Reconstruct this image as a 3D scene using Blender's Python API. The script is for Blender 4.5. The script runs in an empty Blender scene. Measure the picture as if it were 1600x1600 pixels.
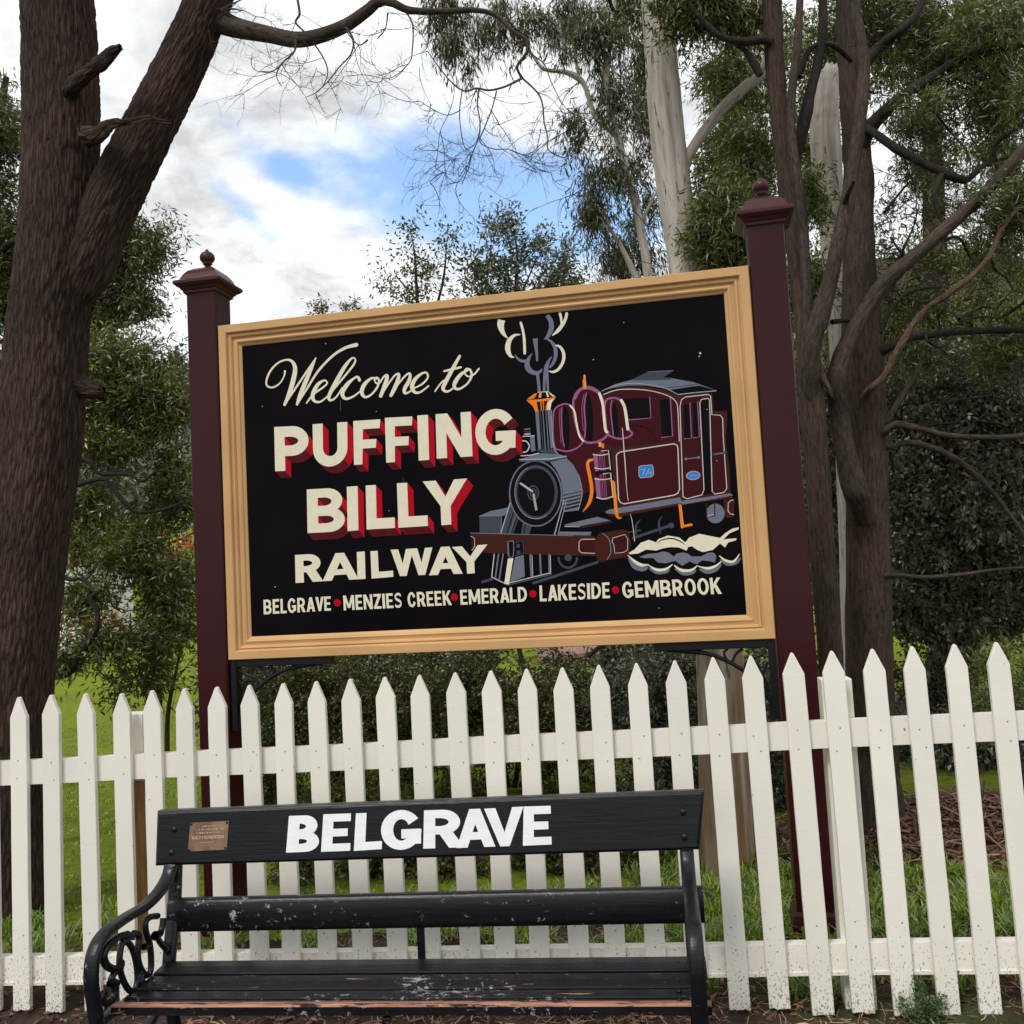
import bpy, bmesh, math, random
import numpy as np
from mathutils import Vector, Matrix
from mathutils.geometry import delaunay_2d_cdt

random.seed(7)
RNG = np.random.default_rng(11)
scn = bpy.context.scene
COL = scn.collection

# ------------------------------------------------------------------ camera
F = 1476.0                                   # focal length in pixels of the 1600 px photograph
PITCH = math.radians(4.1)
ROLL = math.radians(3.07)
CAM = Vector((0, 0, 1.6))
fwd = Vector((0, math.cos(PITCH), math.sin(PITCH)))
r0 = Vector((1, 0, 0)); u0 = Vector((0, -math.sin(PITCH), math.cos(PITCH)))
right = r0 * math.cos(ROLL) - u0 * math.sin(ROLL)
up = r0 * math.sin(ROLL) + u0 * math.cos(ROLL)
cd = bpy.data.cameras.new('camera'); cam = bpy.data.objects.new('camera', cd); COL.objects.link(cam)
cd.sensor_fit = 'HORIZONTAL'; cd.sensor_width = 36.0; cd.lens = F / 1600 * 36.0
cd.clip_start = 0.05; cd.clip_end = 3000
m = Matrix((right, up, -fwd)).transposed().to_4x4(); m.translation = CAM
cam.matrix_world = m
scn.camera = cam

# ------------------------------------------------------------------ world: sky with broken cloud
SUN_EL = math.radians(52); SUN_AZ = math.radians(215)      # azimuth clockwise from +Y: behind the camera, to its left
w = bpy.data.worlds.new('World'); scn.world = w; w.use_nodes = True
nt = w.node_tree; nt.nodes.clear()
def N(nt, t, **k):
    n = nt.nodes.new(t)
    for a, b in k.items(): setattr(n, a, b)
    return n
def mathn(nt, op, a, b=None, c=None, clamp=False):
    n = N(nt, 'ShaderNodeMath', operation=op, use_clamp=clamp)
    for i, v in enumerate((a, b, c)):
        if v is None: continue
        if isinstance(v, (int, float)): n.inputs[i].default_value = v
        else: nt.links.new(v, n.inputs[i])
    return n.outputs[0]
def ray(px, py):
    return fwd + right * ((px - 800) / F) - up * ((py - 800) / F)
sky = N(nt, 'ShaderNodeTexSky', sky_type='NISHITA'); sky.sun_disc = False
sky.sun_elevation = SUN_EL; sky.sun_rotation = SUN_AZ; sky.altitude = 200; sky.air_density = 1.25; sky.dust_density = 0.6; sky.ozone_density = 1.6
tc = N(nt, 'ShaderNodeTexCoord')
sep = N(nt, 'ShaderNodeSeparateXYZ'); nt.links.new(tc.outputs['Generated'], sep.inputs[0])
zz = mathn(nt, 'ADD', mathn(nt, 'MAXIMUM', sep.outputs[2], 0.0), 0.22)
cmb = N(nt, 'ShaderNodeCombineXYZ')
nt.links.new(mathn(nt, 'DIVIDE', sep.outputs[0], zz), cmb.inputs[0])
nt.links.new(mathn(nt, 'DIVIDE', sep.outputs[1], zz), cmb.inputs[1])
def noise(nt, vec, scale, detail=6, rough=0.55, dist=0.0, out='Fac'):
    n = N(nt, 'ShaderNodeTexNoise'); n.inputs['Scale'].default_value = scale; n.inputs['Detail'].default_value = detail
    n.inputs['Roughness'].default_value = rough; n.inputs['Distortion'].default_value = dist
    nt.links.new(vec, n.inputs['Vector']); return n.outputs[out]
n1 = noise(nt, cmb.outputs[0], 1.9, 9, 0.58, 0.25)
n2 = noise(nt, cmb.outputs[0], 6.5, 6, 0.6, 0.1)
# gaps of blue in the cloud deck, each an ellipse in direction space roughened by the noise
def gap(px, py, ra, rb, tilt):
    d0 = ray(px, py).normalized()
    h = Vector((0, 0, 1)).cross(d0).normalized() * -1; v = h.cross(d0)
    t1 = h * math.cos(tilt) + v * math.sin(tilt); t2 = -h * math.sin(tilt) + v * math.cos(tilt)
    outs = []
    for t, r in ((t1, ra), (t2, rb)):
        vm = N(nt, 'ShaderNodeVectorMath', operation='DOT_PRODUCT')
        nt.links.new(tc.outputs['Generated'], vm.inputs[0]); vm.inputs[1].default_value = t
        q = mathn(nt, 'SUBTRACT', vm.outputs['Value'], d0.dot(t)); outs.append(mathn(nt, 'POWER', mathn(nt, 'ABSOLUTE', mathn(nt, 'DIVIDE', q, r)), 2.0))
    vm = N(nt, 'ShaderNodeVectorMath', operation='DOT_PRODUCT')
    nt.links.new(tc.outputs['Generated'], vm.inputs[0]); vm.inputs[1].default_value = d0
    front = mathn(nt, 'GREATER_THAN', vm.outputs['Value'], 0.0)
    e = mathn(nt, 'EXPONENT', mathn(nt, 'MULTIPLY', mathn(nt, 'ADD', outs[0], outs[1]), -1.0))
    return mathn(nt, 'MULTIPLY', e, front)
g = mathn(nt, 'ADD', mathn(nt, 'MULTIPLY', gap(725, 300, 0.15, 0.062, -0.25), 1.2), mathn(nt, 'MULTIPLY', gap(385, 335, 0.07, 0.016, -0.75), 0.66))
g = mathn(nt, 'ADD', g, mathn(nt, 'MULTIPLY', gap(440, 262, 0.07, 0.020, -0.5), 0.72))
g = mathn(nt, 'ADD', g, mathn(nt, 'MULTIPLY', gap(880, 335, 0.09, 0.05, 0.0), 0.95))
g = mathn(nt, 'ADD', g, mathn(nt, 'MULTIPLY', gap(1430, 400, 0.07, 0.03, 0.2), 0.7))
cov = mathn(nt, 'ADD', mathn(nt, 'SUBTRACT', mathn(nt, 'ADD', mathn(nt, 'MULTIPLY', n1, 1.9), mathn(nt, 'MULTIPLY', n2, 1.15)), g), -0.62)
mr = N(nt, 'ShaderNodeMapRange', interpolation_type='SMOOTHSTEP'); nt.links.new(cov, mr.inputs['Value'])
mr.inputs['From Min'].default_value = -0.05; mr.inputs['From Max'].default_value = 0.66
# cloud brightness: soft greys and whites
n3 = noise(nt, cmb.outputs[0], 3.6, 10, 0.62, 0.3)
mb = N(nt, 'ShaderNodeMapRange'); nt.links.new(n3, mb.inputs['Value'])
mb.inputs['From Min'].default_value = 0.38; mb.inputs['From Max'].default_value = 0.57
mb.inputs['To Min'].default_value = 3.6; mb.inputs['To Max'].default_value = 6.3
cc = N(nt, 'ShaderNodeVectorMath', operation='SCALE'); cc.inputs[0].default_value = (0.955, 0.98, 1.0); nt.links.new(mb.outputs[0], cc.inputs['Scale'])
mx = N(nt, 'ShaderNodeMix', data_type='RGBA'); nt.links.new(mr.outputs[0], mx.inputs['Factor'])
blue = N(nt, 'ShaderNodeVectorMath', operation='MULTIPLY'); nt.links.new(sky.outputs[0], blue.inputs[0]); blue.inputs[1].default_value = (1.25, 1.28, 1.34)
nt.links.new(blue.outputs[0], mx.inputs['A']); nt.links.new(cc.outputs[0], mx.inputs['B'])
bg = N(nt, 'ShaderNodeBackground'); bg.inputs['Strength'].default_value = 0.15; nt.links.new(mx.outputs['Result'], bg.inputs['Color'])
wo = N(nt, 'ShaderNodeOutputWorld'); nt.links.new(bg.outputs[0], wo.inputs[0])

# ------------------------------------------------------------------ sun veiled by cloud
sl = bpy.data.lights.new('sun', 'SUN'); sl.energy = 1.5; sl.angle = math.radians(14); sl.color = (1.0, 0.965, 0.91)
so = bpy.data.objects.new('sun', sl); COL.objects.link(so)
sd = Vector((math.sin(SUN_AZ) * math.cos(SUN_EL), math.cos(SUN_AZ) * math.cos(SUN_EL), math.sin(SUN_EL)))
so.rotation_euler = sd.to_track_quat('Z', 'Y').to_euler(); so.location = (0, -3, 8)

vs = scn.view_settings; vs.view_transform = 'Standard'; vs.look = 'None'; vs.exposure = 0.38; vs.gamma = 1.0; vs.use_curve_mapping = False
scn.cycles.max_bounces = 8; scn.cycles.transparent_max_bounces = 8

# ------------------------------------------------------------------ helpers
def lin(r, g, b):
    f = lambda c: (c / 255 / 12.92) if c / 255 <= 0.04045 else ((c / 255 + 0.055) / 1.055) ** 2.4
    return (f(r), f(g), f(b))
def tag(o, label=None, cat=None, group=None, kind=None):
    if label: o['label'] = label
    if cat: o['category'] = cat
    if group: o['group'] = group
    if kind: o['kind'] = kind
    return o
def empty(name, loc=(0, 0, 0), rz=0.0):
    o = bpy.data.objects.new(name, None); COL.objects.link(o); o.location = loc; o.rotation_euler = (0, 0, rz); o.empty_display_size = 0.1
    return o
def link(name, me, mats, parent=None, smooth=False):
    o = bpy.data.objects.new(name, me); COL.objects.link(o)
    if not isinstance(mats, (list, tuple)): mats = [mats]
    if len(me.materials) == 0:
        for mm in mats: me.materials.append(mm)
    if smooth: me.polygons.foreach_set('use_smooth', [True] * len(me.polygons))
    if parent: o.parent = parent
    return o
def pymesh(name, verts, faces):
    me = bpy.data.meshes.new(name); me.from_pydata([tuple(v) for v in verts], [], faces); me.update(); return me
def npmesh(name, V, Q):
    """V (n,3) float, Q (m,k) int -> mesh"""
    me = bpy.data.meshes.new(name); k = Q.shape[1]
    me.vertices.add(len(V)); me.vertices.foreach_set('co', V.astype(np.float32).ravel())
    me.loops.add(Q.size); me.loops.foreach_set('vertex_index', Q.astype(np.int32).ravel())
    me.polygons.add(len(Q)); me.polygons.foreach_set('loop_start', np.arange(0, Q.size, k, dtype=np.int32))
    me.polygons.foreach_set('loop_total', np.full(len(Q), k, dtype=np.int32))
    me.update(calc_edges=True); return me

class Frame:
    """an upright plane: local x along it (to the right), y away from the camera, z up"""
    def __init__(s, vpx, px, py, Z):
        hy = 908 - 0.0536 * (vpx - 800)
        d = -ray(vpx, hy); d.z = 0; d.normalize(); s.x = d; s.y = Vector((-d.y, d.x, 0)); s.O = CAM + ray(px, py) * Z; s.O.z = 0.0
        s.rz = math.atan2(d.y, d.x)
    def loc(s, px, py, y=0.0):
        r = ray(px, py); t = ((s.O - CAM).dot(s.y) + y) / r.dot(s.y); p = CAM + r * t - s.O
        return Vector((p.dot(s.x), y, p.z))
    def side(s, px, py, x):
        r = ray(px, py); t = ((s.O - CAM).dot(s.x) + x) / r.dot(s.x); p = CAM + r * t - s.O
        return Vector((x, p.dot(s.y), p.z))
    def world(s, l): return s.O + s.x * l[0] + s.y * l[1] + Vector((0, 0, l[2]))
def T(px, py, Z): return CAM + ray(px, py) * Z
def ground_z(x, y):
    z = 0.02 + 0.013 * max(-12, min(12, x))
    if y > 20: z += (y - 20) * 0.02
    return z

def box_bm(bm, x0, y0, z0, x1, y1, z1):
    vs_ = [bm.verts.new((x, y, z)) for x in (x0, x1) for y in (y0, y1) for z in (z0, z1)]
    for f in ((0, 1, 3, 2), (4, 6, 7, 5), (0, 4, 5, 1), (2, 3, 7, 6), (0, 2, 6, 4), (1, 5, 7, 3)): bm.faces.new([vs_[i] for i in f])
def bm_obj(name, bm, mat, parent=None, bevel=0.0, smooth=False, segs=2):
    if bevel > 0: bmesh.ops.bevel(bm, geom=bm.edges[:], offset=bevel, segments=segs, affect='EDGES', profile=0.5)
    bmesh.ops.recalc_face_normals(bm, faces=bm.faces[:])
    me = bpy.data.meshes.new(name); bm.to_mesh(me); bm.free(); return link(name, me, mat, parent, smooth)
def catmull(pts, n=6, closed=False):
    P = [np.array(p, float) for p in pts]; out = []
    L = len(P)
    rng = range(L if closed else L - 1)
    for i in rng:
        if closed: a, b, c, d = P[(i - 1) % L], P[i], P[(i + 1) % L], P[(i + 2) % L]
        else: a, b, c, d = P[max(i - 1, 0)], P[i], P[i + 1], P[min(i + 2, L - 1)]
        for k in range(n):
            t = k / n
            out.append(0.5 * ((2 * b) + (-a + c) * t + (2 * a - 5 * b + 4 * c - d) * t * t + (-a + 3 * b - 3 * c + d) * t ** 3))
    if not closed: out.append(P[-1])
    return out
def tube_arrays(path, rad, nseg=12, cap=True, flat=1.0, jitter=None):
    """sweep a ring along path (n,3); rad (n,). returns V, faces list, bark coords"""
    P = np.array([tuple(p)[:3] for p in path], float); n = len(P)
    Tn = np.gradient(P, axis=0); Tn /= np.linalg.norm(Tn, axis=1)[:, None] + 1e-9
    ref = np.array([1.0, 0.13, 0.07]); 
    if abs(Tn[0] @ ref) > 0.9: ref = np.array([0.1, 1.0, 0.1])
    A = np.zeros((n, 3)); a = ref - Tn[0] * (ref @ Tn[0]); a /= np.linalg.norm(a)
    for i in range(n):
        a = a - Tn[i] * (a @ Tn[i]); a /= np.linalg.norm(a) + 1e-9; A[i] = a
    B = np.cross(Tn, A)
    th = np.linspace(0, 2 * math.pi, nseg, endpoint=False)
    R = np.array(rad, float)[:, None] * np.ones((1, nseg))
    if jitter is not None: R = R * (1 + jitter(n, nseg))
    V = P[:, None, :] + R[:, :, None] * (np.cos(th)[None, :, None] * A[:, None, :] + np.sin(th)[None, :, None] * B[:, None, :] * flat)
    ln = np.concatenate([[0], np.cumsum(np.linalg.norm(np.diff(P, axis=0), axis=1))])
    C = np.stack([np.cos(th)[None, :] * np.mean(rad) * np.ones((n, 1)), np.sin(th)[None, :] * np.mean(rad) * np.ones((n, 1)), ln[:, None] * np.ones((1, nseg))], -1)
    i = np.arange(n - 1)[:, None]; j = np.arange(nseg)[None, :]; j2 = (j + 1) % nseg
    Q = np.stack([i * nseg + j, i * nseg + j2, (i + 1) * nseg + j2, (i + 1) * nseg + j], -1).reshape(-1, 4)
    return V.reshape(-1, 3), Q, C.reshape(-1, 3)
def tubes_obj(name, tubes, mat, parent=None, smooth=True):
    Vs, Qs, Cs, k = [], [], [], 0
    for V, Q, C in tubes: Vs.append(V); Qs.append(Q + k); Cs.append(C); k += len(V)
    V = np.concatenate(Vs); me = npmesh(name, V, np.concatenate(Qs))
    at = me.attributes.new('bark', 'FLOAT_VECTOR', 'POINT'); at.data.foreach_set('vector', np.concatenate(Cs).astype(np.float32).ravel())
    return link(name, me, mat, parent, smooth)
def lathe_bm(bm, prof, cx, cy, z0, n=24, square=False):
    rings = []
    for r, z in prof:
        if square: pts = [(-r, -r), (r, -r), (r, r), (-r, r)]
        else: pts = [(r * math.cos(2 * math.pi * k / n), r * math.sin(2 * math.pi * k / n)) for k in range(n)]
        rings.append([bm.verts.new((cx + x, cy + y, z0 + z)) for x, y in pts])
    for a, b in zip(rings, rings[1:]):
        m_ = len(a)
        for k in range(m_): bm.faces.new([a[k], a[(k + 1) % m_], b[(k + 1) % m_], b[k]])
    bm.faces.new(rings[0][::-1]); bm.faces.new(rings[-1])

# ------------------------------------------------------------------ materials
def mat(name, col, rough=0.6, spec=0.5, metal=0.0, coat=0.0):
    m_ = bpy.data.materials.new(name); m_.use_nodes = True; b = m_.node_tree.nodes['Principled BSDF']
    b.inputs['Base Color'].default_value = (*col, 1); b.inputs['Roughness'].default_value = rough
    b.inputs['Specular IOR Level'].default_value = spec; b.inputs['Metallic'].default_value = metal; b.inputs['Coat Weight'].default_value = coat
    return m_
def P_(m_): return m_.node_tree, m_.node_tree.nodes['Principled BSDF']
def tcoord(nt, kind='Object', scale=(1, 1, 1), rot=(0, 0, 0)):
    t = N(nt, 'ShaderNodeTexCoord'); mp = N(nt, 'ShaderNodeMapping'); mp.inputs['Scale'].default_value = scale; mp.inputs['Rotation'].default_value = rot
    nt.links.new(t.outputs[kind], mp.inputs['Vector']); return mp.outputs[0]
def attr(nt, name, scale=(1, 1, 1)):
    t = N(nt, 'ShaderNodeAttribute', attribute_name=name); mp = N(nt, 'ShaderNodeMapping'); mp.inputs['Scale'].default_value = scale
    nt.links.new(t.outputs['Vector'], mp.inputs['Vector']); return mp.outputs[0]
def ramp(nt, fac, stops, interp='LINEAR'):
    r = N(nt, 'ShaderNodeValToRGB'); r.color_ramp.interpolation = interp; el = r.color_ramp.elements
    while len(el) < len(stops): el.new(0.5)
    for e, (p, c) in zip(el, stops):
        e.position = p; e.color = (*c, 1) if len(c) == 3 else c
    nt.links.new(fac, r.inputs[0]); return r.outputs[0]
def mixc(nt, fac, a, b, mode='MIX'):
    n = N(nt, 'ShaderNodeMix', data_type='RGBA', blend_type=mode)
    for s, v in (('Factor', fac), ('A', a), ('B', b)):
        if isinstance(v, (int, float)): n.inputs[s].default_value = v
        elif isinstance(v, tuple): n.inputs[s].default_value = (*v, 1)
        else: nt.links.new(v, n.inputs[s])
    return n.outputs['Result']
def bump(nt, bs, h, strength=0.3, dist=0.01, prev=None):
    b = N(nt, 'ShaderNodeBump'); b.inputs['Strength'].default_value = strength; b.inputs['Distance'].default_value = dist
    nt.links.new(h, b.inputs['Height'])
    if prev is not None: nt.links.new(prev, b.inputs['Normal'])
    nt.links.new(b.outputs[0], bs.inputs['Normal']); return b.outputs[0]

M = {}
# white fence paint with brush marks, specks of mud
def fence_mat(name, base, mud):
    m_ = mat(name, base, 0.5, 0.4); nt, b = P_(m_)
    g_ = tcoord(nt, 'Object', (3, 3, 60)); big = noise(nt, tcoord(nt, 'Object', (1, 1, 1)), 3.0, 4)
    tt = N(nt, 'ShaderNodeTexCoord'); oi = N(nt, 'ShaderNodeObjectInfo')
    c = ramp(nt, big, [(0.3, tuple(x * 0.93 for x in base)), (0.7, base)])
    # dirt in the brush grain
    gr = noise(nt, g_, 2.0, 5, 0.7); c = mixc(nt, ramp(nt, gr, [(0.62, (0, 0, 0)), (0.8, (0.22, 0.22, 0.22))]), c, (0.42, 0.40, 0.34))
    # green-grey and rust flecks
    fl = noise(nt, tcoord(nt, 'Object', (1, 1, 1)), 42, 3, 0.5); c = mixc(nt, ramp(nt, fl, [(0.745, (0, 0, 0)), (0.765, (0.8, 0.8, 0.8))]), c, (0.12, 0.08, 0.055))
    # mud splash: vertical specks, denser low down
    sp = N(nt, 'ShaderNodeSeparateXYZ'); nt.links.new(tt.outputs['Object'], sp.inputs[0])
    low = N(nt, 'ShaderNodeMapRange'); nt.links.new(sp.outputs[2], low.inputs['Value'])
    low.inputs['From Min'].default_value = 0.45; low.inputs['From Max'].default_value = 0.0; low.inputs['To Min'].default_value = 0.0; low.inputs['To Max'].default_value = mud
    s1 = noise(nt, tcoord(nt, 'Object', (1.3, 1.3, 0.75)), 130, 3, 0.6)
    k = mathn(nt, 'GREATER_THAN', mathn(nt, 'ADD', s1, low.outputs[0]), 0.735)
    c = mixc(nt, mathn(nt, 'MULTIPLY', k, 0.72), c, (0.075, 0.06, 0.045))
    rnd = N(nt, 'ShaderNodeMapRange'); nt.links.new(oi.outputs['Random'], rnd.inputs['Value']); rnd.inputs['To Min'].default_value = 0.93; rnd.inputs['To Max'].default_value = 1.03
    sc_ = N(nt, 'ShaderNodeVectorMath', operation='SCALE'); nt.links.new(c, sc_.inputs[0]); nt.links.new(rnd.outputs[0], sc_.inputs['Scale']); nt.links.new(sc_.outputs[0], b.inputs['Base Color'])
    n_ = bump(nt, b, gr, 0.22, 0.003); bump(nt, b, noise(nt, tcoord(nt, 'Object', (1, 1, 1)), 60, 4), 0.12, 0.002, n_)
    return m_
M['white'] = fence_mat('white_fence_paint', (0.84, 0.805, 0.715), 0.20)
M['bare'] = mat('bare_timber', lin(150, 112, 60), 0.8); nt, b = P_(M['bare'])
nt.links.new(ramp(nt, noise(nt, tcoord(nt, 'Object', (40, 40, 3)), 2.0, 5), [(0.3, lin(120, 86, 44)), (0.7, lin(165, 125, 72))]), b.inputs['Base Color'])
def gloss_paint(name, col, rough=0.32, grain=0.1, coat=0.0, spec=0.22):
    m_ = mat(name, col, rough, spec, 0, coat); nt, b = P_(m_)
    v = tcoord(nt, 'Object'); n_ = noise(nt, v, 2.2, 5)
    nt.links.new(ramp(nt, n_, [(0.3, tuple(x * 0.86 for x in col)), (0.7, tuple(min(1, x * 1.08) for x in col))]), b.inputs['Base Color'])
    rr = N(nt, 'ShaderNodeMapRange'); nt.links.new(noise(nt, v, 9, 4), rr.inputs['Value']); rr.inputs['To Min'].default_value = rough * 0.75; rr.inputs['To Max'].default_value = rough * 1.3
    nt.links.new(rr.outputs[0], b.inputs['Roughness'])
    bump(nt, b, noise(nt, tcoord(nt, 'Object', (30, 30, 3)), 2.0, 4), grain, 0.002)
    return m_
M['maroon'] = gloss_paint('maroon_gloss_paint', (0.036, 0.0052, 0.0072), 0.27, 0.14, 0, 0.19)
M['maroon_dark'] = gloss_paint('maroon_capping_paint', (0.062, 0.018, 0.020), 0.34, 0.25)
M['iron'] = gloss_paint('black_iron_paint', (0.008, 0.008, 0.011), 0.33, 0.15)
M['buff'] = gloss_paint('buff_frame_paint', (0.575, 0.34, 0.148), 0.42, 0.12)
# the painted panel
M['panel'] = gloss_paint('black_sign_panel', (0.003, 0.003, 0.004), 0.34, 0.06, 0.0, 0.035); nt, b = P_(M['panel'])
v = tcoord(nt, 'Object'); sp = noise(nt, v, 55, 2, 0.4)
nt.links.new(mixc(nt, ramp(nt, sp, [(0.86, (0, 0, 0)), (0.87, (0.5, 0.5, 0.5))]), ramp(nt, noise(nt, v, 1.4, 3), [(0.35, (0.0022, 0.0022, 0.0036)), (0.75, (0.007, 0.0045, 0.0055))]), (0.35, 0.33, 0.3)), b.inputs['Base Color'])
PAL = dict(cream=lin(224, 217, 192), red=lin(172, 14, 34), wine=lin(84, 24, 30), black=(0.004, 0.004, 0.005), maroon=lin(62, 20, 27), brown=lin(66, 32, 24),
           grey=lin(106, 112, 126), dgrey=lin(66, 70, 80), lgrey=lin(160, 162, 166), mauve=lin(148, 90, 130), orange=lin(236, 128, 32), blue=lin(42, 128, 200), pale=lin(200, 195, 190), peach=lin(225, 160, 110), smoke=lin(112, 113, 130), rimg=lin(170, 150, 160))
def sign_paint(k, c):
    m_ = mat('sign_paint_' + k, c, 0.42, 0.05); nt, b = P_(m_)
    n_ = noise(nt, tcoord(nt, 'Object'), 26, 5, 0.65)
    nt.links.new(ramp(nt, n_, [(0.3, tuple(x * 0.92 for x in c)), (0.65, c)]), b.inputs['Base Color']); return m_
PM = {k: sign_paint(k, c) for k, c in PAL.items()}
M['letter_white'] = mat('white_letter_paint', (0.86, 0.87, 0.86), 0.4); nt, b = P_(M['letter_white'])
n_ = noise(nt, tcoord(nt, 'Object', (1, 1, 5)), 12, 5, 0.7); nt.links.new(ramp(nt, n_, [(0.3, (0.78, 0.80, 0.79)), (0.6, (0.87, 0.88, 0.87))]), b.inputs['Base Color'])
bump(nt, b, noise(nt, tcoord(nt, 'Object', (2, 30, 90)), 1.5, 4), 0.15, 0.002)
# bench: black paint, chipped to grey undercoat and bare pink wood
def bench_mat(name, wear, chips, along=(6, 60, 60), spots=()):
    m_ = mat(name, (0.008, 0.009, 0.014), 0.26, 0.32); nt, b = P_(m_); v = tcoord(nt, 'Object')
    base = ramp(nt, noise(nt, tcoord(nt, 'Object', along), 1.2, 5), [(0.3, (0.0042, 0.0045, 0.0062)), (0.75, (0.0095, 0.010, 0.0135))])
    k1 = noise(nt, tcoord(nt, 'Object', (0.8, 1, 1)), 36, 9, 0.8); patch = noise(nt, v, 2.3, 2)
    kk = mathn(nt, 'ADD', k1, mathn(nt, 'MULTIPLY', patch, 0.28))
    for sx_, sy_, sz_, sr_ in spots:     # rubbed patches where people sit
        dn = N(nt, 'ShaderNodeVectorMath', operation='DISTANCE'); mp = N(nt, 'ShaderNodeMapping'); mp.inputs['Scale'].default_value = (1, 2.2, 1); tcc = N(nt, 'ShaderNodeTexCoord'); nt.links.new(tcc.outputs['Object'], mp.inputs[0])
        nt.links.new(mp.outputs[0], dn.inputs[0]); dn.inputs[1].default_value = (sx_, sy_ * 2.2, sz_)
        kk = mathn(nt, 'ADD', kk, mathn(nt, 'MULTIPLY', mathn(nt, 'SUBTRACT', 1.0, mathn(nt, 'DIVIDE', dn.outputs['Value'], sr_), clamp=True), 0.11))
    c1 = mathn(nt, 'GREATER_THAN', kk, 0.835 - chips)
    c = mixc(nt, c1, base, ramp(nt, noise(nt, v, 60, 3), [(0.35, lin(105, 108, 116)), (0.7, lin(172, 172, 176))]))
    rough = mathn(nt, 'ADD', mathn(nt, 'MULTIPLY', c1, 0.4), 0.27)
    if wear > 0:
        w1 = noise(nt, tcoord(nt, 'Object', (1.2, 9, 9)), 5, 9, 0.75)
        c2 = mathn(nt, 'GREATER_THAN', w1, 0.66 - wear)
        c = mixc(nt, c2, c, ramp(nt, noise(nt, tcoord(nt, 'Object', (4, 60, 60)), 2, 6), [(0.3, lin(120, 80, 64)), (0.7, lin(196, 140, 114))]))
        rough = mathn(nt, 'ADD', rough, mathn(nt, 'MULTIPLY', c2, 0.3), clamp=True)
    nt.links.new(c, b.inputs['Base Color']); nt.links.new(rough, b.inputs['Roughness'])
    n_ = bump(nt, b, noise(nt, tcoord(nt, 'Object', (2.5, 55, 55)), 2.5, 6, 0.7), 0.35, 0.003); bump(nt, b, kk, 0.12, 0.002, n_)
    return m_
M['bench'] = bench_mat('black_bench_paint', 0.0, -0.02)
M['bench_chip'] = bench_mat('chipped_black_bench_paint', 0.0, 0.075)
M['bench_worn'] = bench_mat('worn_black_bench_paint', 0.03, 0.07, spots=((-.10, .20, .39, .13), (-.34, .05, .4, .22), (.02, .11, .39, .20), (.30, .04, .4, .16), (-.62, .08, .39, .12)))
M['bench_edge'] = bench_mat('bare_edge_bench_paint', 0.215, 0.07)
M['bench_iron'] = bench_mat('black_cast_iron_paint', 0.0, 0.06, (20, 20, 20))
M['brass'] = mat('aged_brass', lin(132, 104, 84), 0.45, 0.5, 0.35); nt, b = P_(M['brass'])
nt.links.new(ramp(nt, noise(nt, tcoord(nt, 'Object'), 22, 6), [(0.3, lin(112, 84, 66)), (0.7, lin(150, 122, 96))]), b.inputs['Base Color'])
# barks
def bark_mat(name, lo, hi, sx, sz, disp=0.0, strength=0.8, mid=None, crack=0.35, vw=0.12):
    m_ = mat(name, hi, 0.85, 0.25); nt, b = P_(m_)
    v = attr(nt, 'bark', (sx, sx, sz))
    wv = N(nt, 'ShaderNodeMixRGB', blend_type='ADD'); wv.inputs[0].default_value = 0.9; nt.links.new(v, wv.inputs[1]); nt.links.new(noise(nt, v, 0.9, 5, 0.6, out='Color'), wv.inputs[2])
    vo = N(nt, 'ShaderNodeTexVoronoi', feature='DISTANCE_TO_EDGE'); vo.inputs['Scale'].default_value = 1.0; nt.links.new(wv.outputs[0], vo.inputs['Vector'])
    n_ = noise(nt, attr(nt, 'bark', (sx * 1.1, sx * 1.1, sz * 1.6)), 1.6, 10, 0.74)
    ed = N(nt, 'ShaderNodeMapRange'); nt.links.new(vo.outputs['Distance'], ed.inputs['Value']); ed.inputs['From Max'].default_value = crack
    h = mathn(nt, 'ADD', mathn(nt, 'MULTIPLY', ed.outputs[0], vw), mathn(nt, 'MULTIPLY', n_, 1.3 - vw))
    st = ([(0.28, lo), (0.85, hi)] if vw > .3 else [(0.42, lo), (0.60, tuple((p + q) * .5 for p, q in zip(lo, hi))), (0.80, hi)]) if mid is None else [(0.28, lo), (0.55, mid), (0.9, hi)]
    c = ramp(nt, h, st); big = noise(nt, attr(nt, 'bark', (1, 1, 1)), 2.0, 3)
    nt.links.new(mixc(nt, 1.0, c, ramp(nt, big, [(0.34, (0.58, 0.62, 0.56)), (0.5, (0.95, 0.95, 0.95)), (0.68, (1.35, 1.2, 1.12))]), 'MULTIPLY'), b.inputs['Base Color'])
    if vw < .3:
        bc = b.inputs['Base Color'].links[0].from_socket; le_ = noise(nt, attr(nt, 'bark', (1, 1, .5)), 150, 3, 0.6)
        nt.links.new(mixc(nt, ramp(nt, le_, [(0.60, (0, 0, 0)), (0.68, (.5, .5, .5))]), bc, tuple(min(1, x * 1.7) for x in hi)), b.inputs['Base Color'])
    if disp > 0:
        d = N(nt, 'ShaderNodeDisplacement'); d.inputs['Midlevel'].default_value = 0.6; d.inputs['Scale'].default_value = disp
        nt.links.new(h, d.inputs['Height']); nt.links.new(d.outputs[0], nt.nodes['Material Output'].inputs['Displacement']); m_.displacement_method = 'BOTH'
        bump(nt, b, noise(nt, v, 7, 4, 0.7), 0.5, 0.004)
    else: bump(nt, b, h, min(1.0, strength * 1.6), 0.012)
    return m_
M['bark_big'] = bark_mat('furrowed_brown_bark', (0.010, 0.006, 0.005), (0.105, 0.068, 0.052), 74, 7.0, 0.026, mid=(0.048, 0.030, 0.022), crack=0.25, vw=0.36)
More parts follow.
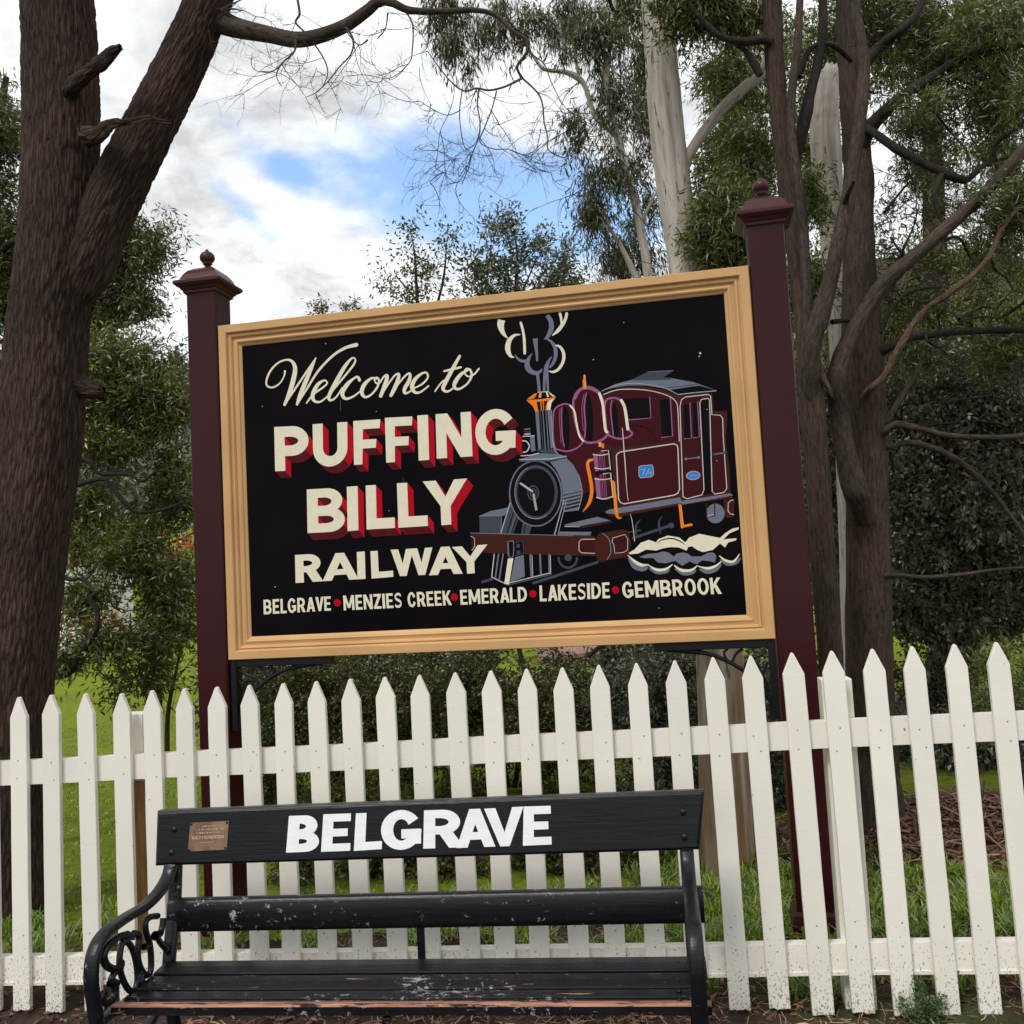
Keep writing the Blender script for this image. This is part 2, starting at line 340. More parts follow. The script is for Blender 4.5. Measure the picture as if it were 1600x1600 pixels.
M['bark_brown'] = bark_mat('brown_wattle_bark', (0.014, 0.010, 0.007), (0.105, 0.073, 0.053), 60, 6, 0, 0.6)
M['bark_grey'] = bark_mat('grey_branch_bark', (0.016, 0.012, 0.009), (0.098, 0.074, 0.057), 50, 9, 0, 0.45)
M['bark_dark'] = bark_mat('dark_twig_bark', (0.012, 0.009, 0.008), (0.052, 0.040, 0.033), 60, 20, 0, 0.5)
M['bark_dead'] = bark_mat('dead_orange_branch', (0.04, 0.024, 0.016), (0.20, 0.12, 0.08), 60, 12, 0, 0.8)
M['bark_twig'] = mat('fine_twig_bark', (0.06, 0.048, 0.045), 0.8)
# smooth gum bark
m_ = mat('pale_gum_bark', (0.45, 0.41, 0.35), 0.65, 0.3); nt, b = P_(m_); v = attr(nt, 'bark', (9, 9, 1.1))
c = ramp(nt, noise(nt, v, 1.0, 7, 0.62, 0.6), [(0.36, (0.27, 0.225, 0.185)), (0.46, (0.45, 0.39, 0.335)), (0.56, (0.60, 0.545, 0.48)), (0.66, (0.34, 0.30, 0.265))])
st = noise(nt, attr(nt, 'bark', (22, 22, 4.0)), 1.6, 6, 0.62); c = mixc(nt, ramp(nt, noise(nt, attr(nt, 'bark', (30, 30, 1.6)), 1.0, 6, 0.7), [(0.4, (0, 0, 0)), (0.75, (0.6, 0.6, 0.6))]), c, (0.30, 0.25, 0.20)); c = mixc(nt, ramp(nt, st, [(0.61, (0, 0, 0)), (0.65, (0.85, 0.85, 0.85))]), c, (0.07, 0.045, 0.03))
ap = N(nt, 'ShaderNodeAttribute', attribute_name='bark'); sx = N(nt, 'ShaderNodeSeparateXYZ'); nt.links.new(ap.outputs['Vector'], sx.inputs[0])
lowm = N(nt, 'ShaderNodeMapRange'); nt.links.new(sx.outputs[2], lowm.inputs['Value']); lowm.inputs['From Min'].default_value = 2.1; lowm.inputs['From Max'].default_value = 1.1
rust = mathn(nt, 'MULTIPLY', lowm.outputs[0], ramp(nt, noise(nt, attr(nt, 'bark', (20, 20, 1.3)), 1.2, 5), [(0.38, (0.25, 0.25, 0.25)), (0.62, (1, 1, 1))]), clamp=True)
c = mixc(nt, rust, c, (0.24, 0.13, 0.06)); nt.links.new(c, b.inputs['Base Color']); bump(nt, b, st, 0.6, 0.010); M['gum'] = m_; lowm.name = 'low'
M['gum_limb'] = m_.copy(); M['gum_limb'].name = 'pale_gum_limb'; M['gum_limb'].node_tree.nodes['low'].inputs['To Max'].default_value = 0.0
# leaves
def leaf_mat(name, c1, c2, trans=0.28, rough=0.5, gl=0.24):
    c1 = (c1[0] * 1.5, c1[1] * 1.3, c1[2] * 1.15); c2 = (c2[0] * 1.45, c2[1] * 1.25, c2[2] * 1.1)
    m_ = bpy.data.materials.new(name); m_.use_nodes = True; nt = m_.node_tree; nt.nodes.clear()
    a = N(nt, 'ShaderNodeAttribute', attribute_name='tint'); c = ramp(nt, a.outputs['Fac'], [(0.0, tuple(x * 0.55 for x in c1)), (0.45, c1), (0.85, c2), (1.0, tuple(min(1, x * 1.5) for x in c2))])
    d = N(nt, 'ShaderNodeBsdfDiffuse'); nt.links.new(c, d.inputs[0])
    t = N(nt, 'ShaderNodeBsdfTranslucent'); nt.links.new(mixc(nt, 1.0, c, (1.3, 1.5, 0.6), 'MULTIPLY'), t.inputs[0])
    g_ = N(nt, 'ShaderNodeBsdfGlossy'); g_.inputs['Roughness'].default_value = rough; g_.inputs['Color'].default_value = (0.9, 0.9, 0.9, 1)
    m1 = N(nt, 'ShaderNodeMixShader'); m1.inputs[0].default_value = trans; nt.links.new(d.outputs[0], m1.inputs[1]); nt.links.new(t.outputs[0], m1.inputs[2])
    fr = N(nt, 'ShaderNodeFresnel'); fr.inputs[0].default_value = 1.42
    m2 = N(nt, 'ShaderNodeMixShader'); nt.links.new(mathn(nt, 'MULTIPLY', fr.outputs[0], gl), m2.inputs[0]); nt.links.new(m1.outputs[0], m2.inputs[1]); nt.links.new(g_.outputs[0], m2.inputs[2])
    o = N(nt, 'ShaderNodeOutputMaterial'); nt.links.new(m2.outputs[0], o.inputs[0]); return m_
M['leaf_wattle'] = leaf_mat('wattle_leaf', (0.052, 0.070, 0.020), (0.120, 0.140, 0.042))
M['leaf_olive'] = leaf_mat('olive_leaf', (0.060, 0.082, 0.018), (0.155, 0.180, 0.042))
M['leaf_bright'] = leaf_mat('bright_wattle_leaf', (0.066, 0.092, 0.024), (0.135, 0.165, 0.050))
M['leaf_gum'] = leaf_mat('gum_leaf', (0.050, 0.066, 0.028), (0.11, 0.125, 0.055))
M['leaf_dark'] = leaf_mat('dark_glossy_leaf', (0.056, 0.072, 0.050), (0.115, 0.135, 0.098), 0.2, 0.4)
M['leaf_ivy'] = leaf_mat('dense_shrub_leaf', (0.050, 0.060, 0.022), (0.125, 0.132, 0.052), 0.2, 0.38)
M['leaf_far'] = leaf_mat('far_forest_leaf', (0.055, 0.070, 0.045), (0.10, 0.115, 0.075), 0.1)
M['leaf_orange'] = leaf_mat('orange_autumn_leaf', (0.28, 0.08, 0.02), (0.40, 0.15, 0.04))
M['leaf_fern'] = leaf_mat('small_fern_leaf', (0.055, 0.10, 0.045), (0.10, 0.16, 0.07), 0.3)
M['grass'] = leaf_mat('grass_blade', (0.085, 0.155, 0.006), (0.185, 0.28, 0.02), 0.35, gl=0.2)
M['litter'] = leaf_mat('bark_litter', (0.060, 0.036, 0.030), (0.17, 0.105, 0.085), 0.0, 0.6)
M['straw'] = leaf_mat('straw_litter', (0.14, 0.10, 0.07), (0.30, 0.23, 0.16), 0.0, 0.6)
# ------------------------------------------------------------------ setting: ground, lawn, hills
fence = Frame(-8960, 660, 1300, 3.49)
sign = Frame(-6634, 1214, 1000, 4.03)
bench = Frame(-9300, 675, 1570, 2.70)

def grid(name, x0, x1, y0, y1, nx, ny, zf, material, dz=0.0):
    X, Y = np.meshgrid(np.linspace(x0, x1, nx), np.linspace(y0, y1, ny)); Z = np.vectorize(zf)(X, Y) + dz
    V = np.stack([X, Y, Z], -1).reshape(-1, 3); i = np.arange(ny - 1)[:, None]; j = np.arange(nx - 1)[None, :]
    Q = np.stack([i * nx + j, i * nx + j + 1, (i + 1) * nx + j + 1, (i + 1) * nx + j], -1).reshape(-1, 4)
    return tag(link(name, npmesh(name, V, Q), material, None, True), kind='structure')
m_ = mat('soil', (0.05, 0.035, 0.025), 0.95, 0.1); nt, b = P_(m_); v = tcoord(nt, 'Object')
c = ramp(nt, noise(nt, v, 9, 8, 0.7), [(0.3, (0.028, 0.020, 0.015)), (0.6, (0.065, 0.045, 0.033)), (0.8, (0.12, 0.085, 0.06))])
c = mixc(nt, ramp(nt, noise(nt, v, 1.2, 4), [(0.5, (0, 0, 0)), (0.62, (0.8, 0.8, 0.8))]), c, (0.045, 0.075, 0.018)); nt.links.new(c, b.inputs['Base Color']); bump(nt, b, noise(nt, v, 40, 6, 0.7), 0.7, 0.02); M['soil'] = m_
m_ = mat('lawn_grass', (0.12, 0.22, 0.03), 0.9, 0.06); nt, b = P_(m_); v = tcoord(nt, 'Object')
c = ramp(nt, noise(nt, v, 14, 8, 0.75), [(0.3, (0.095, 0.130, 0.010)), (0.5, (0.185, 0.250, 0.016)), (0.72, (0.31, 0.38, 0.05))])
c = mixc(nt, ramp(nt, noise(nt, v, 0.5, 4), [(0.4, (0, 0, 0)), (0.7, (0.5, 0.5, 0.5))]), c, (0.15, 0.13, 0.035)); c = mixc(nt, ramp(nt, noise(nt, v, 33, 3), [(0.66, (0, 0, 0)), (0.70, (0.8, 0.8, 0.8))]), c, (0.30, 0.22, 0.09)); nt.links.new(c, b.inputs['Base Color']); bump(nt, b, noise(nt, v, 60, 6, 0.8), 0.9, 0.03); M['lawn'] = m_
m_ = mat('asphalt', (0.035, 0.034, 0.035), 0.85); nt, b = P_(m_); v = tcoord(nt, 'Object')
c = ramp(nt, noise(nt, v, 90, 5, 0.7), [(0.35, (0.020, 0.019, 0.019)), (0.7, (0.06, 0.058, 0.058))]); c = mixc(nt, ramp(nt, noise(nt, v, 5, 6, 0.7), [(0.5, (0, 0, 0)), (0.7, (0.8, 0.8, 0.8))]), c, (0.045, 0.032, 0.023))
nt.links.new(c, b.inputs['Base Color']); bump(nt, b, noise(nt, v, 120, 4), 0.6, 0.006); M['asphalt'] = m_
def lawn_z(x, y):
    return ground_z(x, y) + 0.02 * math.sin(x * 1.3 + 1) * math.sin(y * 0.9)
def ter(x, y):
    z = lawn_z(x, y)
    if y > 48: z += (y - 48) ** 1.12 * 0.24 * (1 + 0.25 * math.sin(x * 0.03) + 0.12 * math.sin(x * 0.09 + 2))
    return min(z, 46 + 3 * math.sin(x * 0.05))
grid('ground', -400, 400, -40, 600, 60, 60, lambda x, y: ter(x, y) - 1.2, M['soil'])
grid('lawn', -60, 60, 4.3, 76, 90, 110, ter, M['lawn'])
grid('soil_bed', -7, 7, 3.15, 4.45, 80, 20, lambda x, y: ground_z(x, y) + 0.012 * math.sin(7 * x) * math.sin(9 * y) + 0.02, M['soil'])
pv = bmesh.new()
grid('pavement', -9, 9, -6, 3.32, 60, 30, lambda x, y: ground_z(x, y), M['asphalt'])
def hillz(x, y): return 8 + 34 * (1 / (1 + math.exp(-(y - 95) / 14.0))) * (0.75 + 0.25 * math.sin(x * 0.018 + 1.2))
m_ = mat('wooded_hill', (0.06, 0.075, 0.045), 0.95); nt, b = P_(m_); v = tcoord(nt, 'Object'); nt.links.new(ramp(nt, noise(nt, v, 0.35, 7, 0.7), [(0.35, (0.028, 0.035, 0.022)), (0.65, (0.085, 0.10, 0.062))]), b.inputs['Base Color']); M['hill'] = m_
grid('hill', -260, 260, 60, 240, 90, 50, lambda x, y: hillz(x, y) - 9, M['hill'])
# a sealed path behind the trees on the right
grid('path', 0.5, 14, 8.2, 10.6, 20, 6, lambda x, y: ground_z(x, y) + 0.04, M['asphalt'])

# ------------------------------------------------------------------ foliage engine
def leaves(name, blobs, length, width, material, parent=None, droop=0.0, kind=None, per=26, sub=10, spread=0.16, shell=0.5, seed=0, dens=(0.76, 1.75)):
    """blobs: (centre Vector, (rx,ry,rz) along camera right / up / forward, number of clumps). clumps gather round sub-centres; each clump is a spray of leaves"""
    rg = np.random.default_rng(seed + 5); Cs, Os, Ds = [], [], []; length *= dens[0]; width *= dens[0]; blobs = [(c, r, max(1, int(nc * dens[1]))) for c, r, nc in blobs]
    for c, r, nc in blobs:
        nsub = max(3, nc // sub); d = rg.normal(size=(nsub, 3)); d /= np.linalg.norm(d, axis=1)[:, None]
        rad = rg.uniform(shell, 1.0, nsub) ** 0.6 * rg.uniform(0.55, 1.05, nsub); s = d * rad[:, None]
        idx = rg.integers(0, nsub, nc); o = s[idx] + rg.normal(size=(nc, 3)) * 0.17
        loc = np.array(c)[None] + o * np.array(r)[None]
        Cs.append(loc); Os.append(o / (np.linalg.norm(o, axis=1)[:, None] + 1e-6))
    C = np.concatenate(Cs); O = np.concatenate(Os); n = len(C)
    tw = O * 0.5 + rg.normal(size=(n, 3)) * 0.7; tw[:, 2] -= droop; tw /= np.linalg.norm(tw, axis=1)[:, None]
    sp = spread * rg.uniform(0.6, 1.5, n)
    t = rg.uniform(-0.5, 1.0, (n, per))
    base = C[:, None, :] + tw[:, None, :] * (t * sp[:, None])[:, :, None] + rg.normal(size=(n, per, 3)) * (sp * 0.16)[:, None, None]
    dr = tw[:, None, :] * 0.7 + rg.normal(size=(n, per, 3)) * 0.75; dr[:, :, 2] -= droop * 1.3
    dr /= np.linalg.norm(dr, axis=2)[:, :, None]
    sd_ = np.cross(dr, rg.normal(size=(n, per, 3))); sd_ /= np.linalg.norm(sd_, axis=2)[:, :, None] + 1e-9
    nm = np.cross(dr, sd_)
    L = length * rg.uniform(0.55, 1.25, (n, per))[:, :, None]; W = width * rg.uniform(0.6, 1.2, (n, per))[:, :, None] * 0.5
    p0 = base; p1 = base + dr * L * 0.42 + sd_ * W + nm * L * 0.05; p2 = base + dr * L - nm * L * 0.08; p3 = base + dr * L * 0.42 - sd_ * W + nm * L * 0.05
    V = np.stack([p0, p1, p2, p3], 2).reshape(-1, 3); k = n * per
    Q = np.arange(k * 4).reshape(-1, 4)
    me = npmesh(name, V, Q)
    ct = rg.uniform(0.15, 0.75, n)[:, None] + rg.normal(size=(n, per)) * 0.14
    at = me.attributes.new('tint', 'FLOAT', 'FACE'); at.data.foreach_set('value', np.clip(ct, 0, 1).astype(np.float32).ravel())
    o = link(name, me, material, parent)
    if kind: o['kind'] = kind
    return o
def B(px, py, rx, ry, Z, nc, rz=None):
    c = T(px, py, Z); a = rx * Z / F; b_ = ry * Z / F
    return (c, (a, rz if rz else (a + b_) * 0.45, b_), nc)
def limb_arr(pts, nseg=10, n=5, jit=0.05, seed=0):
    """pts: (px,py,Z,width_px)"""
    q = catmull([(*T(a, b_, c), w_ * c / F * 0.5) for a, b_, c, w_ in pts], n)
    rg = np.random.default_rng(seed + int(abs(pts[0][0] * 7 + pts[0][1])))
    def jf(a_, s_):
        x = rg.normal(size=(a_, s_)); x = (x + np.roll(x, 1, 0) + np.roll(x, -1, 0) + np.roll(x, 1, 1)) / 3; return x * jit
    return tube_arrays([p[:3] for p in q], [p[3] for p in q], nseg, jitter=jf)
def knobbly(pts, nseg=96, step=0.012, amp=0.03, seed=3):
    """dense tube for the near trunk, displaced by its bark material"""
    q = catmull([(*T(a, b_, c), w_ * c / F * 0.5) for a, b_, c, w_ in pts], 24)
    P = np.array([p[:3] for p in q]); R = np.array([p[3] for p in q]); s = np.concatenate([[0], np.cumsum(np.linalg.norm(np.diff(P, axis=0), axis=1))])
    m = int(s[-1] / step); ss = np.linspace(0, s[-1], m); P2 = np.stack([np.interp(ss, s, P[:, i]) for i in range(3)], 1); R2 = np.interp(ss, s, R)
    rg = np.random.default_rng(seed); th = np.linspace(0, 2 * math.pi, nseg, endpoint=False)
    f = np.zeros((m, nseg))
    for k in range(1, 7):
        for _ in range(3): f += amp / k * np.sin(k * th[None] + rg.uniform(0, 6.3) + ss[:, None] * rg.uniform(-1, 1) * 2.2 * k) * 0.4
    return tube_arrays(P2, R2, nseg, jitter=lambda a, b_: f)
def wiggle(start, d, length, r, rg, curl=0.5, n=9, droop=0.15):
    p = np.array(start, float); d = np.array(d, float); d /= np.linalg.norm(d); pts = [p.copy()]; bend = rg.normal(size=3) * curl
    for i in range(n - 1):
        bend = bend * 0.93 + rg.normal(size=3) * curl * 0.28; bend[2] -= droop * 0.3; d = d + bend * 0.30; d /= np.linalg.norm(d); p = p + d * length / (n - 1); pts.append(p.copy())
    return pts
def twig_net(starts, levels, rg, length, r, curl=0.6, nb=4, droop=0.2):
    out = []
    cur = [(s, d, length, r) for s, d in starts]
    for lv in range(levels):
        nxt = []
        for s, d, L, r_ in cur:
            L2 = L * rg.uniform(0.6, 1.25); pts = wiggle(s, d, L2, r_, rg, curl, 8, droop)
            out.append(tube_arrays(pts, np.linspace(r_, r_ * 0.35, len(pts)), 4))
            for _ in range(nb):
                i = rg.integers(2, len(pts)); dd = pts[i] - pts[i - 1]; dd /= np.linalg.norm(dd) + 1e-9
                nxt.append((pts[i - 1], dd + rg.normal(size=3) * 0.7, L2 * 0.55, r_ * 0.6))
        cur = nxt
    return out
def tree(name, label, cat='tree', group=None, loc=None):
    return tag(empty(name, loc or (0, 0, 0)), label, cat, group)
def settle(root):
    """put the Empty at the base of what it carries without moving the children"""
    lo = None
    for ch in root.children:
        if ch.type == 'MESH' and ch.name.startswith(('trunk', 'stem')):
            a = np.empty(len(ch.data.vertices) * 3, np.float32); ch.data.vertices.foreach_get('co', a); a = a.reshape(-1, 3); q = a[a[:, 2].argmin()]
            if lo is None or q[2] < lo[2]: lo = q
    if lo is None:
        for ch in root.children:
            if ch.type == 'MESH':
                a = np.empty(len(ch.data.vertices) * 3, np.float32); ch.data.vertices.foreach_get('co', a); a = a.reshape(-1, 3); lo = np.array([a[:, 0].mean(), a[:, 1].mean(), a[:, 2].min()])
                break
    root.location = Vector([float(t) for t in lo])
    for ch in root.children: ch.location = -root.location
# ------------------------------------------------------------------ trees
rg = np.random.default_rng(21)
# --- big near tree on the left
t = tree('furrowed_bark_tree', 'big tree with furrowed dark brown bark, forking trunk, left of the sign behind the fence')
Z0 = 4.9
tubes_obj('trunk', [knobbly([(-8, 1470, Z0, 185), (0, 1400, Z0, 150), (8, 1250, Z0, 128), (14, 1100, Z0, 122), (30, 950, Z0, 122), (48, 800, Z0, 120), (66, 650, Z0, 120), (76, 500, Z0, 116), (90, 360, Z0, 114), (95, 200, Z0, 110), (92, 60, Z0, 106), (86, -100, Z0, 98), (80, -400, Z0, 88), (70, -900, Z0, 60)], 120, 0.009, 0.03)], M['bark_big'], t)
tubes_obj('limb', [knobbly([(108, 470, Z0 + .02, 60), (132, 415, Z0, 84), (158, 350, Z0, 82), (200, 262, Z0 - .03, 78), (250, 165, Z0 - .06, 74), (300, 62, Z0 - .1, 68), (332, -20, Z0 - .15, 64), (372, -160, Z0 - .2, 54), (420, -420, Z0 - .3, 36)], 84, 0.009, 0.03, 5)], M['bark_big'], t)
tubes_obj('branch', [knobbly([(318, 25, 4.8, 34), (345, 34, 4.78, 36), (372, 44, 4.75, 30), (420, 54, 4.7, 25), (462, 62, 4.65, 24), (500, 56, 4.6, 22), (540, 40, 4.55, 20), (572, 18, 4.5, 18), (592, 2, 4.45, 16), (612, 4, 4.4, 13), (640, 16, 4.4, 11), (690, 18, 4.4, 9), (740, 16, 4.4, 8), (775, 24, 4.4, 7), (800, 48, 4.4, 6), (822, 62, 4.4, 6), (823, 82, 4.4, 5), (808, 104, 4.4, 4.5), (816, 122, 4.4, 4)], 20, 0.012, 0.03, 6)], M['bark_grey'], t)
tubes_obj('branch', [limb_arr([(592, 6, 4.45, 12), (610, -12, 4.4, 12), (640, -40, 4.4, 10), (700, -90, 4.4, 6)], 10)], M['bark_grey'], t)
o = tubes_obj('broken_stub', [knobbly([(104, 150, 4.78, 20), (118, 130, 4.7, 24), (138, 112, 4.66, 21), (158, 98, 4.62, 19), (176, 80, 4.6, 15), (188, 74, 4.58, 9)], 20, 0.008, 0.14, 8)], M['bark_big'], t)
o = tubes_obj('broken_stub', [knobbly([(138, 212, 4.72, 30), (155, 210, 4.68, 24), (166, 200, 4.66, 17), (182, 192, 4.65, 11), (205, 190, 4.64, 8), (230, 184, 4.63, 7), (252, 188, 4.62, 5), (270, 190, 4.6, 3)], 16, 0.006, 0.16, 9)], M['bark_big'], t)
tubes_obj('broken_stub', [knobbly([(98, 600, 4.92, 42), (122, 602, 4.9, 36), (144, 606, 4.88, 29), (157, 608, 4.87, 25), (162, 608, 4.87, 8)], 28, 0.01, 0.07, 9)], M['bark_big'], t)
paths = [
 [(816, 122, 4.4, 4), (790, 135, 4.4, 3.4), (765, 141, 4.4, 3.2), (745, 138, 4.4, 3), (725, 142, 4.4, 2.6), (705, 128, 4.4, 2.2), (685, 104, 4.4, 1.8), (668, 80, 4.4, 1.3)],
 [(816, 122, 4.4, 3.6), (840, 145, 4.4, 3), (848, 165, 4.4, 2.6), (850, 190, 4.4, 2.4), (856, 215, 4.4, 2.2), (856, 232, 4.4, 2), (870, 243, 4.4, 2), (885, 245, 4.4, 1.8), (902, 228, 4.4, 1.3), (915, 205, 4.4, 1)],
 [(748, 140, 4.4, 3), (746, 165, 4.4, 2.4), (750, 190, 4.4, 2.2), (748, 215, 4.4, 2), (738, 240, 4.4, 1.7), (732, 262, 4.4, 1.5), (722, 288, 4.4, 1.1)],
 [(776, 142, 4.4, 2.4), (768, 172, 4.4, 2), (757, 200, 4.4, 2), (750, 222, 4.4, 1.8), (772, 233, 4.4, 1.6), (800, 235, 4.4, 1.4), (832, 262, 4.4, 1.2), (860, 270, 4.4, 1)],
 [(768, 172, 4.4, 1.8), (780, 195, 4.4, 1)],
 [(722, 142, 4.4, 2), (718, 180, 4.4, 1.6), (724, 225, 4.4, 1.5), (735, 245, 4.4, 1.3), (715, 285, 4.4, 1.2), (690, 270, 4.4, 1), (672, 285, 4.4, .9)],
 [(720, 172, 4.4, 1.6), (700, 180, 4.4, 1.3), (680, 173, 4.4, 1.2), (656, 158, 4.4, 1)],
 [(700, 180, 4.4, 1.2), (688, 205, 4.4, 1), (684, 235, 4.4, 1), (680, 262, 4.4, .8)],
 [(823, 80, 4.4, 2.2), (850, 100, 4.4, 2), (862, 130, 4.4, 1.6), (885, 170, 4.4, 1.3), (925, 200, 4.4, 1)],
 [(465, 0, 4.6, 4), (468, 22, 4.6, 4), (462, 35, 4.6, 3.4), (476, 50, 4.6, 3), (486, 62, 4.6, 3), (505, 90, 4.6, 2.4), (512, 115, 4.6, 1.8), (500, 140, 4.6, 1.3), (478, 152, 4.6, 1)],
 [(462, 62, 4.6, 4), (460, 80, 4.6, 3), (440, 100, 4.6, 2.4), (432, 118, 4.6, 1.6), (440, 135, 4.6, 1.2)], [(445, 95, 4.6, 2), (425, 112, 4.6, 1.6), (404, 112, 4.6, 1)],
 [(540, 42, 4.5, 4), (552, 62, 4.5, 3), (548, 85, 4.5, 2.6), (530, 105, 4.5, 2.2), (512, 128, 4.5, 1.8), (492, 146, 4.5, 1.3)],
 [(575, 62, 4.5, 3), (560, 70, 4.5, 2), (540, 48, 4.5, 2)], [(590, 60, 4.5, 2), (602, 45, 4.45, 2), (606, 20, 4.45, 3)],
 [(634, 18, 4.4, 3), (645, 40, 4.4, 2.4), (644, 80, 4.4, 2), (638, 100, 4.4, 1.6), (610, 122, 4.4, 1.2), (578, 118, 4.4, 1)],
 [(345, 30, 4.75, 5), (352, 12, 4.7, 3), (372, 2, 4.7, 2.4), (395, -12, 4.7, 2)], [(352, 14, 4.7, 2), (378, 16, 4.7, 1.6), (400, 26, 4.7, 1)]]
tw = [limb_arr(p, 6, 5, 0.0) for p in paths]
for p in paths:
    for k in range(4):
        i = rg.integers(1, len(p)); a, b_, c, w_ = p[i]
        s = T(a, b_, c); d = right * rg.normal() * 1.0 - up * rg.uniform(-0.3, 1.0) + fwd * rg.normal() * 0.5
        tw += twig_net([(s, d)], 3, rg, rg.uniform(0.13, 0.30), 0.0020, 0.75, 3, 0.05)
for (a, b_, n_) in ((470, 90, 5), (510, 110, 5), (600, 110, 6), (740, 240, 8), (700, 260, 7), (830, 250, 6), (860, 190, 5), (740, 290, 4), (790, 240, 6)):
    for k in range(n_):
        s = T(a + rg.normal() * 18, b_ + rg.normal() * 12, 4.45); tw += twig_net([(s, right * rg.normal() - up * 0.4 + fwd * rg.normal() * 0.5)], 3, rg, 0.22, 0.0016, 0.8, 3, 0.08)
tubes_obj('twigs', tw, M['bark_twig'], t)['kind'] = 'stuff'
leaves('crown', [B(120, -520, 520, 260, 4.9, 420), B(420, -560, 420, 200, 4.8, 320)], 0.09, 0.014, M['leaf_gum'], t, 0.5, seed=1, dens=(1, .7))
settle(t)

# --- wattle behind it, left
t = tree('wattle_tree', 'dark green wattle tree with dense crown between the furrowed trunk and left sign post')
tubes_obj('trunk', [limb_arr([(-60, 1330, 7.6, 40), (-70, 1100, 7.8, 36), (-50, 800, 7.8, 34), (-30, 500, 7.8, 28), (-10, 250, 7.8, 20), (10, 120, 7.8, 8)], 12)], M['bark_brown'], t)
for q in ([(-40, 450, 7.8, 14), (0, 395, 7.6, 12), (40, 380, 7.4, 10), (140, 465, 7.2, 6), (200, 440, 7.2, 3)], [(-45, 600, 7.8, 14), (20, 560, 7.6, 12), (100, 540, 7.2, 7), (220, 500, 7.0, 3)]):
    tubes_obj('limb', [limb_arr(q, 8)], M['bark_dark'], t)
leaves('crown', [B(8, 190, 50, 95, 7.8, 170), B(0, 420, 60, 150, 7.8, 420), B(205, 400, 66, 70, 7.4, 210), B(165, 470, 70, 60, 7.4, 170), B(225, 480, 34, 26, 7.3, 36), B(-40, 300, 70, 200, 7.9, 260), B(175, 330, 30, 28, 7.4, 30)],
       0.085, 0.017, M['leaf_wattle'], t, 0.15, seed=2, per=24, shell=0.1)
settle(t)
t = tree('wattle_tree', 'bushy olive green wattle hanging low above the bright lawn left of the sign')
tubes_obj('trunk', [limb_arr([(20, 1300, 6.2, 34), (40, 1120, 6.3, 26), (72, 1062, 6.2, 15), (105, 1052, 6.0, 13), (126, 1022, 5.9, 11), (150, 982, 5.8, 10), (151, 955, 5.8, 8), (142, 935, 5.8, 7), (158, 922, 5.8, 5)], 10)], M['bark_dark'], t)
for q in ([(95, 690, 6.0, 10), (116, 712, 6.0, 8), (140, 722, 6.0, 8), (155, 740, 6.0, 6), (200, 741, 6.0, 5), (222, 752, 6.0, 5), (248, 736, 6.0, 3), (290, 742, 6.0, 2)],
          [(90, 770, 6.1, 9), (116, 760, 6.0, 8), (160, 748, 6.0, 8), (176, 762, 6.0, 7), (195, 786, 6.0, 7), (212, 800, 6.0, 6), (236, 800, 6.0, 5), (262, 794, 6.0, 4), (292, 782, 6.0, 3)],
          [(80, 880, 6.1, 7), (105, 905, 6.0, 6), (130, 905, 6.0, 5), (150, 928, 5.9, 4)]):
    tubes_obj('limb', [limb_arr(q, 7)], M['bark_dark'], t)
tw = []
for k in range(46):
    s = T(rg.uniform(90, 290), rg.uniform(680, 1060), rg.uniform(5.9, 6.5)); tw += twig_net([(s, right * rg.normal() + up * rg.normal() * 0.6)], 2, rg, 0.35, 0.0035, 0.5, 3, 0.0)
tubes_obj('twigs', tw, M['bark_dark'], t)['kind'] = 'stuff'
leaves('crown', [B(180, 580, 105, 62, 6.6, 420), B(250, 640, 60, 60, 6.5, 240), B(150, 650, 60, 50, 6.5, 190), B(265, 780, 40, 90, 6.6, 170), B(170, 700, 80, 45, 6.4, 130), B(120, 830, 36, 50, 6.4, 80),
                 B(200, 860, 70, 40, 6.3, 200), B(255, 925, 50, 60, 6.3, 120), B(130, 930, 55, 40, 6.2, 95), B(180, 1000, 70, 32, 6.0, 85), B(100, 1030, 40, 35, 6.0, 46), B(250, 1010, 40, 40, 6.2, 55), B(140, 780, 40, 30, 6.4, 60), B(272, 960, 26, 90, 6.5, 90), B(215, 1060, 50, 30, 6.2, 44)],
       0.070, 0.017, M['leaf_olive'], t, 0.1, seed=3, per=24, shell=0.0, dens=(0.8, 1.15))
settle(t)
t = tree('bare_shrub', 'bare grey twiggy shrub on the lawn beside the left sign post', 'shrub')
tw = []; tubes_obj('stem', [limb_arr(q, 6) for q in ([(245, 1215, 6.6, 9), (250, 1100, 6.6, 8), (240, 1040, 6.6, 6), (225, 990, 6.6, 4)], [(262, 1215, 6.6, 8), (262, 1120, 6.6, 7), (275, 1050, 6.6, 5), (290, 980, 6.6, 3)], [(252, 1140, 6.6, 5), (222, 1075, 6.5, 4), (200, 1030, 6.5, 2)])], M['bark_grey'], t)
for k in range(16):
    s = T(rg.uniform(215, 290), rg.uniform(960, 1140), 6.6); tw += twig_net([(s, right * rg.normal() * 0.7 + up)], 3, rg, 0.45, 0.0035, 0.35, 3, 0.0)
tubes_obj('twigs', tw, M['bark_grey'], t)['kind'] = 'stuff'; settle(t)

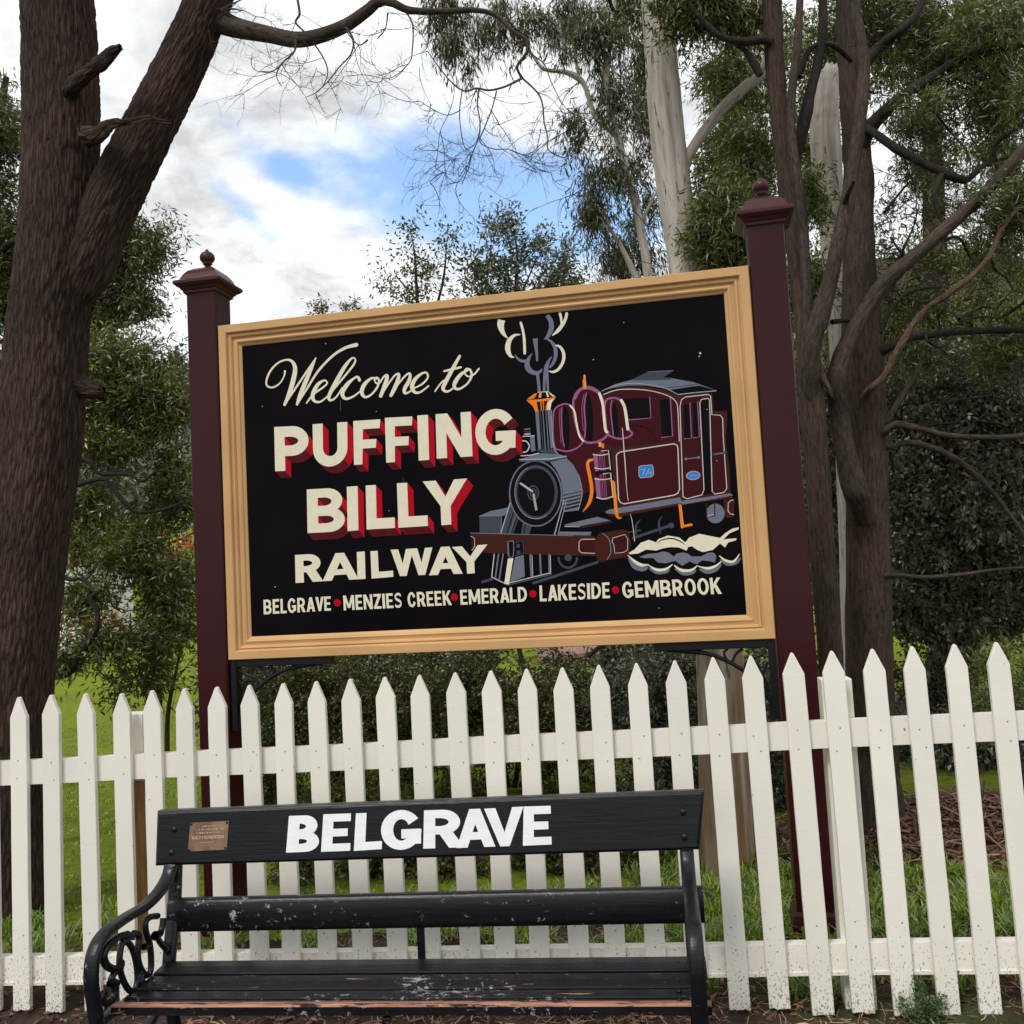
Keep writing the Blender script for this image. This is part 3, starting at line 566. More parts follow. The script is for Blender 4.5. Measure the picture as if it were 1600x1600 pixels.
# --- lacy trees beyond the sign, against the sky
def lacy(label, blobs, stems, seed, ll=0.17, per=20, leaf='leaf_dark'):
    t = tree('slender_tree', label, 'tree', 'trees beyond the sign')
    tubes_obj('trunk', [limb_arr(stems[0], 7)], M['bark_dark'], t)
    for q in stems[1:]: tubes_obj('limb', [limb_arr(q, 6)], M['bark_dark'], t)
    leaves('crown', blobs, ll, 0.055, M[leaf], t, 0.0, seed=seed, per=per, sub=5, spread=0.42, shell=0.15, dens=(0.8, 0.85)); settle(t)
ZL = 19.0
lacy('pale lacy tree above the sign, leftmost of the three', [B(640, 410, 50, 55, ZL, 46), B(690, 400, 34, 50, ZL, 28), B(650, 450, 60, 30, ZL, 36), B(607, 432, 22, 22, ZL, 10), B(640, 372, 20, 16, ZL, 7), B(700, 362, 14, 16, ZL, 6)],
     [[(680, 1015, ZL, 16), (660, 700, ZL, 12), (652, 480, ZL, 6), (648, 400, ZL, 3), (640, 355, ZL, 1)], [(656, 560, ZL, 6), (690, 450, ZL, 4), (698, 380, ZL, 2)], [(652, 470, ZL, 4), (618, 430, ZL, 2)]], 4, 0.14, 14, 'leaf_ivy')
lacy('dark lacy tree with tallest crown above the sign', [B(805, 400, 52, 62, ZL, 92), B(790, 352, 34, 22, ZL, 24), B(740, 435, 56, 36, ZL, 74), B(800, 460, 70, 28, ZL, 70), B(835, 385, 24, 26, ZL, 18), B(795, 335, 14, 12, ZL, 7)],
     [[(820, 1010, ZL, 22), (812, 700, ZL, 16), (806, 480, ZL, 8), (808, 400, ZL, 4), (800, 340, ZL, 2)], [(808, 540, ZL, 6), (760, 440, ZL, 4), (742, 400, ZL, 2)], [(806, 480, ZL, 4), (840, 400, ZL, 2)]], 5, 0.15, 20)
lacy('dark rounded lacy tree above the sign, nearest the gum trees', [B(880, 430, 42, 38, ZL, 66), B(860, 460, 46, 24, ZL, 44), B(895, 395, 18, 22, ZL, 12)],
     [[(890, 1005, ZL, 20), (885, 700, ZL, 14), (880, 480, ZL, 6), (886, 400, ZL, 2)]], 6, 0.15, 20)
t = tree('treetop_sprig', 'thin treetop sprigs just showing over the top left of the sign', 'tree')
tubes_obj('trunk', [limb_arr([(530, 1020, 22, 14), (520, 700, 22, 9), (505, 500, 22, 3), (500, 466, 22, 1)], 6)], M['bark_dark'], t)
leaves('crown', [B(502, 482, 9, 17, 22, 10), B(548, 482, 14, 7, 22, 8), B(525, 510, 30, 14, 22, 12)], 0.15, 0.05, M['leaf_ivy'], t, 0, seed=7, per=14, spread=0.3); settle(t)

# --- drooping eucalypt
t = tree('drooping_eucalypt', 'slender eucalypt with hanging grey green leaves left of the pale smooth gum')
ZE = 8.6
tubes_obj('trunk', [limb_arr([(1050, 1160, ZE, 22), (1035, 800, ZE, 18), (1018, 560, ZE, 16), (1012, 430, ZE, 14), (1001, 360, ZE, 13), (986, 290, ZE, 13), (969, 230, ZE, 12), (957, 185, ZE, 11), (948, 125, ZE, 10), (952, 70, ZE, 9), (960, 0, ZE, 7), (962, -120, ZE, 4)], 12)], M['gum_limb'], t)
for q in ([(966, 216, ZE, 11), (950, 200, ZE, 9), (930, 182, ZE, 8), (914, 135, ZE, 8), (900, 120, ZE, 10), (880, 112, ZE, 7), (850, 108, ZE, 6), (835, 90, ZE, 5), (815, 60, ZE, 3)],
          [(995, 435, ZE, 11), (985, 415, ZE, 10), (968, 380, ZE, 7), (950, 350, ZE, 6), (935, 300, ZE, 4)], [(905, 125, ZE, 5), (895, 60, ZE, 5), (888, 0, ZE, 4), (880, -60, ZE, 3)], [(1000, 350, ZE, 5), (1025, 300, ZE, 4), (1045, 250, ZE, 3)]):
    tubes_obj('limb', [limb_arr(q, 8)], M['gum_limb'], t)
for q in ([(960, 20, ZE, 6), (920, -60, 8.2, 6), (840, -90, 7.8, 6), (740, -60, 7.4, 6), (700, -20, 7.3, 5), (675, 10, 7.2, 4), (670, 60, 7.2, 2)], [(790, -80, 7.6, 5), (785, 0, 7.4, 4), (800, 40, 7.2, 3), (830, 60, 7.2, 2)]):
    tubes_obj('limb', [limb_arr(q, 6)], M['bark_dark'], t)
leaves('crown', [B(690, 40, 20, 50, 7.2, 40), B(720, 60, 28, 46, 7.2, 48), B(745, 40, 25, 46, 7.2, 44), B(780, 20, 30, 34, 7.2, 44), B(820, 20, 30, 30, 7.2, 46), B(850, 40, 24, 30, 7.2, 26), B(880, 15, 30, 30, 7.4, 40), B(735, 100, 18, 16, 7.2, 12), B(700, 0, 50, 22, 7.2, 46), B(790, 75, 24, 16, 7.2, 8), B(875, 75, 14, 22, 7.2, 10)],
       0.10, 0.0135, M['leaf_gum'], t, 1.25, seed=9, per=16, spread=0.16, shell=0.1, dens=(0.8, 1.0))
tw = []
for k in range(60):
    s = T(rg.uniform(880, 1050), rg.uniform(60, 420), rg.uniform(8.2, 9.0)); tw += twig_net([(s, right * rg.normal() - up * 0.6)], 2, rg, 0.6, 0.004, 0.5, 3, 0.4)
tubes_obj('twigs', tw, M['bark_dark'], t)['kind'] = 'stuff'
leaves('crown', [B(955, 150, 36, 60, ZE, 78), B(945, 60, 48, 55, ZE, 105), B(920, 200, 34, 40, ZE, 30), B(950, 280, 45, 50, ZE, 75), B(935, 330, 32, 50, ZE, 50), B(1000, 190, 30, 60, 9.4, 50), B(990, 250, 36, 40, 9.4, 40), B(985, 395, 42, 35, 9.4, 75), B(1010, 330, 30, 50, 9.6, 52), B(955, 415, 26, 22, 9.4, 34),
                 B(905, 20, 40, 35, ZE, 60), B(1010, 90, 44, 60, 9.4, 110), B(975, 10, 40, 40, 9.0, 80), B(1030, 20, 50, 40, 9.0, 100)], 0.115, 0.017, M['leaf_gum'], t, 1.0, seed=8, per=24, spread=0.24, shell=0.1, dens=(0.8, 1.0))
settle(t)
# --- pale gum
t = tree('pale_gum_tree', 'tall pale smooth-barked gum tree rising behind the right half of the sign')
ZG = 5.6
tubes_obj('trunk', [limb_arr([(1150, 1440, 5.0, 104), (1141, 1380, 5.0, 88), (1135, 1300, 5.0, 82), (1126, 1060, 5.1, 74), (1108, 800, 5.3, 64), (1088, 560, 5.5, 54), (1071, 420, ZG, 50), (1054, 300, ZG, 53), (1042, 200, ZG, 53), (1032, 75, ZG, 50), (1022, -60, ZG, 46), (1005, -400, ZG, 36), (990, -900, ZG, 20)], 40, 10, 0.02)], M['gum'], t)
tubes_obj('limb', [limb_arr([(1066, 262, 5.62, 20), (1080, 236, 5.6, 17), (1100, 206, 5.6, 17), (1130, 168, 5.6, 17), (1160, 140, 5.6, 17), (1188, 118, 5.6, 17), (1198, 92, 5.6, 14), (1194, 40, 5.6, 11), (1190, 0, 5.6, 10), (1186, -80, 5.6, 8)], 16, 8)], M['gum_limb'], t)
leaves('crown', [B(1010, -420, 420, 260, 5.6, 420)], 0.11, 0.02, M['leaf_gum'], t, 0.9, seed=10, dens=(1, .7))
settle(t)
t = tree('broken_gum_trunk', 'bleached dead gum trunk with snapped top, between the brown stems right of the sign post')
o = tubes_obj('trunk', [limb_arr([(1352, 1290, 6.6, 54), (1341, 1040, 6.6, 46), (1331, 800, 6.6, 42), (1316, 540, 6.6, 38), (1303, 380, 6.6, 40), (1291, 240, 6.6, 46), (1288, 180, 6.6, 44), (1290, 140, 6.6, 40), (1292, 118, 6.6, 38)], 28, 10, 0.03)], M['gum_limb'], t)
nv = len(o.data.vertices); jr = random.Random(9)
for i in range(28):   # snapped, splintered rim
    o.data.vertices[nv - 28 + i].co.z += 0.05 * math.sin(i / 28 * 6.28 + 2.6) + jr.uniform(-0.03, 0.03)
bm = bmesh.new(); bm.from_mesh(o.data); bm.verts.ensure_lookup_table(); bm.faces.new([bm.verts[nv - 28 + i] for i in range(28)]); bm.to_mesh(o.data); bm.free()
settle(t)

# --- the brown multi-stemmed trees at right
t = tree('brown_forest_tree', 'brown tree with straight trunk and spreading limbs right of the sign')
ZM = 5.3
def L_(nm, q, seg=14, mt='bark_brown', n=8):
    q = list(q)
    if nm == 'limb' and len(q) > 3: q[0] = (*q[0][:3], q[0][3] * 1.45); q[1] = (*q[1][:3], q[1][3] * 1.12)
    if nm != 'trunk': wr = random.Random(int(q[0][0] * 3 + q[0][1])); q = [q[0]] + [(a, b_, c_, w_ * wr.uniform(.84, 1.0) * (1 - .22 * k / len(q))) for k, (a, b_, c_, w_) in enumerate(q[1:-1])] + [q[-1]]
    return tubes_obj(nm, [limb_arr(q, seg, n, 0.06)], M[mt], t)
L_('trunk', [(1380, 1360, 5.2, 96), (1374, 1300, 5.2, 80), (1366, 1180, ZM, 70), (1360, 1050, ZM, 67), (1355, 800, ZM, 65), (1350, 600, ZM, 66), (1342, 400, ZM, 48), (1340, 260, ZM + .1, 44), (1330, 150, ZM + .15, 34), (1322, 0, ZM + .2, 32), (1315, -200, ZM + .2, 26), (1310, -500, ZM + .2, 14)], 36)
L_('limb', [(1352, 812, 5.2, 18), (1338, 770, 5.1, 36), (1324, 720, 5.08, 33), (1312, 650, 5.05, 32), (1308, 600, 5.0, 34), (1312, 570, 5.0, 34), (1328, 530, 5.0, 32), (1356, 480, 4.98, 30), (1385, 440, 4.95, 28), (1430, 398, 4.9, 27), (1480, 355, 4.9, 26), (1530, 310, 4.85, 25), (1575, 262, 4.8, 24), (1620, 205, 4.8, 22), (1700, 80, 4.7, 16)], 22, 'bark_grey')
L_('limb', [(1338, 250, 5.4, 18), (1350, 214, 5.35, 24), (1375, 182, 5.3, 23), (1410, 150, 5.2, 21), (1450, 125, 5.2, 20), (1500, 95, 5.2, 19), (1560, 76, 5.1, 17), (1620, 64, 5.1, 15), (1720, 40, 5, 10)], 14, 'bark_dark')
L_('limb', [(1340, 130, 5.45, 14), (1352, 100, 5.4, 18), (1378, 70, 5.4, 17), (1410, 45, 5.3, 15), (1436, 14, 5.3, 13), (1450, -30, 5.3, 10)], 12, 'bark_dark')
L_('limb', [(1355, 200, 5.3, 8), (1372, 212, 5.2, 12), (1400, 232, 5.1, 14), (1440, 254, 5.1, 14), (1480, 273, 5.1, 14), (1508, 281, 5.1, 14), (1524, 270, 5.1, 11), (1545, 254, 5.1, 8), (1575, 246, 5.1, 7), (1610, 232, 5.1, 6)], 12, 'bark_dark')
L_('limb', [(1470, 275, 5.1, 8), (1460, 300, 5.0, 7), (1462, 325, 5.0, 6), (1470, 345, 5.0, 3)], 8, 'bark_dark')
L_('limb', [(1548, 260, 5.1, 7), (1556, 225, 5.05, 8), (1580, 205, 5.0, 8), (1610, 188, 5.0, 8)], 8, 'bark_dark')
L_('dead_branch', [(1352, 620, 5.15, 14), (1360, 608, 5.0, 13), (1380, 590, 4.95, 13), (1394, 566, 4.92, 13), (1408, 538, 4.9, 12), (1440, 490, 4.88, 12), (1480, 460, 4.85, 12), (1520, 430, 4.83, 11), (1545, 402, 4.8, 10), (1562, 365, 4.8, 10), (1578, 340, 4.78, 9), (1594, 324, 4.78, 8)], 12, 'bark_dead')
L_('limb', [(1368, 555, 5.3, 14), (1382, 545, 5.2, 16), (1412, 530, 5.2, 16), (1450, 523, 5.2, 15), (1500, 518, 5.2, 14), (1560, 516, 5.2, 13), (1620, 514, 5.1, 12), (1740, 500, 5, 8)], 12, 'bark_dark')
L_('limb', [(1362, 690, 5.3, 10), (1380, 676, 5.2, 14), (1400, 664, 5.15, 13), (1430, 668, 5.1, 12), (1480, 680, 5.1, 11), (1560, 684, 5.1, 11), (1620, 678, 5.1, 10), (1720, 670, 5.1, 6)], 12, 'bark_grey')
L_('limb', [(1376, 700, 5.25, 8), (1392, 698, 5.2, 9), (1420, 692, 5.2, 12), (1460, 701, 5.2, 12), (1500, 722, 5.2, 11), (1540, 757, 5.2, 10), (1575, 800, 5.2, 9), (1610, 850, 5.2, 7)], 10, 'bark_grey')
L_('limb', [(1380, 900, 5.2, 6), (1400, 898, 5.2, 6), (1440, 902, 5.2, 7), (1500, 898, 5.2, 7), (1560, 890, 5.2, 6), (1620, 886, 5.2, 4)], 8, 'bark_grey')
L_('limb', [(1378, 672, 5.25, 10), (1388, 655, 5.2, 12), (1402, 630, 5.2, 11), (1420, 602, 5.2, 11), (1434, 580, 5.2, 9), (1438, 562, 5.2, 4)], 8, 'bark_grey')
L_('limb', [(1375, 520, 5.2, 6), (1395, 480, 5.2, 6), (1425, 455, 5.2, 5), (1470, 448, 5.2, 4)], 6, 'bark_dark')
tw = []
for k in range(120):
    s = T(rg.uniform(1390, 1620), rg.uniform(60, 760), rg.uniform(5.0, 5.6)); tw += twig_net([(s, right * rg.normal() + up * rg.normal() * 0.8)], 2, rg, 0.32, 0.0032, 0.5, 3, 0.1)
tubes_obj('twigs', tw, M['bark_dark'], t)['kind'] = 'stuff'
fine = [limb_arr([(x0 + k * dx / 4 + rg.normal() * 6, y0 + k * dy / 4 + rg.normal() * 10, 5.2 + rg.normal() * .1, w_ * (1 - k / 5)) for k in range(5)], 5, 5) for x0, y0, dx, dy, w_ in
    [(1430, 150, 90, 120, 6), (1500, 95, 80, -90, 6), (1560, 75, 30, 130, 5), (1480, 355, 60, 90, 6), (1560, 280, -50, -90, 5), (1400, 430, 40, -120, 6), (1500, 516, 80, -70, 6), (1440, 520, 60, 60, 5), (1550, 684, 60, 70, 5), (1500, 680, 80, -60, 5), (1480, 460, -30, 80, 5), (1385, 330, 60, -60, 5), (1390, 380, 70, 30, 4), (1540, 400, 60, 60, 5), (1600, 240, -60, 80, 5), (1600, 470, -120, 50, 5), (1600, 600, -130, 40, 5), (1600, 120, -90, 80, 5), (1420, 900, 80, 50, 3)]]
tubes_obj('small_branches', fine, M['bark_dark'], t)['kind'] = 'stuff'
leaves('crown', [B(1510, 60, 120, 76, 5.8, 400), B(1440, 190, 60, 44, 5.8, 60), B(1550, 160, 80, 56, 5.8, 130), B(1450, 330, 90, 60, 5.8, 52), B(1560, 400, 70, 60, 5.8, 56), B(1440, 450, 70, 50, 5.8, 60), B(1560, 310, 60, 36, 5.8, 34), B(1385, 420, 26, 60, 5.8, 30), B(1470, 270, 60, 40, 5.8, 20), B(1580, 330, 40, 60, 4.9, 60), B(1400, 20, 90, 60, 5.8, 160), B(1420, 560, 50, 40, 5.8, 60), B(1560, 560, 60, 50, 5.8, 110), B(1680, 250, 90, 240, 5.8, 300)],
       0.066, 0.011, M['leaf_wattle'], t, 0.15, seed=11, per=24, spread=0.13, shell=0.05, dens=(0.8, 1.5))
leaves('spray', [B(1540, 40, 90, 44, 5.0, 80), B(1590, 170, 30, 40, 4.9, 24), B(1440, 150, 40, 20, 5.0, 14), B(1560, 300, 60, 30, 4.8, 16)], 0.066, 0.011, M['leaf_bright'], t, 0.2, seed=16, per=24, spread=0.13, shell=0.05)
settle(t)
t = tree('brown_forest_tree', 'brown double-stemmed tree close behind the right sign post')
ZN = 5.0
L_('trunk', [(1318, 1340, ZN, 62), (1312, 1240, ZN, 46), (1300, 1060, ZN, 38), (1288, 900, ZN, 38), (1276, 720, ZN, 38), (1266, 600, ZN, 38), (1256, 500, ZN + .05, 28), (1244, 400, ZN + .1, 28), (1230, 290, ZN + .15, 28), (1216, 160, ZN + .15, 28), (1208, 40, ZN + .15, 30), (1204, -80, ZN + .15, 28), (1198, -400, ZN + .15, 16)], 26)
L_('limb', [(1266, 650, ZN - .01, 10), (1266, 585, ZN - .05, 34), (1268, 540, ZN - .08, 34), (1284, 485, ZN - .1, 31), (1299, 430, ZN - .1, 29), (1311, 375, ZN - .1, 28), (1324, 315, ZN - .1, 27), (1335, 250, ZN - .1, 26), (1344, 180, ZN - .1, 25), (1350, 105, ZN - .1, 24), (1342, 50, ZN - .1, 22), (1334, 0, ZN - .1, 21), (1326, -120, ZN - .1, 16)], 20, 'bark_grey')
L_('limb', [(1262, 545, ZN, 14), (1262, 490, ZN, 16), (1258, 400, ZN, 17), (1249, 300, ZN, 17), (1238, 220, ZN, 16), (1237, 150, ZN, 16), (1246, 70, ZN, 16), (1250, 0, ZN, 15), (1252, -90, ZN, 11)], 12, 'bark_grey')
L_('limb', [(1234, 285, ZN + .14, 8), (1257, 190, ZN + .1, 18), (1266, 145, ZN + .1, 19), (1280, 90, ZN + .1, 18), (1286, 40, ZN + .1, 17), (1286, -10, ZN + .1, 15), (1290, -120, ZN, 9)], 12, 'bark_dark')
L_('limb', [(1246, 120, ZN + .1, 10), (1268, 75, ZN + .1, 8), (1300, 70, ZN + .1, 9), (1330, 95, ZN + .2, 8)], 8, 'bark_dark')
L_('limb', [(1206, 64, ZN + .1, 12), (1192, 62, ZN + .1, 13), (1160, 65, ZN + .05, 13), (1130, 59, ZN, 12), (1106, 40, ZN, 11), (1080, 10, ZN, 10), (1066, -20, ZN, 8), (1040, -80, ZN, 5)], 10, 'bark_dark')
L_('limb', [(1188, 118, ZN + .1, 8), (1178, 100, ZN + .1, 12), (1165, 80, ZN + .1, 9), (1150, 70, ZN + .1, 6)], 8, 'bark_dark')
L_('broken_stub', [(1320, 318, 4.88, 9), (1326, 300, 4.8, 9), (1334, 284, 4.75, 5)], 8, 'bark_dark')
L_('broken_stub', [(1300, 503, 4.95, 8), (1318, 501, 5.1, 8), (1330, 501, 5.25, 8)], 8, 'bark_dark')
L_('bark_strip', [(1276, 560, 4.95, 10), (1284, 590, 4.95, 15), (1294, 605, 4.95, 10), (1300, 620, 4.95, 3)], 8, 'bark_dead')
leaves('crown', [B(1150, 210, 40, 40, 6.4, 50), B(1135, 335, 46, 52, 5.35, 260), B(1085, 10, 80, 38, 5.2, 170), B(1160, 15, 50, 36, 5.3, 70), B(1140, 130, 40, 50, 6.4, 50), B(1145, 400, 46, 26, 5.4, 130), B(1270, 300, 18, 60, 6.0, 36), B(1275, 440, 12, 60, 5.8, 26), B(1180, 250, 36, 80, 5.8, 110)],
       0.078, 0.015, M['leaf_bright'], t, 0.35, seed=12, per=22, spread=0.14, shell=0.05)
settle(t)
# thin young tree whose boughs hang just right of the gum
# canopy beyond, seen through
t = tree('forest_tree', 'tall leafy tree filling the sky behind the brown limbs at top right')
tubes_obj('trunk', [limb_arr([(1480, 1080, 10, 50), (1470, 700, 10, 44), (1460, 350, 10, 34), (1450, 0, 10, 20), (1440, -300, 10, 10)], 12)], M['bark_brown'], t)
leaves('crown', [B(1160, 120, 70, 130, 9, 190), B(1300, 60, 90, 110, 10, 200), B(1420, 80, 110, 120, 10, 200), B(1560, 60, 90, 130, 10, 220), B(1130, 260, 50, 120, 9.5, 150), B(1140, 380, 70, 60, 9.5, 150), B(1430, 240, 80, 60, 10, 50), B(1560, 240, 80, 60, 10, 70), B(1450, 390, 110, 60, 10, 44), B(1560, 420, 80, 50, 10, 50), B(1270, 250, 40, 120, 10, 150), B(1420, 500, 80, 40, 9.5, 190), B(1560, 500, 90, 40, 9.5, 210), B(1270, 450, 50, 90, 9, 210)],
       0.11, 0.022, M['leaf_olive'], t, 0.5, seed=13, per=24, spread=0.22, shell=0.05)
settle(t)
t = tree('glossy_shrub_tree', 'dense dark tree with broad glossy leaves behind the fence at far right')
tubes_obj('trunk', [limb_arr([(1520, 1210, 7.4, 30), (1510, 1000, 7.4, 26), (1500, 800, 7.4, 18), (1490, 600, 7.4, 8)], 10)], M['bark_brown'], t)
leaves('crown', [B(1500, 640, 140, 110, 7.4, 560), B(1480, 800, 130, 130, 7.4, 620), B(1580, 780, 100, 160, 7.2, 420), B(1450, 930, 110, 90, 7.4, 380), B(1560, 920, 80, 80, 7.6, 220), B(1700, 760, 120, 300, 7.6, 300), B(1300, 850, 60, 150, 8.0, 420), B(1290, 650, 60, 120, 8.0, 260), B(1460, 1080, 50, 50, 7.6, 110), B(1510, 1180, 80, 70, 7.0, 210), B(1590, 1150, 50, 80, 7.0, 150), B(1440, 1230, 40, 40, 7.0, 60), B(1430, 1180, 50, 60, 7.4, 150)],
       0.072, 0.034, M['leaf_dark'], t, 0.35, seed=14, per=22, spread=0.16, shell=0.1)
settle(t)
t = tree('light_green_bush', 'light green narrow-leaved bush over the fence at the right edge', 'bush')
tubes_obj('stem', [limb_arr([(1600, 1250, 5.2, 12), (1590, 1150, 5.2, 9), (1575, 1050, 5.2, 5)], 6)], M['bark_dark'], t)
leaves('crown', [B(1580, 1050, 50, 55, 5.2, 80), B(1540, 1100, 30, 50, 5.3, 34), B(1640, 1040, 50, 80, 5.2, 60)], 0.055, 0.009, M['leaf_bright'], t, -0.2, seed=15, per=22, spread=0.12); settle(t)
# shrubbery below the sign
for k, (lab, bl, mt, ll, lw, pos) in enumerate((
  ('dense small-leaved dark shrub under the left half of the sign', [B(480, 1110, 110, 100, 7.2, 560), B(620, 1120, 110, 120, 7.2, 640), B(420, 1210, 60, 90, 7.4, 150), B(540, 1250, 110, 60, 7.0, 170), B(480, 1350, 60, 30, 5.2, 40), B(600, 1335, 80, 46, 5.3, 190)], 'leaf_ivy', 0.046, 0.024, (520, 7.3)),
  ('dense small-leaved dark shrub under the middle of the sign', [B(760, 1110, 110, 110, 7.0, 600), B(880, 1130, 90, 110, 7.0, 480), B(740, 1270, 80, 60, 7.0, 130), B(720, 1355, 60, 34, 5.2, 90), B(880, 1335, 80, 50, 5.2, 200), B(1010, 1340, 50, 50, 5.2, 110), B(960, 1280, 70, 80, 6.6, 150)], 'leaf_ivy', 0.046, 0.024, (800, 7.1)),
  ('leafy dark bush beside the foot of the pale gum', [B(1010, 1100, 90, 90, 6.6, 420), B(1050, 1220, 70, 110, 6.4, 300), B(1060, 1040, 60, 30, 6.2, 110)], 'leaf_dark', 0.06, 0.020, (1030, 6.6)),
  ('dark bush between the gum and the right sign post', [B(1200, 1150, 50, 120, 6.3, 260), B(1220, 1270, 60, 80, 6.2, 150), B(1290, 1180, 40, 120, 6.6, 140)], 'leaf_dark', 0.055, 0.016, (1220, 6.3)))):
    t = tree('shrub', lab, 'shrub'); Zs = pos[1]
    tw = [limb_arr([(pos[0] + dx * .3, 1230, Zs, 9), (pos[0] + dx, 1150, Zs, 6), (pos[0] + 1.6 * dx, 1060, Zs, 3)], 6) for dx in (-50, -20, 15, 45)]
    tubes_obj('stem', tw, M['bark_dark'], t); leaves('crown', bl, ll, lw, M[mt], t, 0.1, seed=30 + k, per=22, spread=0.12, shell=0.05); settle(t)
# dark wood behind the shrubs
t = tree('dark_thicket', 'dark thicket of undergrowth filling the gap beneath the sign', 'thicket')
tubes_obj('stem', [limb_arr([(850, 1200, 9.5, 12), (840, 1120, 9.5, 10), (832, 1080, 9.5, 9), (815, 1030, 9.5, 8), (800, 960, 9.5, 5)], 6), limb_arr([(850, 1090, 9, 12), (870, 1050, 9, 12), (905, 1035, 9, 9), (950, 1000, 9, 6)], 6)], M['bark_dark'], t)
leaves('crown', [B(430, 1050, 90, 60, 9.5, 200), B(560, 1035, 120, 40, 9.5, 240), B(720, 1040, 90, 36, 9.5, 150), B(1000, 1020, 80, 40, 9.5, 120), B(430, 1080, 110, 110, 9.5, 330), B(640, 1100, 160, 110, 9.5, 420), B(860, 1130, 180, 90, 9.5, 420), B(1060, 1100, 120, 140, 9.0, 380), B(1250, 1100, 100, 160, 9, 330), B(1400, 1150, 90, 60, 9, 130), B(340, 1120, 40, 80, 9.5, 60)], 0.085, 0.040, M['leaf_dark'], t, 0.1, seed=40, per=20, spread=0.25, shell=0.0, dens=(0.9, 1.1))
settle(t)

# far wood on the hillside: nobody could count it
bl = []
for k in range(150):
    y = rg.uniform(62, 150); x = rg.uniform(-0.75, 0.75) * y; z = hillz(x, y) - 9
    bl.append((Vector((x, y, z + 2.5)), (3.5, 3.5, 4.0), 30))
for k in range(24):
    y = rg.uniform(50, 62); x = rg.uniform(-34, 26); bl.append((Vector((x, y, ter(x, y) + 3.5)), (3.2, 2.5, 4.2), 60))
o = leaves('far_wood', bl, 0.75, 0.42, M['leaf_far'], None, 0.1, seed=50, per=14, spread=0.9, shell=0.2, dens=(0.9, 1.1))
tag(o, 'grey green wood covering the far hillside behind the lawn', 'wood', None, 'stuff')
# pale far trees by the left post
t = tree('far_gum_tree', 'pale far gum treetop beside the left sign post', 'tree')
tubes_obj('trunk', [limb_arr([(285, 930, 40, 5), (282, 700, 40, 5), (280, 560, 40, 2)], 6)], M['gum'], t)
leaves('crown', [B(275, 568, 22, 20, 40, 22), B(300, 600, 34, 30, 40, 46), B(262, 620, 30, 24, 40, 26)], 0.35, 0.14, M['leaf_far'], t, 0.3, seed=51, per=14, spread=0.6); settle(t)
# orange-leaved tree by the house
t = tree('autumn_tree', 'small tree with orange autumn leaves in front of the white house', 'tree')
tubes_obj('trunk', [limb_arr([(135, 1010, 24, 6), (138, 930, 24, 5), (140, 860, 24, 2)], 6)], M['bark_dark'], t)
leaves('crown', [B(108, 872, 16, 18, 24, 12), B(125, 845, 12, 12, 24, 7), B(205, 832, 40, 14, 24, 12), B(235, 870, 34, 34, 24, 14), B(275, 860, 26, 50, 24, 12), B(165, 960, 60, 50, 24, 22), B(90, 980, 30, 40, 24, 12), B(278, 795, 8, 6, 24, 3)], 0.17, 0.11, M['leaf_orange'], t, 0.0, seed=52, per=12, spread=0.28); settle(t)
# white house seen at the edge of the trunk
m_ = mat('white_wall_paint', (0.75, 0.76, 0.78), 0.7); M['wallw'] = m_
h = tag(empty('house', (0, 0, 0)), 'white house with pale roof glimpsed past the edge of the furrowed trunk', 'house')
c = T(72, 885, 33); c.z = ground_z(c.x, c.y); h.location = c
bm = bmesh.new(); box_bm(bm, -3.2, 0, -0.3, 1.0, 5, 3.1); bm_obj('wall', bm, M['wallw'], h)
bm = bmesh.new(); vv = [bm.verts.new(p) for p in ((-3.6, -0.4, 3.1), (1.4, -0.4, 3.1), (1.4, 5.4, 3.1), (-3.6, 5.4, 3.1), (-2.2, 2.5, 4.7), (0.0, 2.5, 4.7))]
for f in ((0, 1, 5, 4), (1, 2, 5), (2, 3, 4, 5), (3, 0, 4), (3, 2, 1, 0)): bm.faces.new([vv[i] for i in f])
bm_obj('roof', bm, mat('pale_metal_roof', (0.62, 0.65, 0.70), 0.5), h)
for x in (-2.4, -0.6):
    bm = bmesh.new(); box_bm(bm, x, -0.04, 1.0, x + 0.9, 0.02, 2.0); bm_obj('window', bm, mat('dark_glass', (0.02, 0.025, 0.03), 0.15), h)
# pink-roofed building beneath the sign
h = tag(empty('building', (0, 0, 0)), 'low building with faded pink tiled roof seen under the sign through branches', 'building')
c = T(850, 1010, 17.5); h.location = (c.x, c.y, ground_z(c.x, c.y))
zt = c.z - h.location.z
bm = bmesh.new(); box_bm(bm, 0.1, 0, -0.2, 1.15, 3, zt - 0.25); bm_obj('wall', bm, mat('tan_brick_wall', lin(150, 110, 80), 0.8), h)
m_ = mat('faded_pink_tile', lin(190, 140, 135), 0.8); nt, b = P_(m_); nt.links.new(ramp(nt, noise(nt, tcoord(nt, 'Object', (3, 3, 12)), 4, 4), [(0.3, lin(120, 84, 80)), (0.7, lin(150, 112, 106))]), b.inputs['Base Color'])
bm = bmesh.new(); vv = [bm.verts.new(p) for p in ((-0.1, -0.3, zt - 0.20), (1.1, -0.3, zt - 0.10), (1.1, 2.2, zt + 0.2), (-0.1, 2.2, zt + 0.2), (-0.1, -0.3, zt - 0.27), (1.1, -0.3, zt - 0.17), (1.1, 2.2, zt - 0.2), (-0.1, 2.2, zt - 0.2))]
for f in ((0, 1, 2, 3), (4, 7, 6, 5), (0, 4, 5, 1), (1, 5, 6, 2), (2, 6, 7, 3), (3, 7, 4, 0)): bm.faces.new([vv[i] for i in f])
bm_obj('roof', bm, m_, h)
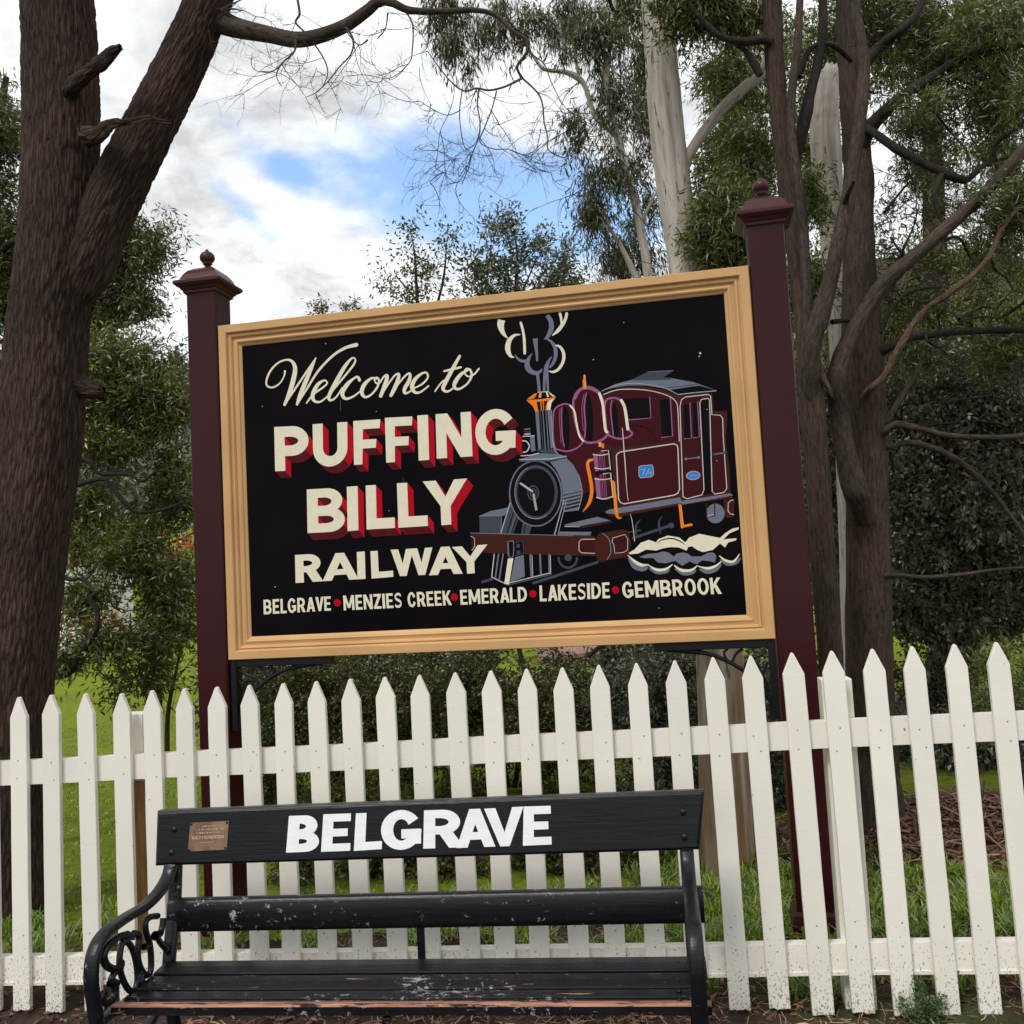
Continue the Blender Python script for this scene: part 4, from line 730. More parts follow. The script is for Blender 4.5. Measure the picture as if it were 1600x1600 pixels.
# ------------------------------------------------------------------ picket fence
fr = tag(empty('picket_fence', fence.O, fence.rz), 'cream white picket fence with pointed palings running right across the foreground', 'fence')
tops = [(27.5, 1089.4), (78, 1086), (132, 1084), (188.4, 1083.8), (236, 1079), (286, 1076), (337, 1073.4), (388.4, 1070.6), (441, 1068), (493, 1064.7), (546, 1061), (600, 1058), (654.5, 1055), (710, 1051), (766, 1048), (822, 1045),
        (878, 1043), (935, 1039), (994, 1036), (1054, 1032), (1114, 1027), (1173, 1024.7), (1237.6, 1020), (1300, 1017), (1363.6, 1014), (1425.8, 1010), (1491.8, 1006.7), (1557.5, 1003.7)]
L0 = [fence.loc(*p) for p in tops]
step = (L0[-1].x - L0[0].x) / (len(L0) - 1)
for k in range(1, 5): L0.insert(0, Vector((L0[0].x - step, 0, L0[0].z - 0.002))); L0.append(Vector((L0[-1].x + step, 0, L0[-1].z + 0.001)))
bots = [(25, 1581), (1156, 1578), (1219, 1577), (1281, 1586), (1348, 1583), (1413, 1587), (1481, 1588), (1544, 1588)]
bl_ = [fence.loc(*p) for p in bots]
pr = random.Random(4); nails = []
for k, p in enumerate(L0):
    top = p.z; bz = min(bl_, key=lambda q: abs(q.x - p.x)).z if p.x > 0.4 else bl_[0].z + (p.x - bl_[0].x) * 0.012
    bz += pr.uniform(-0.004, 0.004); wd = 0.0715 + pr.uniform(-0.002, 0.002); sh = 0.078 + pr.uniform(-0.004, 0.004); lean = pr.uniform(-0.008, 0.008) + (0.012 if p.x > 1.0 else 0.0)
    y0 = pr.uniform(-0.003, 0.002); th = 0.019; n = 12
    # outline with worn edges, top point slightly rounded
    pts = []
    for i in range(n + 1):
        f = i / n; z = bz + (top - sh - bz) * f; pts.append((wd / 2 + pr.uniform(-0.0006, 0.0006), z))
    pts += [(0.005, top - 0.004), (0.0, top), (-0.005, top - 0.004)]
    for i in range(n, -1, -1):
        f = i / n; z = bz + (top - sh - bz) * f; pts.append((-wd / 2 + pr.uniform(-0.0006, 0.0006), z))
    # ragged foot
    nb = 7; foot = [(-wd / 2 + wd * (i + 1) / (nb + 1), bz + pr.uniform(-0.003, 0.005)) for i in range(nb)]
    pts += foot
    bm = bmesh.new(); vf = [bm.verts.new((p.x + x + lean * (top - z) , y0, z)) for x, z in pts]; f = bm.faces.new(vf)
    r = bmesh.ops.extrude_face_region(bm, geom=[f]); bmesh.ops.translate(bm, vec=(0, th, 0), verts=[v for v in r['geom'] if isinstance(v, bmesh.types.BMVert)])
    eds = [e for e in bm.edges if abs(e.verts[0].co.y - e.verts[1].co.y) < 1e-6 and e.verts[0].co.y < y0 + 0.001]
    bmesh.ops.bevel(bm, geom=eds, offset=0.0018, segments=1, affect='EDGES')
    bm_obj('picket', bm, M['white'], fr)
    for zz_ in (0.26, 0.34, 0.93, 1.0):
        a_ = p.x + pr.uniform(-.016, .016); nails.append((a_ + lean * (top - zz_), y0 - 0.0006, zz_ + 0.012 * p.x + pr.uniform(-.012, .012)))
bm = bmesh.new()
for x, y, z in nails:
    c0 = bm.verts.new((x, y + 0.0005, z)); rr = [bm.verts.new((x + .0032 * math.cos(a_), y, z + .0032 * math.sin(a_))) for a_ in np.linspace(0, 6.283, 8, endpoint=False)]
    for k in range(8): bm.faces.new([rr[k], c0, rr[(k + 1) % 8]])
bm_obj('nail_heads', bm, mat('rusty_painted_nail', (0.30, 0.25, 0.19), 0.7), fr)['kind'] = 'stuff'
def rail(name, a, b_, hgt, y0, th, parent):
    A = fence.loc(*a, y0); Bp = fence.loc(*b_, y0); k = (Bp.z - A.z) / (Bp.x - A.x); x0 = L0[0].x - 0.1; x1 = L0[-1].x + 0.1
    bm = bmesh.new(); n = 40; prev = None
    for i in range(n + 1):
        x = x0 + (x1 - x0) * i / n; z = A.z + k * (x - A.x) + 0.0015 * math.sin(x * 5)
        ring = [bm.verts.new((x, yy, zz_)) for yy, zz_ in ((y0, z), (y0, z - hgt), (y0 + th, z - hgt), (y0 + th, z))]
        if prev:
            for j in range(4): bm.faces.new([prev[j], prev[(j + 1) % 4], ring[(j + 1) % 4], ring[j]])
        else: bm.faces.new(ring[::-1])
        prev = ring
    bm.faces.new(prev); return bm_obj(name, bm, M['white'], parent), (A, k)
rail('rail', (0, 1190), (1600, 1112), 0.094, 0.021, 0.040, fr)
rail('rail', (110, 1494), (1580, 1471), 0.096, 0.021, 0.044, fr)
rail('batten', (0, 1535), (1580, 1516), 0.012, 0.017, 0.050, fr)
# posts behind the rails
def fpost(pxl, pxr, ytop, y, th, m0, side=None):
    a = fence.loc(pxl, ytop, y); b_ = fence.loc(pxr, ytop, y); bm = bmesh.new(); box_bm(bm, a.x, y, -0.12, b_.x, y + th, a.z); return bm_obj('post', bm, m0, fr, 0.003)
fpost(1283, 1331, 1062, 0.066, 0.09, M['white']); fpost(178, 222, 1117, 0.066, 0.09, M['white'])
a = fence.loc(212, 1250, 0.0665); bm = bmesh.new(); p1 = fence.loc(206, 1220, 0.064); p2 = fence.loc(228, 1220, 0.064); box_bm(bm, p1.x, 0.064, 0.02, p2.x, 0.0655 + 0.088, p1.z); bm_obj('bare_board', bm, M['bare'], fr)['label'] = 'unpainted brown side of the left post'

# ------------------------------------------------------------------ the sign
sg = tag(empty('welcome_sign', sign.O, sign.rz), 'large black welcome sign with buff moulded frame, steam engine painting and maroon posts', 'sign')
def SL(px, py, y=0.0): return sign.loc(px, py, y)
cTL, cTR, cBR, cBL = (341, 508), (1170, 415), (1212, 999), (355, 1031)
iTL, iTR, iBR, iBL = (379, 541), (1133, 459), (1164, 962), (392, 993)
FY = 0.0
O4 = [SL(*p, FY) for p in (cTL, cTR, cBR, cBL)]; I4 = [SL(*p, FY + 0.035) for p in (iTL, iTR, iBR, iBL)]
xl = (O4[0].x + O4[3].x) / 2; xr = (O4[1].x + O4[2].x) / 2; zt = (O4[0].z + O4[1].z) / 2; zb = (O4[2].z + O4[3].z) / 2
il = (I4[0].x + I4[3].x) / 2; ir = (I4[1].x + I4[2].x) / 2; it = (I4[0].z + I4[1].z) / 2; ib = (I4[2].z + I4[3].z) / 2

# frame: stepped moulding, mitred, each rail its own mesh
prof = [(0.0, 0.075), (0.0, 0.004), (0.03, 0.0), (0.36, 0.0), (0.40, 0.006), (0.405, 0.014), (0.44, 0.016), (0.50, 0.011), (0.56, 0.013), (0.60, 0.020), (0.615, 0.026), (0.70, 0.024), (0.78, 0.020), (0.84, 0.023), (0.88, 0.030), (0.95, 0.034), (0.985, 0.037), (1.0, 0.043), (1.0, 0.075)]
oc = [(xl, zt), (xr, zt), (xr, zb), (xl, zb)]; ic = [(il, it), (ir, it), (ir, ib), (il, ib)]
for k in range(4):
    a0, a1, b0, b1 = oc[k], oc[(k + 1) % 4], ic[k], ic[(k + 1) % 4]; bm = bmesh.new(); rows = []
    for f, d in prof:
        row = []
        for i in range(9):
            tt_ = i / 8; o_ = (a0[0] + (a1[0] - a0[0]) * tt_, a0[1] + (a1[1] - a0[1]) * tt_); i_ = (b0[0] + (b1[0] - b0[0]) * tt_, b0[1] + (b1[1] - b0[1]) * tt_)
            row.append(bm.verts.new((o_[0] + (i_[0] - o_[0]) * f, FY + d, o_[1] + (i_[1] - o_[1]) * f)))
        rows.append(row)
    for r1, r2 in zip(rows, rows[1:]):
        for i in range(8): bm.faces.new([r1[i], r1[i + 1], r2[i + 1], r2[i]])
    for i in range(8): bm.faces.new([rows[-1][i], rows[-1][i + 1], rows[0][i + 1], rows[0][i]])
    bm.faces.new([r_[0] for r_ in rows]); bm.faces.new([r_[-1] for r_ in rows])
    bm_obj('frame_rail', bm, M['buff'], sg)
PY = FY + 0.040
bm = bmesh.new(); box_bm(bm, il - 0.01, PY, ib - 0.01, ir + 0.01, PY + 0.03, it + 0.01); panel = bm_obj('panel', bm, M['panel'], sg)
def S2(px, py): p = SL(px, py, PY); return (p.x, p.z)
# ---- flat painter: polygons laid in order, cut into one exactly flat sheet
def kite(p):
    """is the diagonal 0-2 inside the quad"""
    cr = lambda a, b_, c: (b_[0] - a[0]) * (c[1] - a[1]) - (b_[1] - a[1]) * (c[0] - a[0])
    return cr(p[0], p[2], p[1]) * cr(p[0], p[2], p[3]) <= 0
def paint(name, ops, y, parent, label=None):
    """ops: (colour or None, [ (x,z)... ])"""
    vs_, fs = [], []
    ccw = lambda q: q if sum(a[0] * b_[1] - b_[0] * a[1] for a, b_ in zip(q, q[1:] + q[:1])) > 0 else q[::-1]
    sp_ = []
    for c, pts in ops:
        pts = list(pts)
        if len(pts) == 4: sp_ += [(c, ccw([pts[0], pts[1], pts[2]])), (c, ccw([pts[0], pts[2], pts[3]]))] if kite(pts) else [(c, ccw([pts[0], pts[1], pts[3]])), (c, ccw([pts[1], pts[2], pts[3]]))]
        else: sp_.append((c, ccw(pts)))
    ops = sp_
    for c, pts in ops:
        base = len(vs_); vs_ += [Vector(p) for p in pts]; fs.append(list(range(base, base + len(pts))))
    v2, e2, f2, ov, oe, of = delaunay_2d_cdt(vs_, [], fs, 0, 1e-6)
    cols = []; faces = []; mi = []
    for f, src in zip(f2, of):
        if not src: continue
        c = ops[max(src)][0]
        if c is None: continue
        if c not in cols: cols.append(c)
        q = [v2[i] for i in f]; ar = (q[1].x - q[0].x) * (q[2].y - q[0].y) - (q[2].x - q[0].x) * (q[1].y - q[0].y)
        faces.append(f if ar > 0 else f[::-1]); mi.append(cols.index(c))
    used = sorted({i for f in faces for i in f}); mp = {i: k for k, i in enumerate(used)}
    me = pymesh(name, [(v2[i].x, y, v2[i].y) for i in used], [[mp[i] for i in f] for f in faces])
    for c in cols: me.materials.append(PM[c] if isinstance(c, str) and c in PM else M[c])
    me.polygons.foreach_set('material_index', mi); o = bpy.data.objects.new(name, me); COL.objects.link(o); o.parent = parent
    if label: o['label'] = label
    return o, [(v2[i].x, v2[i].y) for i in used], [[mp[i] for i in f] for f in faces]
def ribbon(pts, n=6, closed=False, cap=True):
    """pts (x,y,w) -> list of convex polys, smooth"""
    q = catmull(pts, n, closed) if n > 1 else [np.array(p, float) for p in pts]
    P = np.array([p[:2] for p in q]); W = np.array([max(p[2], 1e-4) for p in q]) / 2; m = len(P)
    if closed: Tn = np.roll(P, -1, 0) - np.roll(P, 1, 0)
    else: Tn = np.gradient(P, axis=0)
    Tn /= np.linalg.norm(Tn, axis=1)[:, None] + 1e-9; Nn = np.stack([-Tn[:, 1], Tn[:, 0]], 1); A = P + Nn * W[:, None]; Bq = P - Nn * W[:, None]; out = []
    for i in range(m if closed else m - 1):
        j = (i + 1) % m; out.append([tuple(A[i]), tuple(A[j]), tuple(Bq[j]), tuple(Bq[i])])
    if cap and not closed:
        for i in (0, m - 1):
            if W[i] > 1e-4: out.append([(P[i][0] + W[i] * math.cos(a), P[i][1] + W[i] * math.sin(a)) for a in np.linspace(0, 2 * math.pi, 12, endpoint=False)])
    return out
class Art:
    def __init__(s, ox, oy, sc, ops): s.ox, s.oy, s.sc, s.ops = ox, oy, sc, ops
    def t(s, p): return S2(s.ox + p[0] / s.sc, s.oy + p[1] / s.sc)
    def poly(s, c, pts, smooth=False):
        if smooth: pts = [tuple(p) for p in catmull(pts, 6, True)]
        s.ops.append((c, [s.t(p) for p in pts]))
    def line(s, c, pts, w=None, n=5, closed=False, cap=True):
        if w is not None: pts = [(p[0], p[1], w) for p in pts]
        for q in ribbon(pts, n, closed, cap): s.ops.append((c, [s.t(p) for p in q]))
    def ell(s, c, cx, cy, rx, ry, rot=0.0, n=40):
        s.ops.append((c, [s.t((cx + rx * math.cos(a) * math.cos(rot) - ry * math.sin(a) * math.sin(rot), cy + rx * math.cos(a) * math.sin(rot) + ry * math.sin(a) * math.cos(rot))) for a in np.linspace(0, 2 * math.pi, n, endpoint=False)]))
    def ring(s, c, cx, cy, rx, ry, w, rot=0.0, a0=0, a1=360, n=40):
        full = a1 - a0 >= 360; A = np.radians(np.linspace(a0, a1, n, endpoint=not full))
        pts = [(cx + rx * math.cos(a) * math.cos(rot) - ry * math.sin(a) * math.sin(rot), cy + rx * math.cos(a) * math.sin(rot) + ry * math.sin(a) * math.cos(rot), w) for a in A]
        for q in ribbon(pts, 1, full, False): s.ops.append((c, [s.t(p) for p in q]))
# ---- glyphs in the unit square
def glyph(ch, wx, wy):
    R = lambda x0, y0, x1, y1: [(x0, y0), (x1, y0), (x1, y1), (x0, y1)]
    def E(cx, cy, rx, ry, a0=0, a1=360, n=32): return [(cx + rx * math.cos(math.radians(a)), cy + ry * math.sin(math.radians(a))) for a in np.linspace(a0, a1, n, endpoint=(a1 - a0 < 360))]
    def Dsh(x0, y0, x1, y1, rx): return [(x0, y0), (x1 - rx, y0)] + E(x1 - rx, (y0 + y1) / 2, rx, (y1 - y0) / 2, -90, 90, 18) + [(x1 - rx, y1), (x0, y1)]
    g_ = []; A = lambda p: g_.append((1, p)); X = lambda p: g_.append((0, p))
    if ch == 'I': A(R(0, 0, 1, 1))
    elif ch == 'L': A(R(0, 0, wx, 1)); A(R(0, 0, 1, wy))
    elif ch in 'EF':
        A(R(0, 0, wx, 1)); A(R(0, 1 - wy, 1, 1)); A(R(0, 0.5 - wy * .5 + (0 if ch == 'E' else -.04), 0.90, 0.5 + wy * .5 + (0 if ch == 'E' else -.04)))
        if ch == 'E': A(R(0, 0, 1, wy))
    elif ch == 'U': A(E(.5, .42, .5, .42, 180, 360, 24) + [(1, 1), (0, 1)]); X(E(.5, .42, .5 - wx, .42 - wy, 180, 360, 24) + [(1 - wx, 1.01), (wx, 1.01)])
    elif ch == 'P': A(Dsh(0, .33, 1, 1, .48)); X(Dsh(wx, .33 + wy, 1 - wx, 1 - wy, .27)); A(R(0, 0, wx, 1))
    elif ch == 'R': A(Dsh(0, .36, .95, 1, .45)); A([(.35, .45), (.35 + wx * 1.25, .45), (1.02, 0), (1.02 - wx * 1.25, 0)]); X(Dsh(wx, .36 + wy, .95 - wx, 1 - wy, .25)); A(R(0, 0, wx, 1))
    elif ch == 'B': A(Dsh(0, 0, 1, .56, .42)); A(Dsh(0, .44, .95, 1, .40)); X(Dsh(wx, wy, 1 - wx, .56 - wy * .9, .22)); X(Dsh(wx, .46 + wy * .72, .95 - wx, 1 - wy, .20))
    elif ch == 'D': A(Dsh(0, 0, 1, 1, .6)); X(Dsh(wx, wy, 1 - wx, 1 - wy, .4))
    elif ch == 'N': A(R(0, 0, wx, 1)); A(R(1 - wx, 0, 1, 1)); A([(0, 1), (wx * 1.15, 1), (1, 0), (1 - wx * 1.15, 0)])
    elif ch == 'M': A(R(0, 0, wx, 1)); A(R(1 - wx, 0, 1, 1)); A([(0, 1), (wx * 1.15, 1), (.5 + wx * .45, .15), (.5 - wx * .45, .15)]); A([(1, 1), (1 - wx * 1.15, 1), (.5 - wx * .45, .15), (.5 + wx * .45, .15)])
    elif ch == 'V': A([(0, 1), (wx * 1.15, 1), (.5 + wx * .5, 0), (.5 - wx * .5, 0)]); A([(1, 1), (1 - wx * 1.15, 1), (.5 - wx * .5, 0), (.5 + wx * .5, 0)])
    elif ch == 'A': A([(0, 0), (wx * 1.15, 0), (.5 + wx * .55, 1), (.5 - wx * .55, 1)]); A([(1, 0), (1 - wx * 1.15, 0), (.5 - wx * .55, 1), (.5 + wx * .55, 1)]); A([(.17, .2), (.83, .2), (.83 - wy * .45, .2 + wy * .9), (.17 + wy * .45, .2 + wy * .9)])
    elif ch == 'W':
        for x0, x1 in ((0, .545), (.455, 1)):
            q = lambda x: x0 + (x1 - x0) * x
            A([(q(0), 1), (q(wx * 2.0), 1), (q(.5) + wx * .5, 0), (q(.5) - wx * .5, 0)]); A([(q(1), 1), (q(1 - wx * 2.0), 1), (q(.5) - wx * .5, 0), (q(.5) + wx * .5, 0)])
    elif ch == 'Y': A([(0, 1), (wx * 1.25, 1), (.5 + wx * .5, .42), (.5 - wx * .5, .42)]); A([(1, 1), (1 - wx * 1.25, 1), (.5 - wx * .5, .42), (.5 + wx * .5, .42)]); A(R(.5 - wx / 2, 0, .5 + wx / 2, .43))
    elif ch == 'Z': A(R(0, 1 - wy, 1, 1)); A(R(0, 0, 1, wy)); A([(0, wy * .8), (wx * 1.2, wy * .8), (1, 1 - wy * .8), (1 - wx * 1.2, 1 - wy * .8)])
    elif ch == 'K': A(R(0, 0, wx, 1)); A([(wx * .8, .30), (wx * .8, .55), (1 - wx * 1.2, 1), (1, 1)]); A([(wx * 1.1, .50), (wx * 1.9, .66), (1.02, 0), (1.02 - wx * 1.3, 0)])
    elif ch in 'OCG':
        A(E(.5, .5, .5, .51)); X(E(.5, .5, .5 - wx, .51 - wy))
        if ch == 'C': X([(.5, .5), (1.3, .88), (1.3, .12)])
        if ch == 'G': X([(.5, .5), (1.2, .5), (1.2, .98)]); A(R(.50, .515 - wy, .985, .515)); A(R(.985 - wx, .13, .984, .5))
    elif ch == 'S':
        for q in ribbon([(.90, .80, wy), (.72, .91, wy), (.48, .925, wy), (.24, .86, wy), (.155, .73, wy * 1.05), (.26, .60, wy * 1.1), (.52, .51, wy * 1.15), (.78, .42, wy * 1.1), (.86, .27, wy * 1.05), (.76, .13, wy), (.50, .075, wy), (.26, .09, wy), (.08, .20, wy)], 5, False, False): A(q)
    return g_
def quad_map(q):
    """q = TL,TR,BL,BR in pixels -> unit square to px"""
    TL, TR, BL, BR = [np.array(p, float) for p in q]
    def f(p):
        x, y = p; return tuple((BL * (1 - x) + BR * x) * (1 - y) + (TL * (1 - x) + TR * x) * y)
    return f
def letter_ops(ch, q, wx, wy, col, fn):
    f = quad_map(q); return [((col if s else None), [fn(*f(p)) for p in poly]) for s, poly in glyph(ch, wx, wy)]
def boundary(V, Fc):
    cnt = {}
    for f in Fc:
        for a, b_ in zip(f, f[1:] + f[:1]): cnt[(a, b_)] = 1
    return [(a, b_) for (a, b_) in cnt if (b_, a) not in cnt]
# ---- steam engine painting
ops = []
s = Art(750, 480, 8.889, ops)
s.line('cream', [(300, 178, 100), (288, 250, 92), (308, 330, 66), (345, 390, 40), (388, 432, 8)], cap=False)
s.line('cream', [(562, 380, 10), (480, 392, 36), (410, 460, 62), (385, 560, 74), (402, 640, 58), (440, 690, 32), (476, 692, 10)], cap=False)
s.line('cream', [(567, 218, 34), (595, 320, 35), (615, 450, 38), (622, 640, 36)])
s.line('smoke', [(768, 435, 70), (778, 550, 50), (790, 660, 36), (795, 752, 26)], cap=False)
s.line('smoke', [(935, 112, 56), (985, 200, 66), (992, 290, 70), (962, 370, 60), (930, 420, 44), (885, 448, 6)], cap=False)
s.line('smoke', [(935, 442, 20), (1000, 490, 40), (1045, 570, 52), (1050, 680, 50), (1020, 770, 42), (965, 842, 26)], cap=False)
s.line('cream', [(1112, 92, 38), (1126, 150, 34), (1130, 220, 26)]); s.line('cream', [(1204, 88, 38), (1188, 165, 40), (1140, 250, 50), (1080, 330, 48), (1010, 388, 16)])
s.line('cream', [(1055, 530, 16), (1110, 550, 34), (1155, 620, 42), (1165, 700, 44), (1140, 790, 40), (1080, 870, 38), (1010, 900, 30), (958, 885, 10)])
s.line('smoke', [(485, 658, 6), (520, 710, 28), (570, 745, 38), (640, 745, 36), (690, 710, 10)], cap=False)
s.line('smoke', [(727, 640, 6), (685, 700, 40), (655, 780, 66), (670, 850, 78), (720, 900, 64), (790, 915, 50), (840, 890, 34), (865, 850, 6)], cap=False)
s.line('smoke', [(1000, 685, 8), (960, 740, 34), (925, 820, 54), (912, 900, 56), (896, 1000, 38), (890, 1170, 32)], cap=False); s.line('smoke', [(930, 850, 40), (937, 1000, 34), (945, 1170, 30)], cap=False); s.line('smoke', [(798, 930, 44), (810, 1020, 40), (825, 1185, 44)], cap=False)
# boiler and cab in the second coordinate set
a = Art(700, 460, 3.2, ops)
c = Art(860, 560, 5.333, ops); b3 = Art(740, 580, 7.273, ops); d = Art(720, 780, 3.556, ops)
a.poly('maroon', [(535, 765), (560, 730), (680, 700), (900, 640), (900, 900), (860, 1075), (780, 1090), (655, 1085), (670, 980), (640, 880), (600, 810)])
# cab
c.poly('brown', [(425, 300), (500, 262), (640, 232), (780, 232), (960, 262), (1060, 312), (1350, 285), (1362, 440), (1472, 436), (1472, 520), (1462, 700), (1490, 900), (1502, 1135), (1100, 1190), (560, 1255), (520, 1180), (495, 760), (450, 700), (440, 400)])
c.poly('maroon', [(450, 310), (560, 268), (720, 262), (860, 280), (980, 315), (1045, 362), (1062, 430), (1072, 690), (520, 750), (440, 700)])
c.poly('brown', [(500, 765), (1060, 682), (1082, 700), (1098, 1160), (560, 1240), (530, 1180)])
c.poly('black', [(430, 775), (500, 755), (545, 1180), (540, 1240), (470, 1240)]); 
a.poly('black', [(672, 985), (735, 975), (855, 1050), (790, 1082), (700, 1120), (650, 1086)])
a.poly('maroon', [(672, 975), (740, 950), (740, 985), (700, 990), (672, 1000)])
c.poly('grey', [(415, 275), (540, 215), (680, 178), (1010, 165), (1200, 200), (1385, 268), (1060, 306), (960, 252), (800, 226), (640, 226), (500, 250)])
c.poly('black', [(985, 265), (1235, 225), (1385, 268), (1060, 305)]); c.line('grey', [(930, 240), (1205, 208)], 5, 1); c.line('black', [(945, 250), (1225, 216)], 5, 1); c.line('grey', [(960, 256), (1240, 226)], 4, 1)
c.line('lgrey', [(1062, 302), (1200, 286), (1380, 270)], 7, 1); c.line('lgrey', [(430, 272), (560, 222), (700, 208), (840, 222), (965, 252), (1060, 300)], 5)
c.poly('dgrey', [(665, 183), (812, 112), (1026, 102), (940, 160), (1010, 162), (1004, 178), (840, 184)]); c.line('grey', [(812, 112), (1024, 102)], 5, 1)
c.line('pale', [(445, 300), (560, 262), (720, 258), (860, 275), (980, 312), (1045, 360), (1062, 430), (1074, 690)], 7)
c.poly('black', [(600, 335), (825, 326), (835, 495), (655, 508)]); c.line('mauve', [(827, 322), (838, 497), (655, 512)], 8, 1)
c.poly('black', [(908, 345), (1000, 335), (1018, 645), (930, 657)]); c.line('mauve', [(1000, 335), (1018, 648), (928, 660)], 9, 1)
c.line('black', [(660, 560), (780, 572), (850, 622), (885, 690)], 7)
c.poly('maroon', [(1085, 355), (1115, 322), (1320, 302), (1336, 312), (1346, 470), (1420, 474), (1436, 560), (1470, 1090), (1440, 1120), (1110, 1170)])
c.poly('black', [(1252, 350), (1312, 338), (1348, 1122), (1282, 1140)])
c.line('pale', [(1105, 1152), (1080, 400), (1092, 345), (1125, 322), (1310, 301), (1335, 312), (1346, 470), (1415, 474), (1436, 500), (1440, 650), (1470, 1085), (1444, 1118), (1370, 1130), (1348, 1110), (1326, 345), (1312, 332), (1258, 343), (1245, 370), (1280, 1095), (1262, 1138), (1135, 1170), (1105, 1152)], 7, 1)
c.poly('black', [(1108, 385), (1160, 377), (1176, 662), (1118, 668)]); c.line('mauve', [(1162, 372), (1176, 665), (1116, 670)], 8, 1)
c.poly('black', [(1184, 372), (1224, 364), (1240, 650), (1196, 658)]); c.line('mauve', [(1226, 360), (1242, 655), (1194, 662)], 8, 1)
c.line('grey', [(1132, 838), (1234, 825)], 9, 1); c.ell('grey', 1130, 838, 12, 11); c.ell('grey', 1236, 825, 12, 11); c.line('grey', [(1362, 800), (1452, 787)], 11, 1); c.ell('dgrey', 1362, 800, 13, 12); c.ell('dgrey', 1454, 786, 13, 12)
c.ell('rimg', 1190, 976, 60, 38, -0.08); c.ell('blue', 1190, 976, 50, 30, -0.08); c.line('rimg', [(1162, 980), (1190, 973), (1220, 975)], 5, 4)
# tank
c.line('pale', [(550, 812), (560, 792), (590, 778), (1028, 712), (1054, 724), (1062, 745), (1076, 1090), (1062, 1124), (1030, 1140), (614, 1212), (584, 1202), (568, 1170), (550, 812)], 9, 1)
c.poly('maroon', [(554, 815), (564, 797), (592, 783), (1028, 717), (1050, 728), (1058, 745), (1072, 1088), (1058, 1120), (1028, 1135), (614, 1206), (588, 1198), (573, 1170)])
c.poly('rimg', [(733, 903), (754, 892), (848, 884), (860, 908), (864, 966), (846, 990), (750, 1000), (735, 978)]); c.poly('blue', [(740, 908), (758, 898), (845, 890), (854, 912), (857, 962), (842, 983), (753, 993), (742, 973)])
c.line('rimg', [(757, 926), (788, 922), (768, 974)], 8, 1); c.line('rimg', [(798, 974), (822, 918), (842, 968)], 8, 1); c.line('rimg', [(806, 955), (838, 952)], 7, 1)
# domes
dm = [([(22, 520), (35, 425), (110, 380), (170, 395), (208, 450), (225, 560), (248, 650), (272, 688), (230, 742), (150, 773), (80, 765), (38, 742), (22, 640)], [(108, 412), (140, 420), (155, 480), (158, 640), (150, 752), (118, 750), (104, 640)]),
      ([(460, 360), (500, 332), (560, 336), (612, 382), (638, 480), (652, 585), (682, 625), (650, 655), (580, 670), (505, 650), (470, 620), (450, 480)], [(520, 380), (545, 390), (560, 470), (566, 640), (530, 648), (515, 560)]),
      ([(190, 400), (204, 312), (255, 252), (325, 240), (392, 272), (440, 352), (455, 480), (466, 590), (484, 622), (440, 672), (370, 700), (300, 698), (260, 660), (215, 560)], [(300, 300), (325, 310), (348, 400), (358, 560), (345, 682), (305, 690), (298, 500)])]
for i, (o_, inner) in enumerate(dm):
    c.poly('maroon', o_, True); c.poly('black', inner, True)
    c.line('mauve', o_, (13, 16, 19)[i], 5, True)
c.line('mauve', [(205, 330), (245, 262), (320, 246), (390, 276), (410, 290)], 26); c.line('mauve', [(300, 290), (282, 400), (292, 560), (285, 660)], 12); c.line('mauve', [(280, 300), (262, 420), (275, 600)], 5)
c.line('cream', [(408, 292), (436, 380), (446, 480), (458, 590), (470, 615)], 22); c.line('mauve', [(95, 410), (92, 500), (100, 650), (115, 735)], 10); c.line('mauve', [(80, 420), (76, 520), (90, 700)], 5)
c.line('cream', [(165, 394), (200, 440), (218, 540), (240, 640), (274, 688)], 15); c.line('mauve', [(512, 350), (502, 430), (515, 560), (525, 640)], 10); c.line('cream', [(590, 350), (616, 400), (632, 490), (645, 590)], 24)
c.line('peach', [(284, 145), (286, 190)], 18, 1); c.line('orange', [(283, 185), (286, 240)], 28, 1); c.line('peach', [(290, 188), (293, 238)], 10, 1); c.line('orange', [(281, 148), (283, 186)], 7, 1)
# running boards
c.poly('brown', [(475, 1290), (1090, 1200), (1520, 1140), (1518, 1165), (1090, 1222), (545, 1325), (480, 1305)]); c.poly('grey', [(458, 1278), (488, 1260), (1080, 1157), (1092, 1188), (1500, 1124), (1522, 1142), (1100, 1218), (1086, 1204), (535, 1298), (465, 1290)])
c.poly('brown', [(240, 1410), (500, 1350), (522, 1366), (350, 1398), (250, 1418)]); c.poly('grey', [(118, 1385), (390, 1320), (502, 1350), (240, 1400), (120, 1400)]); c.line('lgrey', [(120, 1402), (240, 1402)], 6, 1)
c.poly('dgrey', [(75, 1446), (345, 1446), (335, 1482), (60, 1476)])
